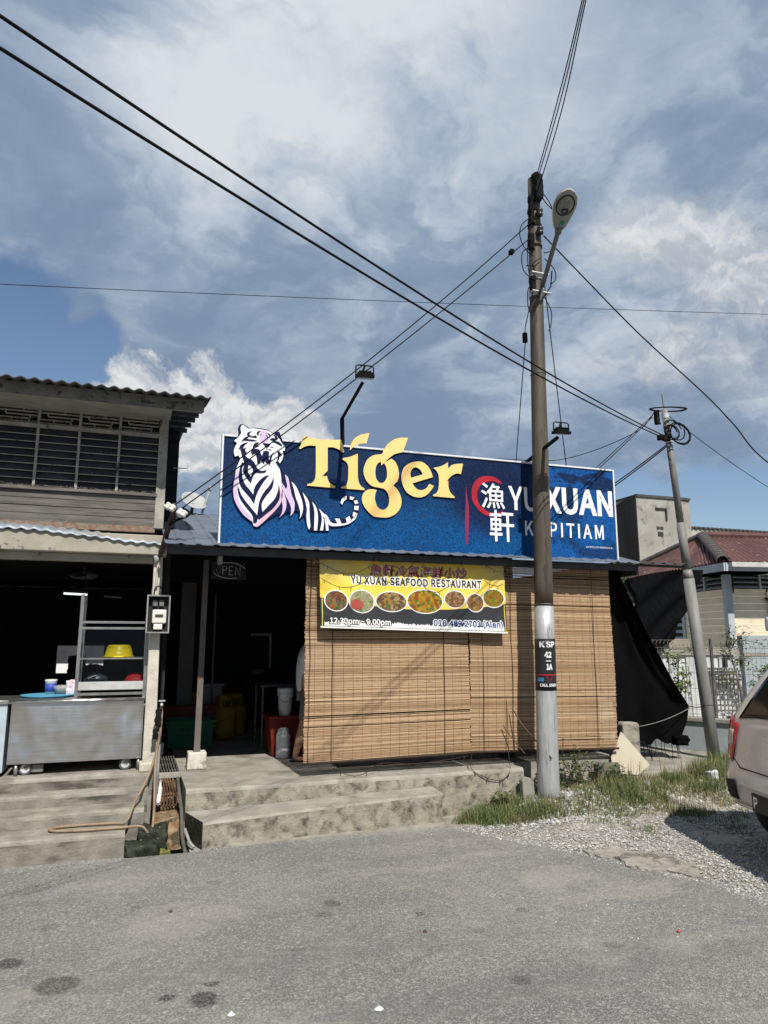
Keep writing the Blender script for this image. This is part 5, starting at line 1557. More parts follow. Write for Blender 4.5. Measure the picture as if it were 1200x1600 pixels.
# ------------------------------------------------------------------ steel food stall with glass showcase
m_steel = bpy.data.materials.new('brushed stainless steel')
m_steel.use_nodes = True
_t = m_steel.node_tree
_t.nodes.clear()
q = NG(_t)
co = q.n('ShaderNodeTexCoord').outputs['Object']
br = q.noise(q.vm('MULTIPLY', co, (2.5, 1, 110)), 1.0, 4, .6)
wv_ = q.noise(q.vm('MULTIPLY', co, (1, 1, .55)), 3.2, 2, .5)
c_ = q.mixc(q.ss(br, .3, .7), (.52, .505, .485), (.66, .645, .62))
c_ = q.mixc(q.m('MULTIPLY', q.ss(q.noise(q.vm('MULTIPLY', co, (2, 1, 6)), 2, 5, .6), .55, .75), .4), c_, (.27, .26, .25))
b1_ = q.n('ShaderNodeBump', i={'Strength': .9, 'Distance': .11, 'Height': q.m('ADD', wv_, q.m('MULTIPLY', br, .003))})
bs = q.n('ShaderNodeBsdfPrincipled', i={'Base Color': c_, 'Metallic': .95, 'Roughness': .31, 'Normal': b1_.outputs[0]})
q.n('ShaderNodeOutputMaterial', i={0: bs.outputs[0]})
m_sdark = pm('steel in frame', (.34, .335, .33), (.24, .24, .235), 8, .4, metal=.7)
m_glass = bpy.data.materials.new('showcase glass')
m_glass.use_nodes = True
_t = m_glass.node_tree
_t.nodes.clear()
q = NG(_t)
a_ = q.n('ShaderNodeBsdfTransparent', i={0: (.80, .84, .84, 1)})
b_ = q.n('ShaderNodeBsdfGlossy', i={0: (.8, .85, .9, 1), 1: .12})
mx = q.n('ShaderNodeMixShader', i={0: .012, 1: a_.outputs[0], 2: b_.outputs[0]})
q.n('ShaderNodeOutputMaterial', i={0: mx.outputs[0]})

cart = thing('food_stall', 'stainless steel food stall on castors with a small glass showcase', 'food stall', (-.42, 7.2, .465))
CX0, CX1, CY0, CY1, CT = -.955, .118, 6.955, 7.56, 1.105
MB().box(CX0 + .012, CX1 - .012, CY0, CY0 + .02, .565, 1.068).done('front_panel', m_steel, cart, bevel=.003)
MB().box(CX0, CX0 + .0115, CY0 + .004, CY1, .565, 1.068).done('side_panel', m_steel, cart)
MB().box(CX1 - .0115, CX1, CY0 + .004, CY1, .565, 1.068).done('side_panel', m_steel, cart)
MB().box(CX0 + .012, CX1 - .012, CY1 - .012, CY1, .565, 1.068).done('rear_panel', m_steel, cart)
MB().box(CX0 + .012, CX1 - .012, CY0 + .02, CY1 - .012, .570, .58).done('bottom_panel', m_steel, cart)
MB().box(CX0 - .02, CX1 + .01, CY0 - .02, CY1 + .01, 1.07, 1.092).done('counter_top', m_steel, cart, bevel=.006)
MB().tube([(CX0 - .02, CY0 - .018, 1.078), (CX1 + .01, CY0 - .018, 1.078)], .014, 10).done('front_rail', m_steel, cart, smooth=True)
for (x, y) in ((CX0 + .07, CY0 + .03), (CX1 - .02, CY0 + .03), (CX0 + .07, CY1 - .04), (CX1 - .02, CY1 - .04)):
    MB().tube([(x, y, .468), (x, y, .565)], .016, 10).done('leg', m_sdark, cart, smooth=True)
for (x, y) in ((CX0 + .14, CY0 + .06), (CX1 - .13, CY0 + .06), (CX0 + .16, CY1 - .09), (CX1 - .13, CY1 - .09)):
    cwh = MB().tube([(x, y - .014, .519), (x, y + .014, .519)], .052, 22).done('castor_wheel', pm('grey castor tyre', (.06, .06, .06), (.09, .09, .09), 8, .7), cart)
    MB().tube([(x, y - .018, .519), (x, y + .018, .519)], .036, 18).done('castor_hub', m_galv, cwh)
    MB().bar((x, y - .022, .519), (x + .03, y - .022, .566), .034, .004, (0, 1, 0)).done('castor_fork', m_dsteel, cart)
MB().box(CX0 + .19, CX0 + .28, CY0 + .05, CY0 + .12, .485, .55).done('brake_block', m_dsteel, cart, bevel=.004)
# showcase
gx0, gx1, gy0, gy1 = -.456, .113, 6.965, 7.36
up = [(gx0, gy0), (gx1, gy0), (gx0, gy1), (gx1, gy1)]
for (x, y) in up:
    zt2 = 2.005 if x == gx0 else 1.755
    MB().box(x - .014, x + .014, y - .012, y + .012, 1.093, zt2).done('upright', m_sdark, cart)
for z in (1.695, 1.748):
    MB().box(gx0 + .0145, gx1 - .0145, gy0 - .012, gy0 + .010, z, z + .020).done('cross_rail', m_sdark, cart)
MB().box(gx0 + .0145, gx1 - .0145, gy0 - .010, gy1, 1.430, 1.442).done('shelf', m_sdark, cart)
MB().box(gx0 + .0145, gx1 - .0145, gy0 - .008, gy0 + .012, 1.165, 1.235).done('lower_rail', pm('steel strip with painted reflection', (.60, .60, .59), (.48, .48, .47), 8, .4, metal=.3), cart)  # paler than the other rails: reflected sky is put into the colour
MB().box(gx0 + .0145, gx1 - .0145, gy0 - .010, gy0 + .012, 1.118, 1.140).done('base_rail', m_sdark, cart)
MB().box(gx0 + .0145, gx1 - .0145, gy0 + .013, gy1, 1.160, 1.164).done('tray_shelf', m_steel, cart)
MB().box(gx0 + .015, gx1 - .015, gy0 + .0125, gy0 + .0165, 1.2365, 1.429).done('glass_pane', m_glass, cart)
MB().box(gx0 + .015, gx1 - .015, gy0 + .0125, gy0 + .0165, 1.443, 1.694).done('glass_pane', m_glass, cart)
MB().box(gx0 - .002, gx0 + .002, gy0 + .0125, gy1 - .0125, 1.17, 1.745).done('glass_pane', m_glass, cart)

m_yel = pm('yellow plastic', (.72, .50, .012), (.66, .45, .01), 4, .35)
t = thing('basin', 'upturned yellow plastic basin on the showcase shelf', 'basin', (-.125, 7.1, 1.443))
MB().lathe([(.128, .001), (.134, .004), (.134, .012), (.122, .016), (.114, .06), (.100, .100), (.088, .112), (.0, .114)], (-.125, 7.105, 1.443), 36).done('bowl', m_yel, t, smooth=True)
slb = MB()
for k in range(44):
    a = 2 * math.pi * k / 44
    c_, s_ = math.cos(a), math.sin(a)
    slb.obox((-.125 + .1035 * c_, 7.105 + .1035 * s_, 1.443 + .094), (-s_ * .002, c_ * .002, 0), (c_ * .004 - .0, s_ * .004, -.008), (0, 0, .006))
slb.done('slots', pm('yellow shade slots', (.33, .22, .005), (.3, .2, .005), 4, .5), t, kind='stuff')
t = thing('covered_bowl', 'red plastic wrapped bowl inside the showcase', 'bowl', (.035, 7.1, 1.164))
rb_ = MB()
rb_.lathe([(.05, .0), (.085, .05), (.095, .075), (.088, .085), (.07, .115), (.035, .135), (.0, .14)], (.028, 7.13, 1.166), 26)
rb_.v = [tuple(Vector(p) + Vector((0, 0, .006 * mnoise.noise(Vector(p) * 40)))) for p in rb_.v]
rb_.done('wrapped_bowl', pm('crinkled red plastic', (.45, .02, .02), (.32, .01, .012), 30, .3, .8, 60), t, smooth=True)
t = thing('covered_bowl', 'dark glassy lidded bowl inside the showcase', 'bowl', (-.30, 7.1, 1.164))
MB().lathe([(.05, .0), (.08, .03), (.105, .075)], (-.30, 7.14, 1.166), 26).done('bowl', m_dark, t, smooth=True)
MB().lathe([(.106, .075), (.100, .10), (.07, .13), (.02, .15), (.0, .151)], (-.30, 7.14, 1.166), 26).done('lid', pm('smoky lid', (.03, .03, .045), (.05, .05, .06), 5, .2, spec=.6), t, smooth=True)
MB().tube([(-.37, 7.06, 1.26), (-.31, 7.03, 1.285), (-.25, 7.06, 1.255)], .005, 6).done('handle', m_galv, t)
m_tray = pm('light blue plastic', (.10, .34, .50), (.08, .30, .45), 5, .4)
t = thing('tray', 'shallow blue tray lying on the stall counter', 'tray', (-.72, 7.3, 1.093))
MB().lathe([(.20, .0), (.23, .012), (.236, .018), (.225, .018), (.20, .008), (.0, .007)], (-.71, 7.32, 1.0935), 36).done('dish', m_tray, t, smooth=True)
t = thing('tub', 'round white tub with blue printed band behind the tray', 'tub', (-.72, 7.5, 1.093))
MB().lathe([(.045, .0), (.05, .12), (.054, .125), (.054, .14), (.0, .142)], (-.715, 7.52, 1.094), 24).done('pot', m_white, t, smooth=True)
MB().lathe([(.0475, .03), (.0505, .105), (.0515, .105), (.0485, .03)], (-.715, 7.52, 1.094), 24).done('label_band', pm('blue label', (.03, .06, .30), (.05, .09, .4), 12, .5), t, smooth=True)
t = thing('saucepan', 'pale shallow saucepan behind the blue tray', 'saucepan', (-.60, 7.48, 1.093))
MB().lathe([(.06, .0), (.085, .05), (.09, .085), (.084, .085), (.0, .05)], (-.60, 7.50, 1.094), 24).done('pan', pm('dull enamel', (.30, .30, .29), (.2, .2, .2), 6, .5), t, smooth=True)
o = lump(-.575, -.475, 7.40, 7.47, 1.095, 1.225, 61, .022).done('plastic_bag', pm('pink printed bag', (.70, .40, .48), (.75, .72, .74), 26, .4, .5, 50), None, smooth=True)
tag(o, 'crumpled pink and white plastic bag against the showcase', 'plastic bag')
o = lump(-.505, -.465, 7.44, 7.50, 1.095, 1.28, 62, .018).done('bottle_bag', pm('red shiny plastic', (.45, .02, .05), (.25, .01, .03), 20, .3, .5, 50), None, smooth=True)
tag(o, 'dark red plastic packet standing behind the pink bag', 'packet')
t = thing('second_counter', 'left neighbouring steel counter with brown edged top, mostly out of frame', 'counter', (-1.6, 7.2, .465))
MB().box(-2.3, -.985, 6.96, 7.5, .50, 1.06).done('body', pm('pale blue panel', (.40, .48, .52), (.34, .40, .44), 5, .5), t, bevel=.004)
MB().box(-2.32, -.978, 6.94, 7.52, 1.062, 1.095).done('top', m_steel, t, bevel=.006)
for x in (-2.2, -1.05):
    MB().box(x - .02, x + .02, 7.0, 7.04, .466, .498).done('foot', m_dsteel, t)

# ------------------------------------------------------------------ inside the left shop
t = thing('ceiling_fan', 'white domed ceiling fan hub in the dark left shop', 'ceiling fan', (-.66, 10, 2.5))
MB().lathe([(.0, .06), (.06, .058), (.16, .03), (.18, .0), (.14, -.03), (.0, -.04)], (-.66, 10, 2.42), 28).done('hub', pm('fan grey', (.28, .28, .27), (.2, .2, .2), 4, .5), t, smooth=True)
MB().tube([(-.66, 10, 2.45), (-.66, 10, 2.53)], .015, 8).done('rod', m_dsteel, t)
for k in range(3):
    a = k * 2.0944 + .4
    MB().obox((-.66 + .42 * math.cos(a), 10 + .42 * math.sin(a), 2.40), (.26 * math.cos(a), .26 * math.sin(a), 0), (-.06 * math.sin(a), .06 * math.cos(a), .012), (0, 0, .003)).done('blade', m_inn, t)
m_lit = bpy.data.materials.new('lit tube')
m_lit.use_nodes = True
m_lit.node_tree.nodes['Principled BSDF'].inputs['Emission Color'].default_value = (.9, .95, 1, 1)
m_lit.node_tree.nodes['Principled BSDF'].inputs['Emission Strength'].default_value = .9
t = thing('tube_light', 'lit fluorescent tube hanging in the dark left shop', 'tube light', (-.67, 9, 2.14))
MB().tube([(-.80, 9.0, 2.130), (-.545, 9.0, 2.120)], .012, 10).done('tube', m_lit, t)
MB().box(-.82, -.53, 8.985, 9.015, 2.145, 2.175).done('fitting', m_inn, t)
for x in (-.78, -.57):
    MB().tube([(x, 9, 2.17), (x, 9, 2.535)], .004, 5).done('cord', m_dark, t)
t = thing('tube_light', 'unlit fluorescent tube deeper in the dark left shop', 'tube light', (-.3, 10.5, 2.2))
MB().tube([(-.42, 10.5, 2.19), (-.20, 10.5, 2.175)], .012, 10).done('tube', pm('unlit tube', (.4, .4, .4), (.35, .35, .35), 4, .4), t)
MB().box(-.44, -.18, 10.48, 10.52, 2.205, 2.235).done('fitting', m_inn, t)
for x in (-.40, -.22):
    MB().tube([(x, 10.5, 2.23), (x, 10.5, 2.535)], .004, 5).done('cord', m_dark, t)
t = thing('stool_stack', 'dark stack of goods in the back opening of the left shop', 'stack of goods', (-.9, 13.5, .465))
lump(-1.02, -.78, 13.3, 13.7, .47, 1.32, 71, .05).done('sack', m_dark, t, smooth=True)
lump(-.78, -.48, 13.3, 13.7, .47, 1.16, 72, .06).done('sack', m_dark, t, smooth=True)
t = thing('white_van', 'white vehicle standing in sunlight beyond the left shop', 'van', (-1.5, 17.5, .1))
MB().prism([(-4.2, .35), (.9, .35), (.95, .9), (.2, 1.05), (-.55, 1.75), (-4.1, 1.85), (-4.2, 1.0)], 17.0, 18.6).done('body', pm('white car paint', (.75, .75, .75), (.7, .7, .7), 4, .3, coat=.5), t, bevel=.06)
MB().prism([(-.10, 1.10), (-.60, 1.66), (-1.7, 1.70), (-1.7, 1.12)], 16.985, 16.999).done('window', m_pane, t)
for x in (-3.3, -.1):
    MB().tube([(x, 16.98, .33), (x, 17.2, .33)], .33, 24).done('wheel', m_dark, t)
struct(MB().box(-8, 6, 24, 24.2, -.2, 4).done('far_wall', m_white))

# ------------------------------------------------------------------ things inside the restaurant front
m_green = pm('dark green plastic', (.010, .135, .060), (.008, .11, .05), 4, .5)
m_redp = pm('dark red plastic', (.17, .016, .016), (.12, .010, .012), 4, .5)


def crate(label, x0, x1, y0, y1, z0, z1, m_, rim=.028, nested=None):
    t_ = thing('crate', label, 'crate', ((x0 + x1) / 2, (y0 + y1) / 2, z0))
    b = MB()
    tp_ = .022
    vs = [(x0 + tp_, y0 + tp_, z0), (x1 - tp_, y0 + tp_, z0), (x1 - tp_, y1 - tp_, z0), (x0 + tp_, y1 - tp_, z0), (x0, y0, z1), (x1, y0, z1), (x1, y1, z1), (x0, y1, z1)]
    b.add(vs, [(0, 3, 2, 1), (0, 1, 5, 4), (1, 2, 6, 5), (2, 3, 7, 6), (3, 0, 4, 7)])
    b.done('shell', m_, t_, solid=.006)
    for k_ in range(2):
        z = z1 - .006 - k_ * .055
        r_ = MB()
        e_ = rim - k_ * .008
        r_.box(x0 - e_, x1 + e_, y0 - e_, y0 - .004, z - rim, z)
        r_.box(x0 - e_, x1 + e_, y1 + .004, y1 + e_, z - rim, z)
        r_.box(x0 - e_, x0 - .004, y0 - .0035, y1 + .0035, z - rim, z)
        r_.box(x1 + .004, x1 + e_, y0 - .0035, y1 + .0035, z - rim, z)
        r_.done('rim', m_, t_, bevel=.006)
    return t_


tcr = crate('green plastic fish crate in front of the red one', .42, .95, 8.86, 9.25, .378, .68, m_green)
def CFf(u, v, w):
    return (.42 + u, 8.864 - w - .012 * (1 - v / .3) + .0, .378 + v)
m_gdk = pm('dark green print', (.004, .040, .018), (.005, .045, .02), 4, .6)
text('海發魚', .14, .34, .175, .225, CFf, m_gdk, tcr, offset=.01, w=.016)
text('012-557 3227', .13, .36, .115, .145, CFf, m_gdk, tcr, offset=.01, w=.016)
crate('dark red crate behind the green one, lid slightly crooked', .36, 1.0, 9.30, 9.56, .378, .80, m_redp)
m_gas = pm('yellow gas cylinder paint', (.27, .165, .012), (.21, .125, .012), 6, .5, stain=(.12, .07, .02), sscale=8, slo=.6, shi=.7)


def gas(x, y, label):
    t_ = thing('gas_cylinder', label, 'gas cylinder', (x, y, .375), 'gas cylinders inside the restaurant')
    MB().lathe([(.10, .0), (.125, .015), (.145, .06), (.150, .12), (.150, .30), (.138, .36), (.09, .40), (.04, .41), (.0, .41)], (x, y, .377), 28).done('body', m_gas, t_, smooth=True)
    c = MB()
    for k_ in range(20):
        a0, a1 = 2 * math.pi * k_ / 20, 2 * math.pi * (k_ + 1) / 20
        if k_ in (4, 5, 6, 14, 15, 16):
            lo_, hi_ = .48, .53
        else:
            lo_, hi_ = .385, .53
        c.add([(x + r_ * math.cos(a), y + r_ * math.sin(a), .377 + z) for r_ in (.098, .104) for a in (a0, a1) for z in (lo_, hi_)], [(0, 1, 3, 2), (4, 6, 7, 5), (1, 5, 7, 3), (0, 2, 6, 4)])
    c.done('collar', m_gas, t_)
    MB().lathe([(.02, .40), (.02, .47), (.034, .475), (.034, .49), (.0, .49)], (x, y, .377), 12).done('valve', m_dsteel, t_)
    return t_


gas(1.13, 9.42, 'yellow gas cylinder just behind the green crate')
gas(1.30, 9.75, 'yellow gas cylinder standing deeper in the shade')
gas(.80, 9.95, 'yellow gas cylinder half hidden behind the brown post')
t = thing('cooler_box', 'white lidded bin standing behind the brown post', 'bin', (1.02, 10.1, .375))
MB().prism([(.92, .377), (1.13, .377), (1.17, .98), (.89, .98)], 10.0, 10.3).done('body', pm('dim white plastic', (.36, .36, .35), (.3, .3, .3), 5, .5), t, bevel=.01)
MB().box(.87, 1.19, 9.98, 10.32, .982, 1.02).done('lid', MATS['dim white plastic'], t, bevel=.008)
t = thing('paint_bucket', 'white plastic bucket standing on the red tub', 'bucket', (1.585, 7.86, .80))
MB().lathe([(.066, .0), (.078, .20), (.086, .205), (.086, .225), (.080, .23), (.090, .265), (.090, .285), (.078, .287), (.0, .287)], (1.588, 7.86, .801), 30).done('pail', pm('bucket white', (.56, .57, .58), (.5, .51, .52), 5, .4), t, smooth=True)
MB().tube([(1.502, 7.80, 1.03), (1.51, 7.76, .97), (1.56, 7.765, .94), (1.62, 7.765, .95), (1.672, 7.80, 1.03)], .003, 5).done('handle', m_dsteel, t)
t = thing('plastic_tub', 'dark red oblong tub under the white bucket', 'tub', (1.60, 7.95, .375))
MB().prism([(1.46, .377), (1.80, .377), (1.84, .79), (1.42, .79)], 7.86, 8.22).done('shell', pm('red tub plastic', (.17, .018, .010), (.13, .014, .008), 5, .5), t, bevel=.012)
MB().box(1.40, 1.86, 7.76, 8.24, .775, .80).done('rim', MATS['red tub plastic'], t, bevel=.008)
t = thing('jerrycan', 'translucent white jerrycan on the floor before the tub', 'jerrycan', (1.56, 7.76, .375))
MB().lathe([(.060, .0), (.074, .012), (.076, .10), (.072, .11), (.076, .12), (.076, .22), (.066, .262), (.03, .285), (.026, .29)], (1.552, 7.74, .377), 26, sy=.85).done('can', pm('cloudy plastic', (.36, .37, .38), (.46, .47, .48), 12, .35, stain=(.6, .61, .62), sscale=18, slo=.6, shi=.66), t, smooth=True)
MB().lathe([(.03, .285), (.03, .305), (.0, .306)], (1.552, 7.74, .377), 14).done('cap', m_white, t)
MB().tube(poly3([(1.50, 7.74, .645), (1.515, 7.74, .675), (1.59, 7.74, .675), (1.605, 7.74, .645)], 4), .009, 6).done('handle', MATS['cloudy plastic'], t)
t = thing('side_table', 'dark table edge beside the standing person', 'table', (1.7, 8.5, .375))
MB().box(1.42, 2.6, 8.45, 9.0, 1.06, 1.09).done('top', pm('dull table steel', (.10, .10, .10), (.07, .07, .07), 4, .4, metal=.4), t, bevel=.004)
for x in (1.45, 2.57):
    for y in (8.48, 8.97):
        MB().tube([(x, y, .377), (x, y, 1.06)], .014, 8).done('leg', m_dsteel, t)
t = thing('plates', 'few shiny plates stacked inside near the back door', 'plates', (1.66, 10.2, 1.1))
for k in range(4):
    MB().lathe([(.05, .0), (.11, .014), (.112, .018), (.0, .008)], (1.66, 10.30, 1.125 + .016 * k), 22).done('plate', pm('dim plate', (.26, .27, .28), (.2, .2, .2), 4, .3), t, smooth=True)
t2 = thing('back_shelf', 'dark shelf holding plates by the back door', 'shelf', (1.66, 10.3, .375))
MB().box(1.35, 1.95, 10.12, 10.49, 1.10, 1.122).done('board', m_inn, t2)
for x in (1.38, 1.92):
    MB().box(x - .015, x + .015, 10.15, 10.47, .377, 1.098).done('support', m_inn, t2)
# unlit OPEN sign
t = thing('neon_sign', 'unlit oval neon sign reading OPEN under the eave', 'neon sign', (.86, 7.2, 2.28))
m_neon = pm('unlit neon glass', (.42, .42, .41), (.36, .36, .36), 4, .3)
OX, OZ, OY = .858, 2.283, 7.2


def NF(u, v, w):
    return (OX + u, OY - w, OZ + v - .10 * u * .35)


for s_, (a0, a1) in enumerate(((20, 118), (205, 300))):
    P = [NF(.165 * math.cos(R(a)), .078 * math.sin(R(a)), 0) for a in range(a0, a1, 4)]
    MB().tube(P, .0042, 6).done('arc', m_neon, t, smooth=True)
strokes = {'O': [[(-.125, 0), (-.105, .042), (-.085, 0), (-.105, -.042), (-.125, 0)]], 'P': [[(-.062, -.042), (-.062, .042), (-.030, .036), (-.024, .018), (-.034, .002), (-.062, -.002)]],
           'E': [[(.035, .042), (.000, .042), (.000, -.042), (.036, -.042)], [(.000, .0), (.028, .0)]], 'N': [[(.060, -.042), (.060, .042), (.108, -.042), (.108, .042)]]}
for ch_, ps in strokes.items():
    b = MB()
    for P in ps:
        b.tube([NF(a, c, 0) for a, c in P] if ch_ != 'O' else poly3([NF(a, c, 0) for a, c in P], 5), .0042, 6)
    b.done('letter', m_neon if ch_ != 'O' else pm('dead neon', (.12, .13, .15), (.1, .1, .12), 4, .3), t)
MB().box(OX - .17, OX + .17, OY + .015, OY + .022, OZ - .09, OZ + .09).done('backing', m_dark, t)
for x in (-.1, .1):
    MB().tube([(OX + x, OY + .018, OZ + .09), (OX + x, OY + .018, 2.62)], .003, 5).done('hanger', m_dark, t)

# ------------------------------------------------------------------ fairy lights
def fairy(P, label):
    rr = random.Random(len(label))
    t_ = thing('fairy_lights', label, 'string lights', P[0])
    pts = poly3(P, 6)
    MB().tube(pts, .0032, 5).done('wire', m_cord, t_)
    b = MB()
    for k_ in range(3, len(pts) - 1, 5):
        p = pts[k_]
        b.tube([p, p + Vector((rr.uniform(-.012, .012), -.004, -.030))], .0042, 5)
    b.done('bulbs', m_cord, t_, kind='stuff')


fairy([(1.50, 6.43, 2.33), (1.60, 6.41, 2.30), (1.78, 6.40, 2.225), (1.93, 6.40, 2.22), (2.08, 6.40, 2.30), (2.14, 6.42, 2.39), (2.24, 6.40, 2.31), (2.42, 6.40, 2.27)], 'dark fairy light string looping over the banner left corner')
fairy([(2.45, 6.41, 2.27), (2.58, 6.40, 2.36), (2.70, 6.40, 2.22), (2.83, 6.40, 2.19), (3.00, 6.40, 2.30), (3.05, 6.42, 2.38)], 'dark fairy light string drooping across the red characters')
fairy([(3.29, 6.43, 2.38), (3.36, 6.41, 2.31), (3.48, 6.40, 2.27), (3.55, 6.43, 2.26)], 'short fairy light string at the banner right corner')
fairy([(1.80, 6.62, .44), (1.92, 6.5, .39), (2.05, 6.48, .40), (2.25, 6.58, .465), (2.6, 6.60, .44), (3.0, 6.6, .465), (3.2, 6.62, .49)], 'fairy light string sagging under the left blind')
fairy([(3.21, 6.62, .50), (3.10, 6.42, .40), (3.22, 6.385, .32), (3.38, 6.385, .28), (3.50, 6.40, .35), (3.58, 6.56, .52), (3.60, 6.60, .9), (3.58, 6.62, 1.4), (3.60, 6.60, 2.0), (3.62, 6.58, 2.34)], 'fairy light string hanging down beside the tall pole over the plinth')

# ------------------------------------------------------------------ person standing inside, mostly behind the blind
def skin(name, V, E, rad, mat, parent=None, sub=2, root=0):
    me = bpy.data.meshes.new(name)
    bm = bmesh.new()
    ly = bm.verts.layers.skin.verify()
    vs = []
    for p, r in zip(V, rad):
        v = bm.verts.new(p)
        rr = r if isinstance(r, tuple) else (r, r)
        v[ly].radius = rr
        vs.append(v)
    for a, b in E:
        bm.edges.new((vs[a], vs[b]))
    vs[root][ly].use_root = True
    bm.to_mesh(me)
    bm.free()
    o = bpy.data.objects.new(name, me)
    COL.objects.link(o)
    o.modifiers.new('skin', 'SKIN').use_smooth_shade = True
    sm = o.modifiers.new('sub', 'SUBSURF')
    sm.levels = sm.render_levels = sub
    bpy.context.view_layer.update()
    me2 = bpy.data.meshes.new_from_object(o.evaluated_get(bpy.context.evaluated_depsgraph_get()))
    bpy.data.objects.remove(o)
    me2.materials.clear()
    me2.materials.append(mat)
    for p in me2.polygons:
        p.use_smooth = True
    o = bpy.data.objects.new(name, me2)
    COL.objects.link(o)
    attach(o, parent)
    return o


m_skin = pm('skin', (.42, .23, .15), (.36, .19, .12), 6, .55)
m_shirt = pm('light grey shirt', (.66, .66, .65), (.58, .58, .58), 5, .8, .2, 60)
m_short = pm('khaki shorts', (.16, .155, .13), (.11, .105, .09), 6, .85)
m_hair = pm('black hair', (.012, .011, .010), (.02, .018, .016), 20, .6)
per = thing('person', 'person in pale shirt, shorts and flip flops half hidden by the left blind', 'person', (1.74, 7.55, .375))
V = [(1.765, 7.55, 1.14), (1.745, 7.55, 1.30), (1.765, 7.55, 1.46), (1.815, 7.55, 1.575), (1.86, 7.55, 1.66), (1.885, 7.55, 1.735),
     (1.77, 7.45, 1.475), (1.79, 7.375, 1.44), (1.87, 7.36, 1.22), (2.06, 7.43, 1.16), (2.12, 7.45, 1.15),
     (1.77, 7.65, 1.475), (1.79, 7.725, 1.44), (1.88, 7.74, 1.22), (2.07, 7.68, 1.16), (2.13, 7.66, 1.15),
     (1.755, 7.46, 1.06), (1.725, 7.47, .80), (1.675, 7.48, .60), (1.628, 7.48, .435), (1.63, 7.48, .405), (1.74, 7.46, .392),
     (1.775, 7.64, 1.06), (1.80, 7.64, .80), (1.79, 7.64, .60), (1.77, 7.64, .435), (1.77, 7.64, .405), (1.88, 7.66, .392)]
Rr = [.105, .105, .115, .052, .072, .070, .06, .052, .040, .028, .026, .06, .052, .040, .028, .026, .080, .056, .052, .033, .032, .026, .080, .056, .052, .033, .032, .026]
E_ = [(0, 1), (1, 2), (2, 3), (3, 4), (4, 5), (2, 6), (6, 7), (7, 8), (8, 9), (9, 10), (2, 11), (11, 12), (12, 13), (13, 14), (14, 15),
      (0, 16), (16, 17), (17, 18), (18, 19), (19, 20), (20, 21), (0, 22), (22, 23), (23, 24), (24, 25), (25, 26), (26, 27)]
for hw, sgn in ((10, 1), (15, -1)):
    c = Vector(V[hw])
    for k, (dy, L) in enumerate(((-.026, .060), (-.009, .068), (.009, .065), (.026, .052))):
        a = len(V)
        V += [c + Vector((.035, dy * .9, -.004)), c + Vector((.035 + L * .6, dy * 1.15, -.014)), c + Vector((.035 + L, dy * 1.2, -.034))]
        Rr += [.0105, .0092, .0080]
        E_ += [(hw, a), (a, a + 1), (a + 1, a + 2)]
    a = len(V)
    V += [c + Vector((.005, sgn * .034, -.004)), c + Vector((.035, sgn * .052, -.016))]
    Rr += [.0115, .0095]
    E_ += [(hw, a), (a, a + 1)]
body = skin('body', V, E_, Rr, m_skin, per)
skin('shirt', [(1.765, 7.55, 1.03), (1.755, 7.55, 1.16), (1.745, 7.55, 1.31), (1.765, 7.55, 1.47), (1.805, 7.55, 1.55), (1.77, 7.45, 1.478), (1.795, 7.37, 1.435), (1.84, 7.36, 1.30), (1.77, 7.65, 1.478), (1.795, 7.73, 1.435), (1.845, 7.742, 1.30)],
     [(0, 1), (1, 2), (2, 3), (3, 4), (3, 5), (5, 6), (6, 7), (3, 8), (8, 9), (9, 10)], [.128, .128, .125, .134, .062, .075, .068, .060, .075, .068, .060], m_shirt, per)
skin('shorts', [(1.765, 7.55, 1.14), (1.757, 7.462, 1.05), (1.733, 7.465, .86), (1.715, 7.47, .745), (1.775, 7.638, 1.05), (1.795, 7.64, .86), (1.80, 7.64, .745)], [(0, 1), (1, 2), (2, 3), (0, 4), (4, 5), (5, 6)],
     [.118, .093, .080, .076, .093, .080, .076], m_short, per)
HC = Vector((1.895, 7.55, 1.755))
hr = MB().grid(lambda u, v: HC + Vector((-.012 + .092 * math.sin(math.pi * v * .62) * math.cos(2 * math.pi * u), .084 * math.sin(math.pi * v * .62) * math.sin(2 * math.pi * u), .112 * math.cos(math.pi * v * .62))) - Vector((.03 * v, 0, 0)), 24, 10)
hr.done('hair', m_hair, per, smooth=True)
hd = MB().grid(lambda u, v: HC + Vector(((.084 + .008 * max(0, math.cos(2 * math.pi * u))) * math.sin(math.pi * v) * math.cos(2 * math.pi * u) + .012 * v, .074 * math.sin(math.pi * v) * math.sin(2 * math.pi * u), .105 * math.cos(math.pi * v) - .012)), 24, 16)
hd.lathe([(.0, .0), (.016, -.012), (.010, .03)], HC + Vector((.094, 0, -.02)), 8)
for s in (-1, 1):
    hd.lathe([(.0, -.028), (.014, -.02), (.018, .012), (.0, .03)], HC + Vector((-.005, s * .076, -.012)), 8, sx=1, sy=.5)
hd.done('head', m_skin, per, smooth=True)
for s in (-1, 1):
    MB().lathe([(.0, -.008), (.009, 0), (.0, .008)], HC + Vector((.080, s * .03, .008)), 10).done('eye', m_dark, per, smooth=True)
MB().box(HC.x + .082, HC.x + .087, HC.y - .022, HC.y + .022, HC.z - .064, HC.z - .056).done('mouth', pm('lips', (.30, .11, .09), (.26, .1, .08), 5, .5), per)
for (x, y) in ((1.68, 7.472), (1.82, 7.652)):
    b = MB().lathe([(.0, .0), (.115, .0), (.118, .008), (.115, .014), (.0, .014)], (x, y, .376), 20, sx=1, sy=.40)
    b.tube(poly3([(x + .05, y - .045, .388), (x + .045, y - .02, .428), (x + .085, y, .412), (x + .045, y + .022, .428), (x + .05, y + .045, .388)], 4), .006, 5)
    b.done('flip_flop', m_dark, per, smooth=True)

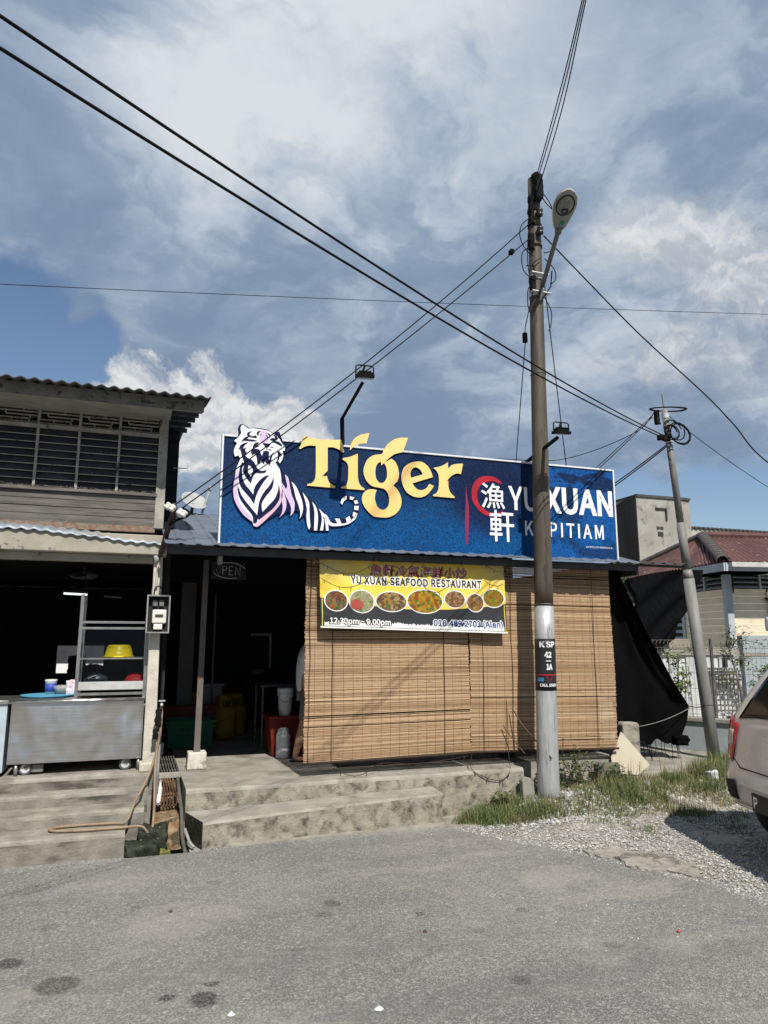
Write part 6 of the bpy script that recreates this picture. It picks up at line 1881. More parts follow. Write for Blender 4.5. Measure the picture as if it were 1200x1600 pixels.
# ------------------------------------------------------------------ black sheet, rope and shade net on the restaurant's right side
m_black = pm('dull black sheeting', (.0042, .0042, .0046), (.0030, .0030, .0033), 3, .95, 0, spec=.05)
t = thing('black_sheet', 'huge black plastic sheet hanging off the restaurant right side', 'plastic sheet', (5.6, 7, .4))
TR = [Vector((4.985, 6.60, 2.435)), Vector((5.62, 6.90, 1.68)), Vector((6.14, 7.10, 1.06)), Vector((6.395, 7.20, .815)), Vector((6.36, 7.22, .62)), Vector((6.27, 7.24, .41))]


def front_sheet(u, v):
    x = v * (len(TR) - 1)
    i = min(int(x), len(TR) - 2)
    r_ = TR[i].lerp(TR[i + 1], x - i)
    l_ = Vector((4.975, 6.72, 2.43 - 2.02 * v))
    p = l_.lerp(r_, u)
    b = .16 * math.sin(math.pi * u) * (.3 + v)
    return p + Vector((0, b + .03 * math.sin(u * 22 + v * 3) * v + .035 * math.sin((u - v * .55) * 17 + 2 * mnoise.noise(Vector((u * 3, v * 3, 0)))) * u * (1 - u) * 3, -.03 * math.sin(u * 31) * (v > .95)))


MB().grid(front_sheet, 50, 30).done('front_sheet', m_black, t, smooth=True)
MB().grid(lambda u, v: Vector((4.985, 6.62 + 3 * u, 2.45)).lerp(Vector((6.40, 7.20 + 2.6 * u, .83)), v) + Vector((0, 0, -.10 * math.sin(math.pi * v))), 20, 16).done('side_flap', m_black, t, smooth=True)
fr_ = MB()
rr = random.Random(2)
for k in range(16):
    u = rr.uniform(.30, 1.0)
    p = Vector(front_sheet(u, 1.0))
    L = rr.uniform(.05, .24)
    fr_.tube(poly3([p + Vector((0, -.01, .03)), p + Vector((rr.uniform(-.03, .03), -.02, -L * .5)), p + Vector((rr.uniform(-.05, .06), -.03, -L))], 3), .0035, 4)
fr_.done('torn_fringe', m_black, t, kind='stuff')
lump(6.15, 6.30, 7.14, 7.24, .37, .47, 81, .03).done('gathered_hem', m_black, t, smooth=True)
o = MB().tube(sag(TR[3], Tc(.82) + Vector((-.06, -.03, 0)), .015, 8) + [Tc(.82) + Vector((.07 * math.cos(a), .07 * math.sin(a), .01)) for a in (3.6, 4.2, 4.8, 5.4, 6.0)], .006, 5).done('tie_rope', m_blk, None)
tag(o, 'dark rope tying the black sheet corner to the thin pole', 'rope')
o = MB().tube(sag((5.28, 6.78, .655), TR[3] + Vector((0, -.03, -.02)), .035, 14), .005, 5).done('grey_cord', pm('grey cord', (.20, .19, .18), (.14, .13, .12), 8, .8), None)
tag(o, 'thin grey cord strung across the lower part of the black sheet', 'cord')
m_net = pm('dark shade netting', (.0060, .0063, .0075), (.0032, .0034, .0042), 5, .95, .5, 30, stretch=(3, 3, 1), spec=.02)
NP = [Vector((6.20, 8.0, 2.40)), Vector((8.50, 9.0, 2.70)), Vector((7.25, 8.35, 1.62)), Vector((6.50, 8.0, 1.55))]


def net(u, v):
    p = NP[0].lerp(NP[1], u).lerp(NP[3].lerp(NP[2], u), v)
    return p + Vector((0, .04 * math.sin(u * 9 + v * 14) + .10 * math.sin(math.pi * u) * v, -.14 * v * math.sin(math.pi * u) + .05 * math.sin(math.pi * u) * (1 - v)))


o = MB().grid(net, 40, 24).done('shade_net', m_net, None, smooth=True)
tag(o, 'dark grey shade net stretched between black sheet and red roof', 'shade net')

# loose pieces at the right end of the plinth
m_board = pm('cream board', (.60, .54, .42), (.55, .49, .38), 3, .6)
o = MB().prism([(4.87, .215), (4.855, .372), (5.00, .63), (5.345, .272), (5.185, .180)], 6.655, 6.668).done('cream_board', m_board, None)
tag(o, 'broken cream board leaning at the right blind corner', 'board')
o = MB().prism([(5.04, .19), (5.04, .70), (5.06, .722), (5.235, .715), (5.255, .69), (5.25, .19)], 6.675, 6.80).done('concrete_block', m_conc, None, bevel=.012)
tag(o, 'upright grey concrete block behind the cream board', 'concrete block')
o = MB().prism([(3.575, .06), (3.560, .285), (3.585, .318), (3.660, .300), (3.690, .262), (3.700, .05)], 6.27, 6.34).done('stone_slab', pm('grey stone', (.27, .26, .22), (.2, .19, .165), 8, .9, .4, 60), None, bevel=.012)
tag(o, 'small grey stone slab leaning left of the tall pole foot', 'stone slab')
o = MB().box(4.60, 4.85, 6.50, 6.62, .16, .335).done('timber_offcut', pm('mossy grey timber', (.17, .165, .13), (.11, .105, .085), 6, .9, .5, 60, stretch=(1, 1, 6)), None, bevel=.01)
tag(o, 'grey mossy timber block beside the cream board', 'timber')
o = MB().tube(poly3([(3.79, 6.10, .5), (3.69, 6.42, .75), (3.63, 6.55, .93)], 4), .006, 5).done('twig', pm('brown twig', (.12, .07, .04), (.09, .05, .03), 9, .8), None)
tag(o, 'long thin brown stick leaning on the right blind by the pole', 'stick')
o = MB().tube(poly3([(3.70, 6.45, .5), (3.60, 6.55, .66), (3.54, 6.58, .76)], 4), .005, 5).done('twig', MATS['brown twig'], None)
tag(o, 'short thin brown stick low on the right blind by the pole', 'stick')

# ------------------------------------------------------------------ neighbouring house on the right
nh = thing('bungalow', 'cream timber bungalow under a faded red corrugated hip roof', 'house', (11, 11, .2))
m_cream = pm('cream timber cladding', (.78, .69, .53), (.72, .635, .485), 5, .75, .1, 40, stain=(.27, .245, .2), sscale=3, slo=.62, shi=.8, rand=.08)
m_redr = pm('faded red corrugated roof', (.125, .060, .053), (.080, .040, .037), 2.5, .85, .2, 40, stain=(.34, .23, .22), sscale=5.5, slo=.60, shi=.72)
m_trim = pm('grey blue trim', (.42, .46, .49), (.36, .40, .43), 5, .6)
m_gut = pm('pale gutter', (.50, .50, .47), (.40, .40, .38), 5, .6)
d1, d2 = Vector((.174, .985, 0)), Vector((.985, -.174, 0))
C0 = Vector((11.12, 11.20, 0))
EC = Vector((10.50, 10.60, 3.07))
RG = Vector((12.50, 13.20, 4.00))
FC = EC + d1 * 4.9


def corr(a, b, c, d_, n, name, amp=.018, pitch=.12):
    """corrugated sheet over the quad a-b (eave) to d-c (top)"""
    mb = MB()
    L = (Vector(b) - Vector(a)).length
    nu = max(8, int(L / pitch * 6))
    def f(u, v):
        p = Vector(a).lerp(Vector(b), u).lerp(Vector(d_).lerp(Vector(c), u), v)
        s = (p - Vector(a)).dot((Vector(b) - Vector(a)).normalized())
        return p + Vector((0, 0, amp * math.sin(s * 2 * math.pi / pitch)))
    return mb.grid(f, nu, n)


corr(FC, EC, RG, RG, 10, 'r').done('roof_sheet', m_redr, nh, smooth=True)
corr(EC, EC + d2 * 7, RG + d2 * 5, RG, 10, 'r').done('roof_sheet', m_redr, nh, smooth=True)
MB().add([FC, RG, FC + d2 * 6], [(0, 1, 2)]).done('rear_roof', m_redr, nh)
# hip capping tiles, each its own, and the two ridge lines
m_cap = pm('dark ridge tile', (.10, .085, .08), (.065, .055, .055), 8, .85, .3, 40)
capme = None
hipd = (RG - EC)
n_c = 13
for k in range(n_c):
    a, b = EC.lerp(RG, k / n_c), EC.lerp(RG, (k + 1.15) / n_c)
    dd = (b - a).normalized()
    s_ = dd.cross(Vector((0, 0, 1))).normalized()
    u_ = s_.cross(dd)
    up = Vector((0, 0, .03))
    MB().grid(lambda u, v: a.lerp(b, v) + s_ * (.12 * math.cos(math.pi * u)) + u_ * (.085 * math.sin(math.pi * u) + .012 * (1 - v)) + up * .4, 6, 1).done('ridge_tile', m_cap, nh, solid=.015)
MB().tube([RG + Vector((0, 0, .04)), RG + d2 * 5 + Vector((0, 0, .04))], .085, 8).done('ridge_cap', m_redr, nh)
MB().tube([RG + Vector((0, 0, .04)), FC + Vector((0, 0, .04))], .07, 8).done('hip_cap', m_cap, nh)
# fascias and gutter
MB().bar(FC + Vector((.02, 0, -.10)), EC + Vector((.03, .02, -.10)), .03, .16).done('fascia', m_trim, nh)
MB().bar(EC + Vector((.03, .02, -.10)) + d2 * .02, EC + d2 * 7 + Vector((0, .02, -.10)), .03, .16).done('fascia', m_trim, nh)
gt = EC + Vector((0, -.05, -.06))
MB().bar(gt + d2 * .10, gt + d2 * 7, .09, .09).done('gutter', m_gut, nh)
MB().add([EC + Vector((0, 0, -.18)), EC + d2 * 7 + Vector((0, 0, -.18)), EC + d2 * 7 + d1 * 1.3 + Vector((0, 0, -.18)), EC + d1 * 1.3 + Vector((0, 0, -.18)), FC + Vector((0, 0, -.18)), FC + d2 * 1.2 + Vector((0, 0, -.18)), EC + d2 * 1.2 + Vector((0, 0, -.18))],
         [(0, 3, 2, 1), (0, 4, 5, 6)]).done('soffit', m_gut, nh)
# walls of planks
MB().bar(C0 + Vector((0, 0, 1.5)), C0 + Vector((0, 0, 3.02)), .13, .13, d1).done('corner_post', m_trim, nh)
MB().bar(C0 + Vector((0, 0, .1)), C0 + Vector((0, 0, 1.498)), .13, .13, d1).done('corner_post', m_trim, nh)
for k in range(17):
    z = .15 + .145 * k
    if z > 2.55:
        break
    tl = .012
    c_ = C0 + d2 * (.07 + .40) + d1 * .03
    MB().obox(c_ + Vector((0, 0, z + .07)), d2 * .395, d1 * .012 + Vector((0, 0, .012)) * 0, Vector((0, 0, .069)) - d1 * .006).done('plank', m_cream, nh)
    c_ = C0 + d2 * (.91 + 3.0) + d1 * .03
    MB().obox(c_ + Vector((0, 0, z + .07)), d2 * 3.0, d1 * .012, Vector((0, 0, .069)) - d1 * .006).done('plank', m_cream, nh)
    if k % 1 == 0:
        a0_, a1_ = .08, 1.55
        c_ = C0 + d1 * ((a0_ + a1_) / 2) + d2 * .03
        MB().obox(c_ + Vector((0, 0, z + .07)), d1 * ((a1_ - a0_) / 2), d2 * .012, Vector((0, 0, .069)) - d2 * .006).done('plank', m_cream, nh)
MB().obox(C0 + d2 * .885 - d1 * .00 + Vector((0, 0, 1.35)), d2 * .028, d1 * .02, Vector((0, 0, 1.2))).done('cover_strip', m_cream, nh)
o_ = MB().tube(poly3([C0 + d2 * .80 - d1 * .05 + Vector((0, 0, 2.42)), C0 + d2 * .90 - d1 * .06 + Vector((0, 0, 2.30)), C0 + d2 * .92 - d1 * .05 + Vector((0, 0, 1.6)), C0 + d2 * .93 - d1 * .05 + Vector((0, 0, 1.0))], 5), .028, 8).done('drain_pipe', pm('rusty brown pipe', (.12, .06, .035), (.05, .035, .03), 10, .8), nh)
# louvred vents below the eaves
for axis, other, L_ in ((d2, d1, 6.5), (d1, d2, 4.0)):
    for j in range(int(L_ / .65)):
        c_ = C0 + axis * (.12 + .65 * j + .30) + other * .05
        MB().obox(C0 + axis * (.10 + .65 * j + .64) + other * .02 + Vector((0, 0, 2.80)), axis * .022, other * .03, Vector((0, 0, .20))).done('vent_post', m_trim, nh)
        for k in range(4):
            MB().obox(c_ + Vector((0, 0, 2.66 + .095 * k)), axis * .295, other * .035 + Vector((0, 0, .02)), Vector((0, 0, .005))).done('vent_slat', m_trim, nh)
    MB().obox(C0 + axis * (L_ / 2) + other * .14 + Vector((0, 0, 2.78)), axis * (L_ / 2), other * .01, Vector((0, 0, .25))).done('vent_backing', m_dark, nh)
# louvre window on the shaded side
wz0, wz1 = 1.15, 2.45
MB().obox(C0 + d1 * 2.4 + d2 * .12 + Vector((0, 0, 1.8)), d1 * .80, d2 * .01, Vector((0, 0, .66))).done('window_dark', m_dark, nh)
for j in range(3):
    MB().obox(C0 + d1 * (1.60 + .80 * j) + d2 * .03 + Vector((0, 0, 1.8)), d1 * .045, d2 * .04, Vector((0, 0, .68))).done('window_post', m_trim, nh)
for j in range(2):
    for k in range(9):
        MB().obox(C0 + d1 * (2.0 + .80 * j) + d2 * .05 + Vector((0, 0, wz0 + .06 + .145 * k)), d1 * .35, d2 * .035 + Vector((0, 0, .030)), Vector((0, 0, .004))).done('louvre', m_trim, nh)
MB().obox(C0 + d1 * 2.4 + d2 * .03 + Vector((0, 0, .62)), d1 * .84, d2 * .02, Vector((0, 0, .52))).done('lower_wall', m_cream, nh)
MB().obox(C0 + d1 * 4.1 + d2 * .03 + Vector((0, 0, 1.3)), d1 * .84, d2 * .02, Vector((0, 0, 1.2))).done('rear_wall', m_cream, nh)

# far concrete block and long parapet
m_tow = pm('mouldy concrete render', (.36, .35, .315), (.27, .26, .235), .9, .95, .3, 10, stain=(.095, .09, .085), sscale=2.4, slo=.52, shi=.70)
m_towd = pm('black mould on render', (.030, .029, .028), (.055, .053, .05), .8, .95, .3, 10, stain=(.12, .115, .11), sscale=1.2, slo=.66, shi=.8, stretch=(1, 1, .4))
tw = thing('concrete_tower', 'blind grey concrete stair tower behind the red roof', 'building', (21.6, 26, 0))
MB().box(20.24, 23.1, 25.0, 27.0, -.2, 7.72).done('front_wall', m_tow, tw)
MB().add([(20.2, 25.0, -.2), (20.2, 26.6, -.2), (20.2, 26.6, 7.55), (20.2, 25.0, 7.85), (20.236, 25.0, -.2), (20.236, 26.6, -.2), (20.236, 26.6, 7.55), (20.236, 25.0, 7.85)], [(0, 3, 2, 1), (4, 5, 6, 7), (0, 4, 7, 3), (3, 7, 6, 2)]).done('side_wall', m_towd, tw)
MB().box(20.245, 23.12, 24.94, 27.0, 7.725, 7.84).done('roof_edge', m_zincd, tw)
fr2 = MB()
fr2.box(21.20, 21.80, 24.94, 24.998, 7.22, 7.30)
fr2.box(21.72, 21.80, 24.94, 24.998, 6.75, 7.218)
fr2.done('window_hood', m_towd, tw)
for (a, b, c_, d_) in ((21.22, 21.36, 6.35, 6.47), (21.42, 21.56, 6.35, 6.47), (21.26, 21.54, 6.05, 6.24)):
    MB().box(a, b, 24.975, 24.998, c_, d_).done('mould_patch', m_towd, tw)
for a in (22.3, 22.75):
    for b in (5.2, 6.0, 6.8):
        MB().box(a, a + .2, 24.99, 24.999, b, b + .5).done('mortar_patch', m_tow, tw)
pw = thing('parapet_building', 'long pale wall with dark roof edge behind the red roof', 'building', (33, 30, 0))
MB().box(27.6, 50, 30, 31, -.2, 7.45).done('wall', pm('pale mottled render', (.42, .41, .38), (.34, .33, .305), 1, .9, .2, 12, stain=(.22, .21, .2), sscale=2, slo=.55, shi=.75), pw)
corr(Vector((27.5, 29.9, 7.5)), Vector((50, 29.9, 7.5)), Vector((50, 31, 7.62)), Vector((27.5, 31, 7.62)), 1, 'r', .04, .3).done('roof_edge', m_zincd, pw, solid=.06)
t = thing('spiky_plant', 'spiky green plant rising between the billboard and the tower', 'plant', (8.4, 12, 2.4))
b = MB()
rr = random.Random(4)
for k in range(60):
    a = rr.uniform(0, 6.283)
    L = rr.uniform(.35, .75)
    el = rr.uniform(.5, 1.4)
    bx = Vector((9.2, 12.0, 2.5)) + Vector((rr.uniform(-.15, .15), rr.uniform(-.15, .15), 0))
    dv = Vector((math.cos(a) * math.cos(el), math.sin(a) * math.cos(el), math.sin(el)))
    s_ = dv.cross(Vector((0, 0, 1))).normalized() * .02
    m_ = bx + dv * L * .55
    tip = bx + dv * L + Vector((0, 0, -.12 * math.cos(el)))
    b.add([bx - s_, bx + s_, m_ + s_ * 1.2, m_ - s_ * 1.2, tip], [(0, 1, 2, 3), (3, 2, 4)])
b.done('leaves', pm('dusty green leaf', (.085, .125, .045), (.05, .085, .03), 8, .7, island=.6), t, kind='stuff')
MB().tube([(9.2, 12, .1), (9.2, 12, 2.6)], .09, 8).done('trunk', pm('brown bark', (.14, .11, .085), (.09, .07, .055), 9, .9, .5, 40), t)

# ------------------------------------------------------------------ boundary wall, mesh fence, boards, shrubs on the right
fw = thing('low_wall', 'low blue grey wall carrying the wire mesh fence', 'wall', (6.9, 7.5, .2))
FA, FB = Vector((6.38, 8.50, 0)), Vector((7.62, 6.36, 0))
fd = (FB - FA).normalized()
fn_ = Vector((-fd.y, fd.x, 0))
if fn_.x > 0:
    fn_ = -fn_
m_lw = pm('pale blue grey render', (.33, .37, .385), (.27, .305, .32), 3, .85, .2, 30, stain=(.17, .185, .19), sscale=2.5, slo=.58, shi=.75)
mid_ = (FA + FB) / 2
MB().obox(mid_ - fn_ * .07 + Vector((0, 0, .27)), fd * ((FB - FA).length / 2), fn_ * .07, Vector((0, 0, .30))).done('body', m_lw, fw)
MB().obox(mid_ - fn_ * .065 + Vector((0, 0, .595)), fd * ((FB - FA).length / 2), fn_ * .095, Vector((0, 0, .0245))).done('coping', m_conc2, fw, bevel=.006)
mf = thing('mesh_fence', 'rusty wire mesh fence standing on the low wall', 'fence', (6.9, 7.5, .62))
m_wire = pm('rusty grey wire', (.24, .23, .215), (.16, .145, .13), 12, .8)
L_ = (FB - FA).length
w = MB()
n = int(L_ / .05)
for k in range(n + 1):
    p = FA + fd * (L_ * k / n) - fn_ * .065
    w.tube([p + Vector((0, 0, .62)), p + Vector((0, 0, 1.50)), p + fn_ * .05 + Vector((0, 0, 1.555)), p + Vector((0, 0, 1.60))], .0026, 4, cap=False)
for z in (.66, .72, .78, .98, 1.18, 1.38, 1.44, 1.50, 1.60):
    w.tube([FA - fn_ * .065 + Vector((0, 0, z)), FB - fn_ * .065 + Vector((0, 0, z))], .0028, 4)
w.done('wire_mesh', m_wire, mf, kind='stuff')
for k in range(3):
    p = FA + fd * (.15 + (L_ - .3) * k / 2) - fn_ * .08
    MB().tube([p + Vector((0, 0, .62)), p + Vector((0, 0, 1.62))], .02, 8).done('post', m_dsteel, mf)
# boards stacked in the yard behind the fence
sc_ = thing('yard_screen', 'pale upright boards with a concrete beam across, behind the mesh fence', 'screen', (8, 9.3, .2))
m_sheet = pm('whitish sheet', (.52, .53, .53), (.44, .45, .45), 3, .7, .1, 30, stain=(.25, .25, .25), sscale=3, slo=.56, shi=.74, stretch=(3, 3, .5), rand=.3)
for k in range(12):
    x = 7.30 + .165 * k
    MB().box(x, x + .155, 9.30 + .02 * (k % 2), 9.33 + .02 * (k % 2), .2, 1.36).done('board', m_sheet, sc_)
MB().box(7.2, 9.35, 9.27, 9.38, 1.365, 1.46).done('beam', m_conc2, sc_)
MB().box(7.95, 8.35, 9.26, 9.40, 1.465, 1.62).done('pier', m_conc, sc_)
MB().box(9.0, 9.06, 9.24, 9.268, .2, 1.36).done('dark_gap', m_dark, sc_)
t = thing('white_gate', 'white framed grid panel leaning in the yard behind the thin pole', 'gate panel', (8.3, 8.9, .2))
ga, gz = Vector((8.02, 8.62, 0)), Vector((8.50, 8.46, 0))
MB().obox((ga + gz) / 2 + Vector((0, .05, .85)), (gz - ga) / 2, Vector((.004, .012, 0)), Vector((0, 0, .30))).done('panel', m_white, t)
for p, q_ in ((ga + Vector((0, 0, .5)), ga + Vector((0, 0, 1.18))), (gz + Vector((0, 0, .5)), gz + Vector((0, 0, 1.18))), (ga + Vector((0, 0, 1.18)), gz + Vector((0, 0, 1.18))), (ga + Vector((0, 0, .52)), gz + Vector((0, 0, .52)))):
    MB().bar(p, q_, .03, .03, (.3, .9, .1)).done('frame', m_white, t)
gb = MB()
for k in range(1, 9):
    gb.bar(ga.lerp(gz, k / 9) + Vector((0, -.02, .5)), ga.lerp(gz, k / 9) + Vector((0, -.02, 1.18)), .008, .008)
    gb.bar(ga + Vector((0, -.022, .5 + .075 * k)), gz + Vector((0, -.022, .5 + .075 * k)), .008, .008)
gb.done('grid_bars', pm('grey bars', (.22, .23, .23), (.17, .18, .18), 5, .6), t, kind='stuff')
for (x, lab) in ((7.76, 'left'), (7.86, 'right')):
    o = MB().tube([(x, 8.72, .15), (x - .015, 8.75, 1.22)], .022, 8).done('white_pipe', m_white, None)
    tag(o, lab + ' of two white pipes standing beside the white grid panel', 'pipe')
gw = thing('grey_wall', 'tall blue grey rendered wall behind the car roof', 'wall', (9.6, 9, .2))
MB().obox((10.75, 9.25, .62), d2 * 1.2, d1 * .07, (0, 0, .72)).done('lower_wall', m_lw, gw)
MB().obox((10.75, 9.25, 1.365), d2 * 1.2, d1 * .085, (0, 0, .02)).done('ledge', m_conc, gw)
MB().obox((10.75, 9.25, 1.530), d2 * 1.2, d1 * .07, (0, 0, .142)).done('upper_wall', m_lw, gw)
t = thing('vehicle_mirror', 'grey rounded mirror housing on a black stem above the grey wall', 'mirror', (10.0, 9.2, 1.68))
MB().obox((10.16, 9.28, 1.86), d2 * .16, d1 * .05, (0, 0, .125)).done('housing', pm('pearl grey plastic', (.36, .37, .37), (.30, .31, .31), 5, .4), t, bevel=.045)
MB().bar((10.20, 9.28, 1.68), (10.17, 9.28, 1.745), .04, .03).done('stem', m_dark, t)


def shrub(label, base, top, spread, n, seed, cols, leafs=.05):
    rr = random.Random(seed)
    t_ = thing('shrub', label, 'shrub', base)
    base, top = Vector(base), Vector(top)
    tr = MB()
    mid_ = base.lerp(top, .5) + Vector((.05, 0, 0))
    tr.tube(poly3([base, mid_, top], 5), [.016] * 6 + [.010] * 5, 6)
    tips = []
    for k in range(11):
        st_ = base.lerp(top, rr.uniform(.55, 1.0)) + Vector((.03, 0, 0))
        e = st_ + Vector((rr.uniform(-1, 1) * spread, rr.uniform(-1, 1) * spread, rr.uniform(-.15, .8) * spread))
        tr.tube(poly3([st_, st_.lerp(e, .5) + Vector((0, 0, .03)), e], 3), .005, 4)
        tips += [st_.lerp(e, s) for s in (.4, .6, .8, 1.0)]
    tr.done('trunk', pm('grey brown stem', (.13, .105, .08), (.09, .075, .06), 9, .9), t_)
    lf = MB()
    for k in range(n):
        p = rr.choice(tips) + Vector((rr.gauss(0, .045), rr.gauss(0, .045), rr.gauss(0, .04)))
        a, el = rr.uniform(0, 6.283), rr.uniform(-.9, .5)
        dv = Vector((math.cos(a) * math.cos(el), math.sin(a) * math.cos(el), math.sin(el)))
        s_ = Vector((-math.sin(a), math.cos(a), rr.uniform(-.4, .4))) * leafs * .22
        L = leafs * rr.uniform(.7, 1.3)
        m_ = p + dv * L * .5 + Vector((0, 0, .006))
        lf.add([p, m_ + s_, p + dv * L, m_ - s_], [(0, 1, 2), (0, 2, 3)])
    lf.done('crown', cols, t_, kind='stuff')
    return t_


m_lf1 = pm('yellow green leaf', (.17, .25, .045), (.11, .18, .03), 12, .55, island=.7)
m_lf2 = pm('olive leaf', (.085, .11, .045), (.13, .125, .06), 12, .6, island=.7)
shrub('yellow green sapling behind the fence, left of the thin pole', (6.95, 8.2, .25), (7.18, 8.2, 1.42), .24, 330, 1, m_lf1, .085)
shrub('sparse olive shrub behind the fence right of the thin pole', (8.30, 8.2, .2), (8.05, 8.2, 1.60), .34, 520, 2, m_lf2, .06)
shrub('small bushy green shrub near the grey wall and car', (8.62, 8.05, .2), (8.64, 8.05, 1.22), .22, 380, 3, pm('mid green leaf', (.075, .13, .035), (.05, .095, .025), 12, .55, island=.7), .07)

# ------------------------------------------------------------------ parked hatchback, seen obliquely from behind
car = thing('parked_car', 'beige silver hatchback parked at the right edge, rear corner showing', 'car', (5.0, 4.8, .03))
HDG, LFT = Vector((.961, -.276, 0)), Vector((.276, .961, 0))
CO = Vector((4.275, 4.055, .012))
cw = lambda x, y, z: CO + HDG * x + LFT * y + Vector((0, 0, z))
m_car = pm('beige silver car paint', (.72, .675, .615), (.70, .655, .60), 2, .30, metal=.10, coat=.8, spec=.5)
m_cgl = pm('dark car glass', (.008, .009, .010), (.012, .013, .014), 3, .12, spec=.6)
m_tyre = pm('tyre rubber', (.014, .014, .014), (.02, .02, .02), 9, .85)
m_lred = pm('red lamp lens', (.38, .008, .012), (.30, .006, .01), 4, .15, coat=.6, spec=.6)
m_lclr = pm('clear lamp lens', (.42, .33, .30), (.5, .42, .38), 20, .15, spec=.6)
m_seam = pm('black seam', (.010, .010, .010), (.015, .015, .015), 6, .7)
LV = [(.315, .10, .77, 3.52, .24), (.345, .05, .80, 3.60, .28), (.42, .01, .825, 3.64, .30), (.52, .0, .83, 3.65, .30), (.60, .012, .832, 3.64, .30), (.66, .055, .83, 3.62, .26), (.78, .075, .83, 3.58, .24), (.90, .095, .825, 3.46, .22), (.965, .115, .815, 3.05, .20), (1.0, .135, .795, 2.74, .18),
      (1.12, .20, .75, 2.52, .17), (1.26, .29, .69, 2.28, .17), (1.38, .37, .635, 2.05, .17), (1.44, .43, .58, 1.92, .17), (1.475, .52, .48, 1.75, .16), (1.485, .66, .30, 1.55, .12)]


def lv(z):
    for a, b in zip(LV[:-1], LV[1:]):
        if a[0] <= z <= b[0]:
            s = (z - a[0]) / (b[0] - a[0])
            return [a[i] + (b[i] - a[i]) * s for i in range(5)]
    return list(LV[0] if z < LV[0][0] else LV[-1])


def ringpts(z, n=9):
    _, r_, h_, f_, c_ = lv(z)
    P = []
    for (cx, cy, a0) in ((r_ + c_, h_ - c_, 90), (r_ + c_, -h_ + c_, 180), (f_ - c_, -h_ + c_, 270), (f_ - c_, h_ - c_, 0)):
        for k in range(n):
            a = R(a0 + 90 * k / (n - 1))
            P.append((cx + c_ * math.cos(a), cy + c_ * math.sin(a)))
        if (cx, cy, a0) == (r_ + c_, -h_ + c_, 180) or a0 == 0:
            q0, q1 = P[-1], (f_ - c_, -h_) if a0 == 180 else (r_ + c_, h_)
            for k in range(1, 8):
                P.append((q0[0] + (q1[0] - q0[0]) * k / 8, q0[1] + (q1[1] - q0[1]) * k / 8))
    return P


zs = [l_[0] for l_ in LV]
b = MB()
rows = [ringpts(z) for z in zs]
for z, row in zip(zs, rows):
    b.v += [tuple(cw(x, y, z)) for x, y in row]
n = len(rows[0])
for j in range(len(zs) - 1):
    for i in range(n):
        b.f.append((j * n + i, j * n + (i + 1) % n, (j + 1) * n + (i + 1) % n, (j + 1) * n + i))
b.f.append(tuple(range(n - 1, -1, -1)))
b.f.append(tuple(range((len(zs) - 1) * n, len(zs) * n)))
b.mi = [0] * len(b.f)
cb = b.done('body', m_car, car, smooth=True)
md = cb.modifiers.new('sub', 'SUBSURF')
md.levels = md.render_levels = 1


def rearx(y, z):
    _, r_, h_, f_, c_ = lv(z)
    e = abs(y) - (h_ - c_)
    if e <= 0:
        return r_
    e = min(e, c_ * .999)
    return r_ + c_ - math.sqrt(c_ * c_ - e * e)


def rpatch(y0, y1, z0, z1, off, name, m_, lab=None, shape=None, nu=16, nv=8):
    def f(u, v):
        y = y0 + (y1 - y0) * u
        z = z0 + (z1 - z0) * v
        if shape:
            y, z = shape(u, v)
        return cw(rearx(y, z) - off, y * (1 + off / max(abs(y), .3) * .6), z)
    return MB().grid(f, nu, nv).done(name, m_, car, smooth=True, solid=.006, label=lab)


rpatch(0, 0, 0, 0, .008, 'rear_window', m_cgl, shape=lambda u, v: ((-.56 + 1.12 * u) * (1 - .22 * v), 1.01 + .345 * v - .03 * (abs(2 * u - 1) ** 3) * (1 - v) - .03 * (abs(2 * u - 1) ** 4) * v), nu=24, nv=10)
for s in (1, -1):
    tl = rpatch(0, 0, 0, 0, .010, 'tail_light', m_lred, shape=lambda u, v: (s * (.545 + .03 * (1 - v) + (.235 - .02 * abs(v - .4)) * u), .655 + .335 * v - .05 * (1 - u) * v + .06 * (1 - u) * (1 - v) * 0 + .05 * u * (1 - v)), nu=12, nv=10)
    rpatch(0, 0, 0, 0, .014, 'lamp_inset', m_lclr, shape=lambda u, v: (s * (.585 + .085 * u), .775 + .12 * v), nu=6, nv=4)
    rpatch(0, 0, 0, 0, .006, 'bumper_vent', m_seam, shape=lambda u, v: (s * (.475 + .165 * u), .395 + .125 * v + .02 * (1 - u) * v), nu=8, nv=4)
rpatch(0, 0, 0, 0, -.004, 'bumper_recess', pm('bumper plastic beige', (.54, .505, .475), (.52, .485, .455), 3, .5, metal=.3), shape=lambda u, v: ((-.56 + 1.12 * u) * (1 - .22 * v), .365 + .145 * v), nu=16, nv=4)
rpatch(0, 0, 0, 0, .004, 'bumper_recess_edge', m_car, shape=lambda u, v: ((-.60 + 1.2 * u) * (1 - .03 * v), .345 + .02 * v), nu=16, nv=2)
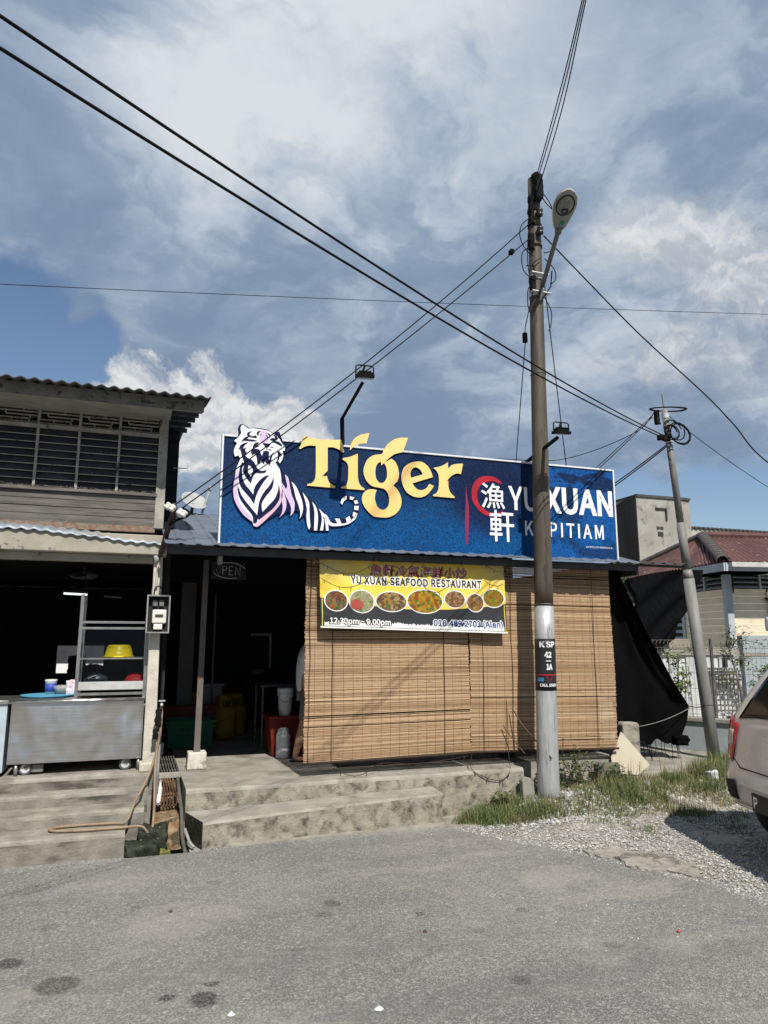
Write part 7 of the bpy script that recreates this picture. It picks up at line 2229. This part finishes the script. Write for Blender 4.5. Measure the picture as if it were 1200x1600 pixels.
# seams of the tailgate and bumper
P = []
for k in range(25):
    a = -1 + 2 * k / 24
    y = .605 * a
    z = .628 + .05 * max(0, abs(a) - .75) / .25 * 1.2
    P.append(cw(rearx(y, z) - .001, y, z))
MB().tube(P, .005, 5).done('tailgate_seam', m_seam, car)
for s in (1, -1):
    P = [cw(rearx(s * yy, z) - .001, s * yy, z) for yy, z in ((.605, .69), (.612, .80), (.635, .95), (.66, .995))]
    MB().tube(P, .004, 5).done('tailgate_seam', m_seam, car)
MB().lathe([(.0, .0), (.012, .0), (.012, .004), (.0, .004)], (0, 0, 0), 12).done('parking_sensor', m_seam, car).location = (0, 0, 0)
so = car.children[-1]
for v in so.data.vertices:
    x, y, z = v.co
    v.co = cw(rearx(.36, .545) - .001 - z, .36 + x, .545 + y)
# number plate
MB().obox(cw(rearx(0, .42) - .012, 0, .425), HDG * .006, LFT * .26, (0, 0, .062)).done('number_plate', m_plate, car, bevel=.003)
def CPF(u, v, w):
    return cw(rearx(0, .42) - .020 - w, .26 - u, .363 + v)
text('P', .030, .075, .025, .100, CPF, m_pltx, car.children[-1] if car.children[-1].name.startswith('number') else car, offset=.01, w=.001)
for s in (1, -1):
    # side glass and wheels
    MB().grid(lambda u, v: cw(.62 + 1.75 * u - .0 + (.18 * v if u < .5 else -.20 * v), s * (lv(1.02 + .32 * v)[2] + .004), 1.02 + .32 * v), 10, 4).done('side_window', m_cgl, car, smooth=True, solid=.005)
    for x in (.60, 2.95):
        wl = MB()
        y0, y1 = s * .66, s * .825
        prof = [(.16, y0), (.275, y0 + s * .005), (.295, y0 + s * .03), (.295, y1 - s * .03), (.275, y1 - s * .004), (.19, y1)]
        nn = 28
        vs = []
        for r_, y in prof:
            vs += [cw(x + r_ * math.cos(2 * math.pi * k / nn), y, .29 + r_ * math.sin(2 * math.pi * k / nn)) for k in range(nn)]
        wl.add(vs, [(i * nn + k, i * nn + (k + 1) % nn, (i + 1) * nn + (k + 1) % nn, (i + 1) * nn + k) for i in range(len(prof) - 1) for k in range(nn)])
        wo_ = wl.done('wheel', m_tyre, car, smooth=True)
        MB().tube([cw(x, y0, .29), cw(x, y1 - s * .02, .29)], .19, 20).done('rim', m_galv, wo_)
MB().obox(cw(1.95, 0, .26), HDG * 1.5, LFT * .60, (0, 0, .07)).done('underbody', m_seam, car)
for s in (1, -1):
    MB().grid(lambda u, v: cw(.60 + .34 * math.cos(math.pi * u), s * (.815 + .02 * v), .29 + .34 * math.sin(math.pi * u)), 16, 1).done('wheel_arch', m_seam, car)

# ------------------------------------------------------------------ gravel, grass, weeds, litter
def inpoly(x, y, P):
    c_ = False
    j = len(P) - 1
    for i in range(len(P)):
        if (P[i][1] > y) != (P[j][1] > y) and x < (P[j][0] - P[i][0]) * (y - P[i][1]) / (P[j][1] - P[i][1]) + P[i][0]:
            c_ = not c_
        j = i
    return c_


GR = [(2.62, 6.02), (2.9, 5.52), (3.25, 5.0), (3.42, 4.6), (3.7, 4.1), (3.72, 3.6), (4.3, 3.0), (5.4, 2.6), (7.5, 3.4), (7.5, 5.6), (5.9, 6.1), (4.2, 5.95), (3.3, 6.1)]
rr = random.Random(11)
st = MB()
OCT = [(1, 0, 0), (0, 1, 0), (-1, 0, 0), (0, -1, 0), (0, 0, 1), (0, 0, -1)]
OF = [(0, 1, 4), (1, 2, 4), (2, 3, 4), (3, 0, 4), (1, 0, 5), (2, 1, 5), (3, 2, 5), (0, 3, 5)]


def stone(x, y, r_):
    z = max(gh(x, y), .004 if x < 3.9 else -9) - r_ * .15
    rot = Matrix.Rotation(rr.uniform(0, 6.28), 3, 'Z') @ Matrix.Rotation(rr.uniform(-.5, .5), 3, 'X')
    sc3 = (rr.uniform(.7, 1.3), rr.uniform(.6, 1.1), rr.uniform(.45, .8))
    vs = []
    for p in OCT:
        q_ = rot @ Vector((p[0] * sc3[0] * rr.uniform(.8, 1.2), p[1] * sc3[1] * rr.uniform(.8, 1.2), p[2] * sc3[2]))
        vs.append((x + q_.x * r_, y + q_.y * r_, z + q_.z * r_))
    st.add(vs, OF)


cnt = 0
while cnt < 26000:
    x, y = rr.uniform(2.5, 7.5), rr.uniform(2.6, 6.2)
    if not inpoly(x, y, GR):
        continue
    if mnoise.noise(Vector((x * 1.6, y * 1.6, 9))) < -.32:
        continue
    stone(x, y, min(.024, .0055 + abs(rr.gauss(0, .0044))))
    cnt += 1
for k in range(900):       # strays on the road edge and in the grass
    x, y = rr.uniform(2.0, 3.9), rr.uniform(3.4, 6.0)
    dd = abs((x - 2.7) * .62 + (y - 6.0) * .38 + 0)
    if rr.random() < .35 and mnoise.noise(Vector((x, y, 0))) > -.1:
        stone(x, y, rr.uniform(.004, .011))
for k in range(2600):
    x, y = rr.uniform(3.2, 6.3), rr.uniform(5.7, 6.7)
    stone(x, y, rr.uniform(.008, .032))
for k in range(900):       # grit swept against the foot of the steps
    x = rr.uniform(-1.6, 2.7)
    if 0.0 < x < .62:
        continue
    y = (5.985 if x < .3 else 6.02 + .04 * (x - .6)) - abs(rr.gauss(0, .07))
    stone(x, y, rr.uniform(.002, .0065))
for k in range(500):
    stone(rr.uniform(-.9, 3.2), rr.uniform(3.0, 5.8), rr.uniform(.0015, .0042))
m_grav = pm('crushed limestone', (.42, .41, .39), (.29, .285, .27), 30, .9, island=.95)
st.done('gravel', m_grav, None, kind='stuff')
COL.objects['gravel']['label'] = 'pale crushed stone gravel beside the road'

m_grass = pm('wild grass', (.078, .125, .034), (.150, .148, .060), 5, .65, island=.8)
m_dry = pm('dry grass', (.29, .23, .12), (.22, .18, .09), 6, .8, island=.5)
gs, gd = MB(), MB()


def blade(mb, x, y, L, w_):
    z = gh(x, y) - .005
    a = rr.uniform(0, 6.283)
    lean = rr.uniform(.1, .75)
    dx, dy = math.cos(a) * lean, math.sin(a) * lean
    sx, sy = -math.sin(a) * w_, math.cos(a) * w_
    m_ = (x + dx * L * .35, y + dy * L * .35, z + L * .62)
    mb.add([(x - sx, y - sy, z), (x + sx, y + sy, z), (m_[0] + sx * .7, m_[1] + sy * .7, m_[2]), (m_[0] - sx * .7, m_[1] - sy * .7, m_[2]), (x + dx * L, y + dy * L, z + L * (1 - lean * .25))], [(0, 1, 2, 3), (3, 2, 4)])


def fill(mb, P, n, l0, l1, thr, fr=2.2):
    xs_ = [p[0] for p in P]
    ys_ = [p[1] for p in P]
    k = 0
    tries = 0
    while k < n and tries < n * 12:
        tries += 1
        x, y = rr.uniform(min(xs_), max(xs_)), rr.uniform(min(ys_), max(ys_))
        if not inpoly(x, y, P):
            continue
        nz = mnoise.noise(Vector((x * fr, y * fr, 2.2))) + .5 * mnoise.noise(Vector((x * fr * 3, y * fr * 3, 5)))
        if nz < thr:
            continue
        L = rr.uniform(l0, l1) * (1 + .8 * max(0, nz))
        if (x - 3.805) ** 2 + (y - 6.22) ** 2 < .012:
            continue
        blade(mb, x, y, L, rr.uniform(.0014, .003))
        k += 1


GA = [(2.70, 6.02), (3.2, 5.78), (3.75, 5.75), (4.4, 5.62), (5.0, 5.5), (5.6, 5.7), (6.4, 6.3), (6.9, 6.9), (6.3, 6.75), (5.5, 6.5), (5.0, 6.62), (4.2, 6.60), (3.7, 6.38), (2.95, 6.38)]
fill(gs, GA, 9500, .018, .07, -.22, 3.0)
fill(gs, [(2.75, 6.0), (3.3, 5.78), (3.7, 5.8), (3.62, 6.2), (3.0, 6.3)], 2200, .05, .12, -.1)
fill(gs, [(3.85, 5.85), (5.0, 5.75), (5.9, 6.0), (6.6, 6.55), (6.0, 6.6), (5.0, 6.4), (3.9, 6.35)], 3000, .04, .12, .02, 3.2)
fill(gs, [(5.6, 6.1), (6.7, 6.6), (6.9, 7.05), (6.5, 7.0), (5.7, 6.55)], 1300, .08, .18, -.2)
fill(gs, [(3.4, 5.5), (6.4, 4.4), (6.4, 5.4), (3.8, 5.9)], 1800, .015, .045, .18, 3)
fill(gd, GA, 3600, .02, .08, -.4)
fill(gd, [(4.6, 6.2), (5.6, 6.1), (6.3, 6.6), (5.0, 6.6)], 110, .14, .28, -.9)
o = gs.done('grass', m_grass, None, kind='stuff')
o['label'] = 'rough green grass around the pole and plinth end'
o = gd.done('dry_grass', m_dry, None, kind='stuff')
o['label'] = 'dry straw coloured grass among the green'


def weed(label, cx, cy, h_, n, spread, seed, m_):
    r2 = random.Random(seed)
    t_ = thing('weed', label, 'weed', (cx, cy, gh(cx, cy)))
    stm, lv_ = MB(), MB()
    for k in range(n):
        a = r2.uniform(0, 6.283)
        b0 = Vector((cx + r2.gauss(0, spread * .35), cy + r2.gauss(0, spread * .2), gh(cx, cy)))
        H = h_ * r2.uniform(.45, 1.0)
        tip = b0 + Vector((math.cos(a) * spread * .5, math.sin(a) * spread * .35, H))
        pts = poly3([b0, b0.lerp(tip, .5) + Vector((0, 0, .02)), tip], 4)
        stm.tube(pts, .0025, 4)
        for p in pts[1:]:
            for j in range(3):
                a2 = r2.uniform(0, 6.283)
                L = r2.uniform(.025, .055)
                dv = Vector((math.cos(a2), math.sin(a2), r2.uniform(-.3, .6))).normalized()
                s_ = Vector((-math.sin(a2), math.cos(a2), r2.uniform(-.3, .3))) * L * .28
                lv_.add([p, p + dv * L * .5 + s_, p + dv * L, p + dv * L * .5 - s_], [(0, 1, 2), (0, 2, 3)])
    stm.done('stems', MATS['grey brown stem'], t_, kind='stuff')
    lv_.done('leaves', m_, t_, kind='stuff')


m_wd = pm('weed leaf', (.065, .105, .030), (.10, .13, .045), 14, .6, island=.8)
weed('leafy green weed clump just right of the tall pole foot', 4.06, 6.38, .50, 22, .22, 1, m_wd)
weed('low leafy weeds under the right blind', 4.40, 6.48, .30, 16, .24, 2, m_wd)
weed('small weeds in front of the timber block', 4.72, 6.36, .22, 10, .18, 3, m_wd)
weed('small weed tuft at the plinth foot left of the stone slab', 3.30, 6.22, .16, 9, .16, 4, m_wd)
o = lump(5.72, 5.83, 6.20, 6.27, .17, .255, 91, .022).done('plastic_bag', pm('white litter bag', (.66, .68, .70), (.55, .57, .6), 16, .5, .4, 40), None, smooth=True)
tag(o, 'crumpled white plastic bag lying in the grass by the car', 'plastic bag')
def scrap(name, x, y, r_, m_, label, cat, seed):
    P = [(x + r_ * (1 + .5 * mnoise.noise(Vector((k, seed, 0)))) * math.cos(k * .785), y + r_ * .8 * (1 + .5 * mnoise.noise(Vector((k, seed, 4)))) * math.sin(k * .785), .008 + .012 * abs(mnoise.noise(Vector((k, seed, 8))))) for k in range(8)]
    o_ = MB().add(P + [(x, y, .022)], [(k, (k + 1) % 8, 8) for k in range(8)]).done(name, m_, None, solid=.002)
    tag(o_, label, cat)
m_pap = pm('white paper', (.78, .78, .77), (.72, .72, .71), 9, .8)
scrap('paper_scrap', 1.108, 3.267, .021, m_pap, 'bright white paper scrap on the road near the bottom edge', 'paper', 1)
scrap('paper_scrap', .49, 3.43, .016, m_pap, 'flat pale scrap on the road near the oil spots', 'paper', 2)
scrap('red_wrapper', 2.95, 3.52, .012, m_sred, 'tiny red wrapper on the road at right', 'wrapper', 3)
scrap('dry_leaf', .30, 4.75, .013, pm('dead leaf', (.06, .045, .03), (.09, .06, .035), 9, .8), 'small dark dead leaf on the open road', 'leaf', 4)
scrap('dry_leaf', 1.62, 3.98, .012, MATS['dead leaf'], 'small dark dead leaf right of the road centre', 'leaf', 5)
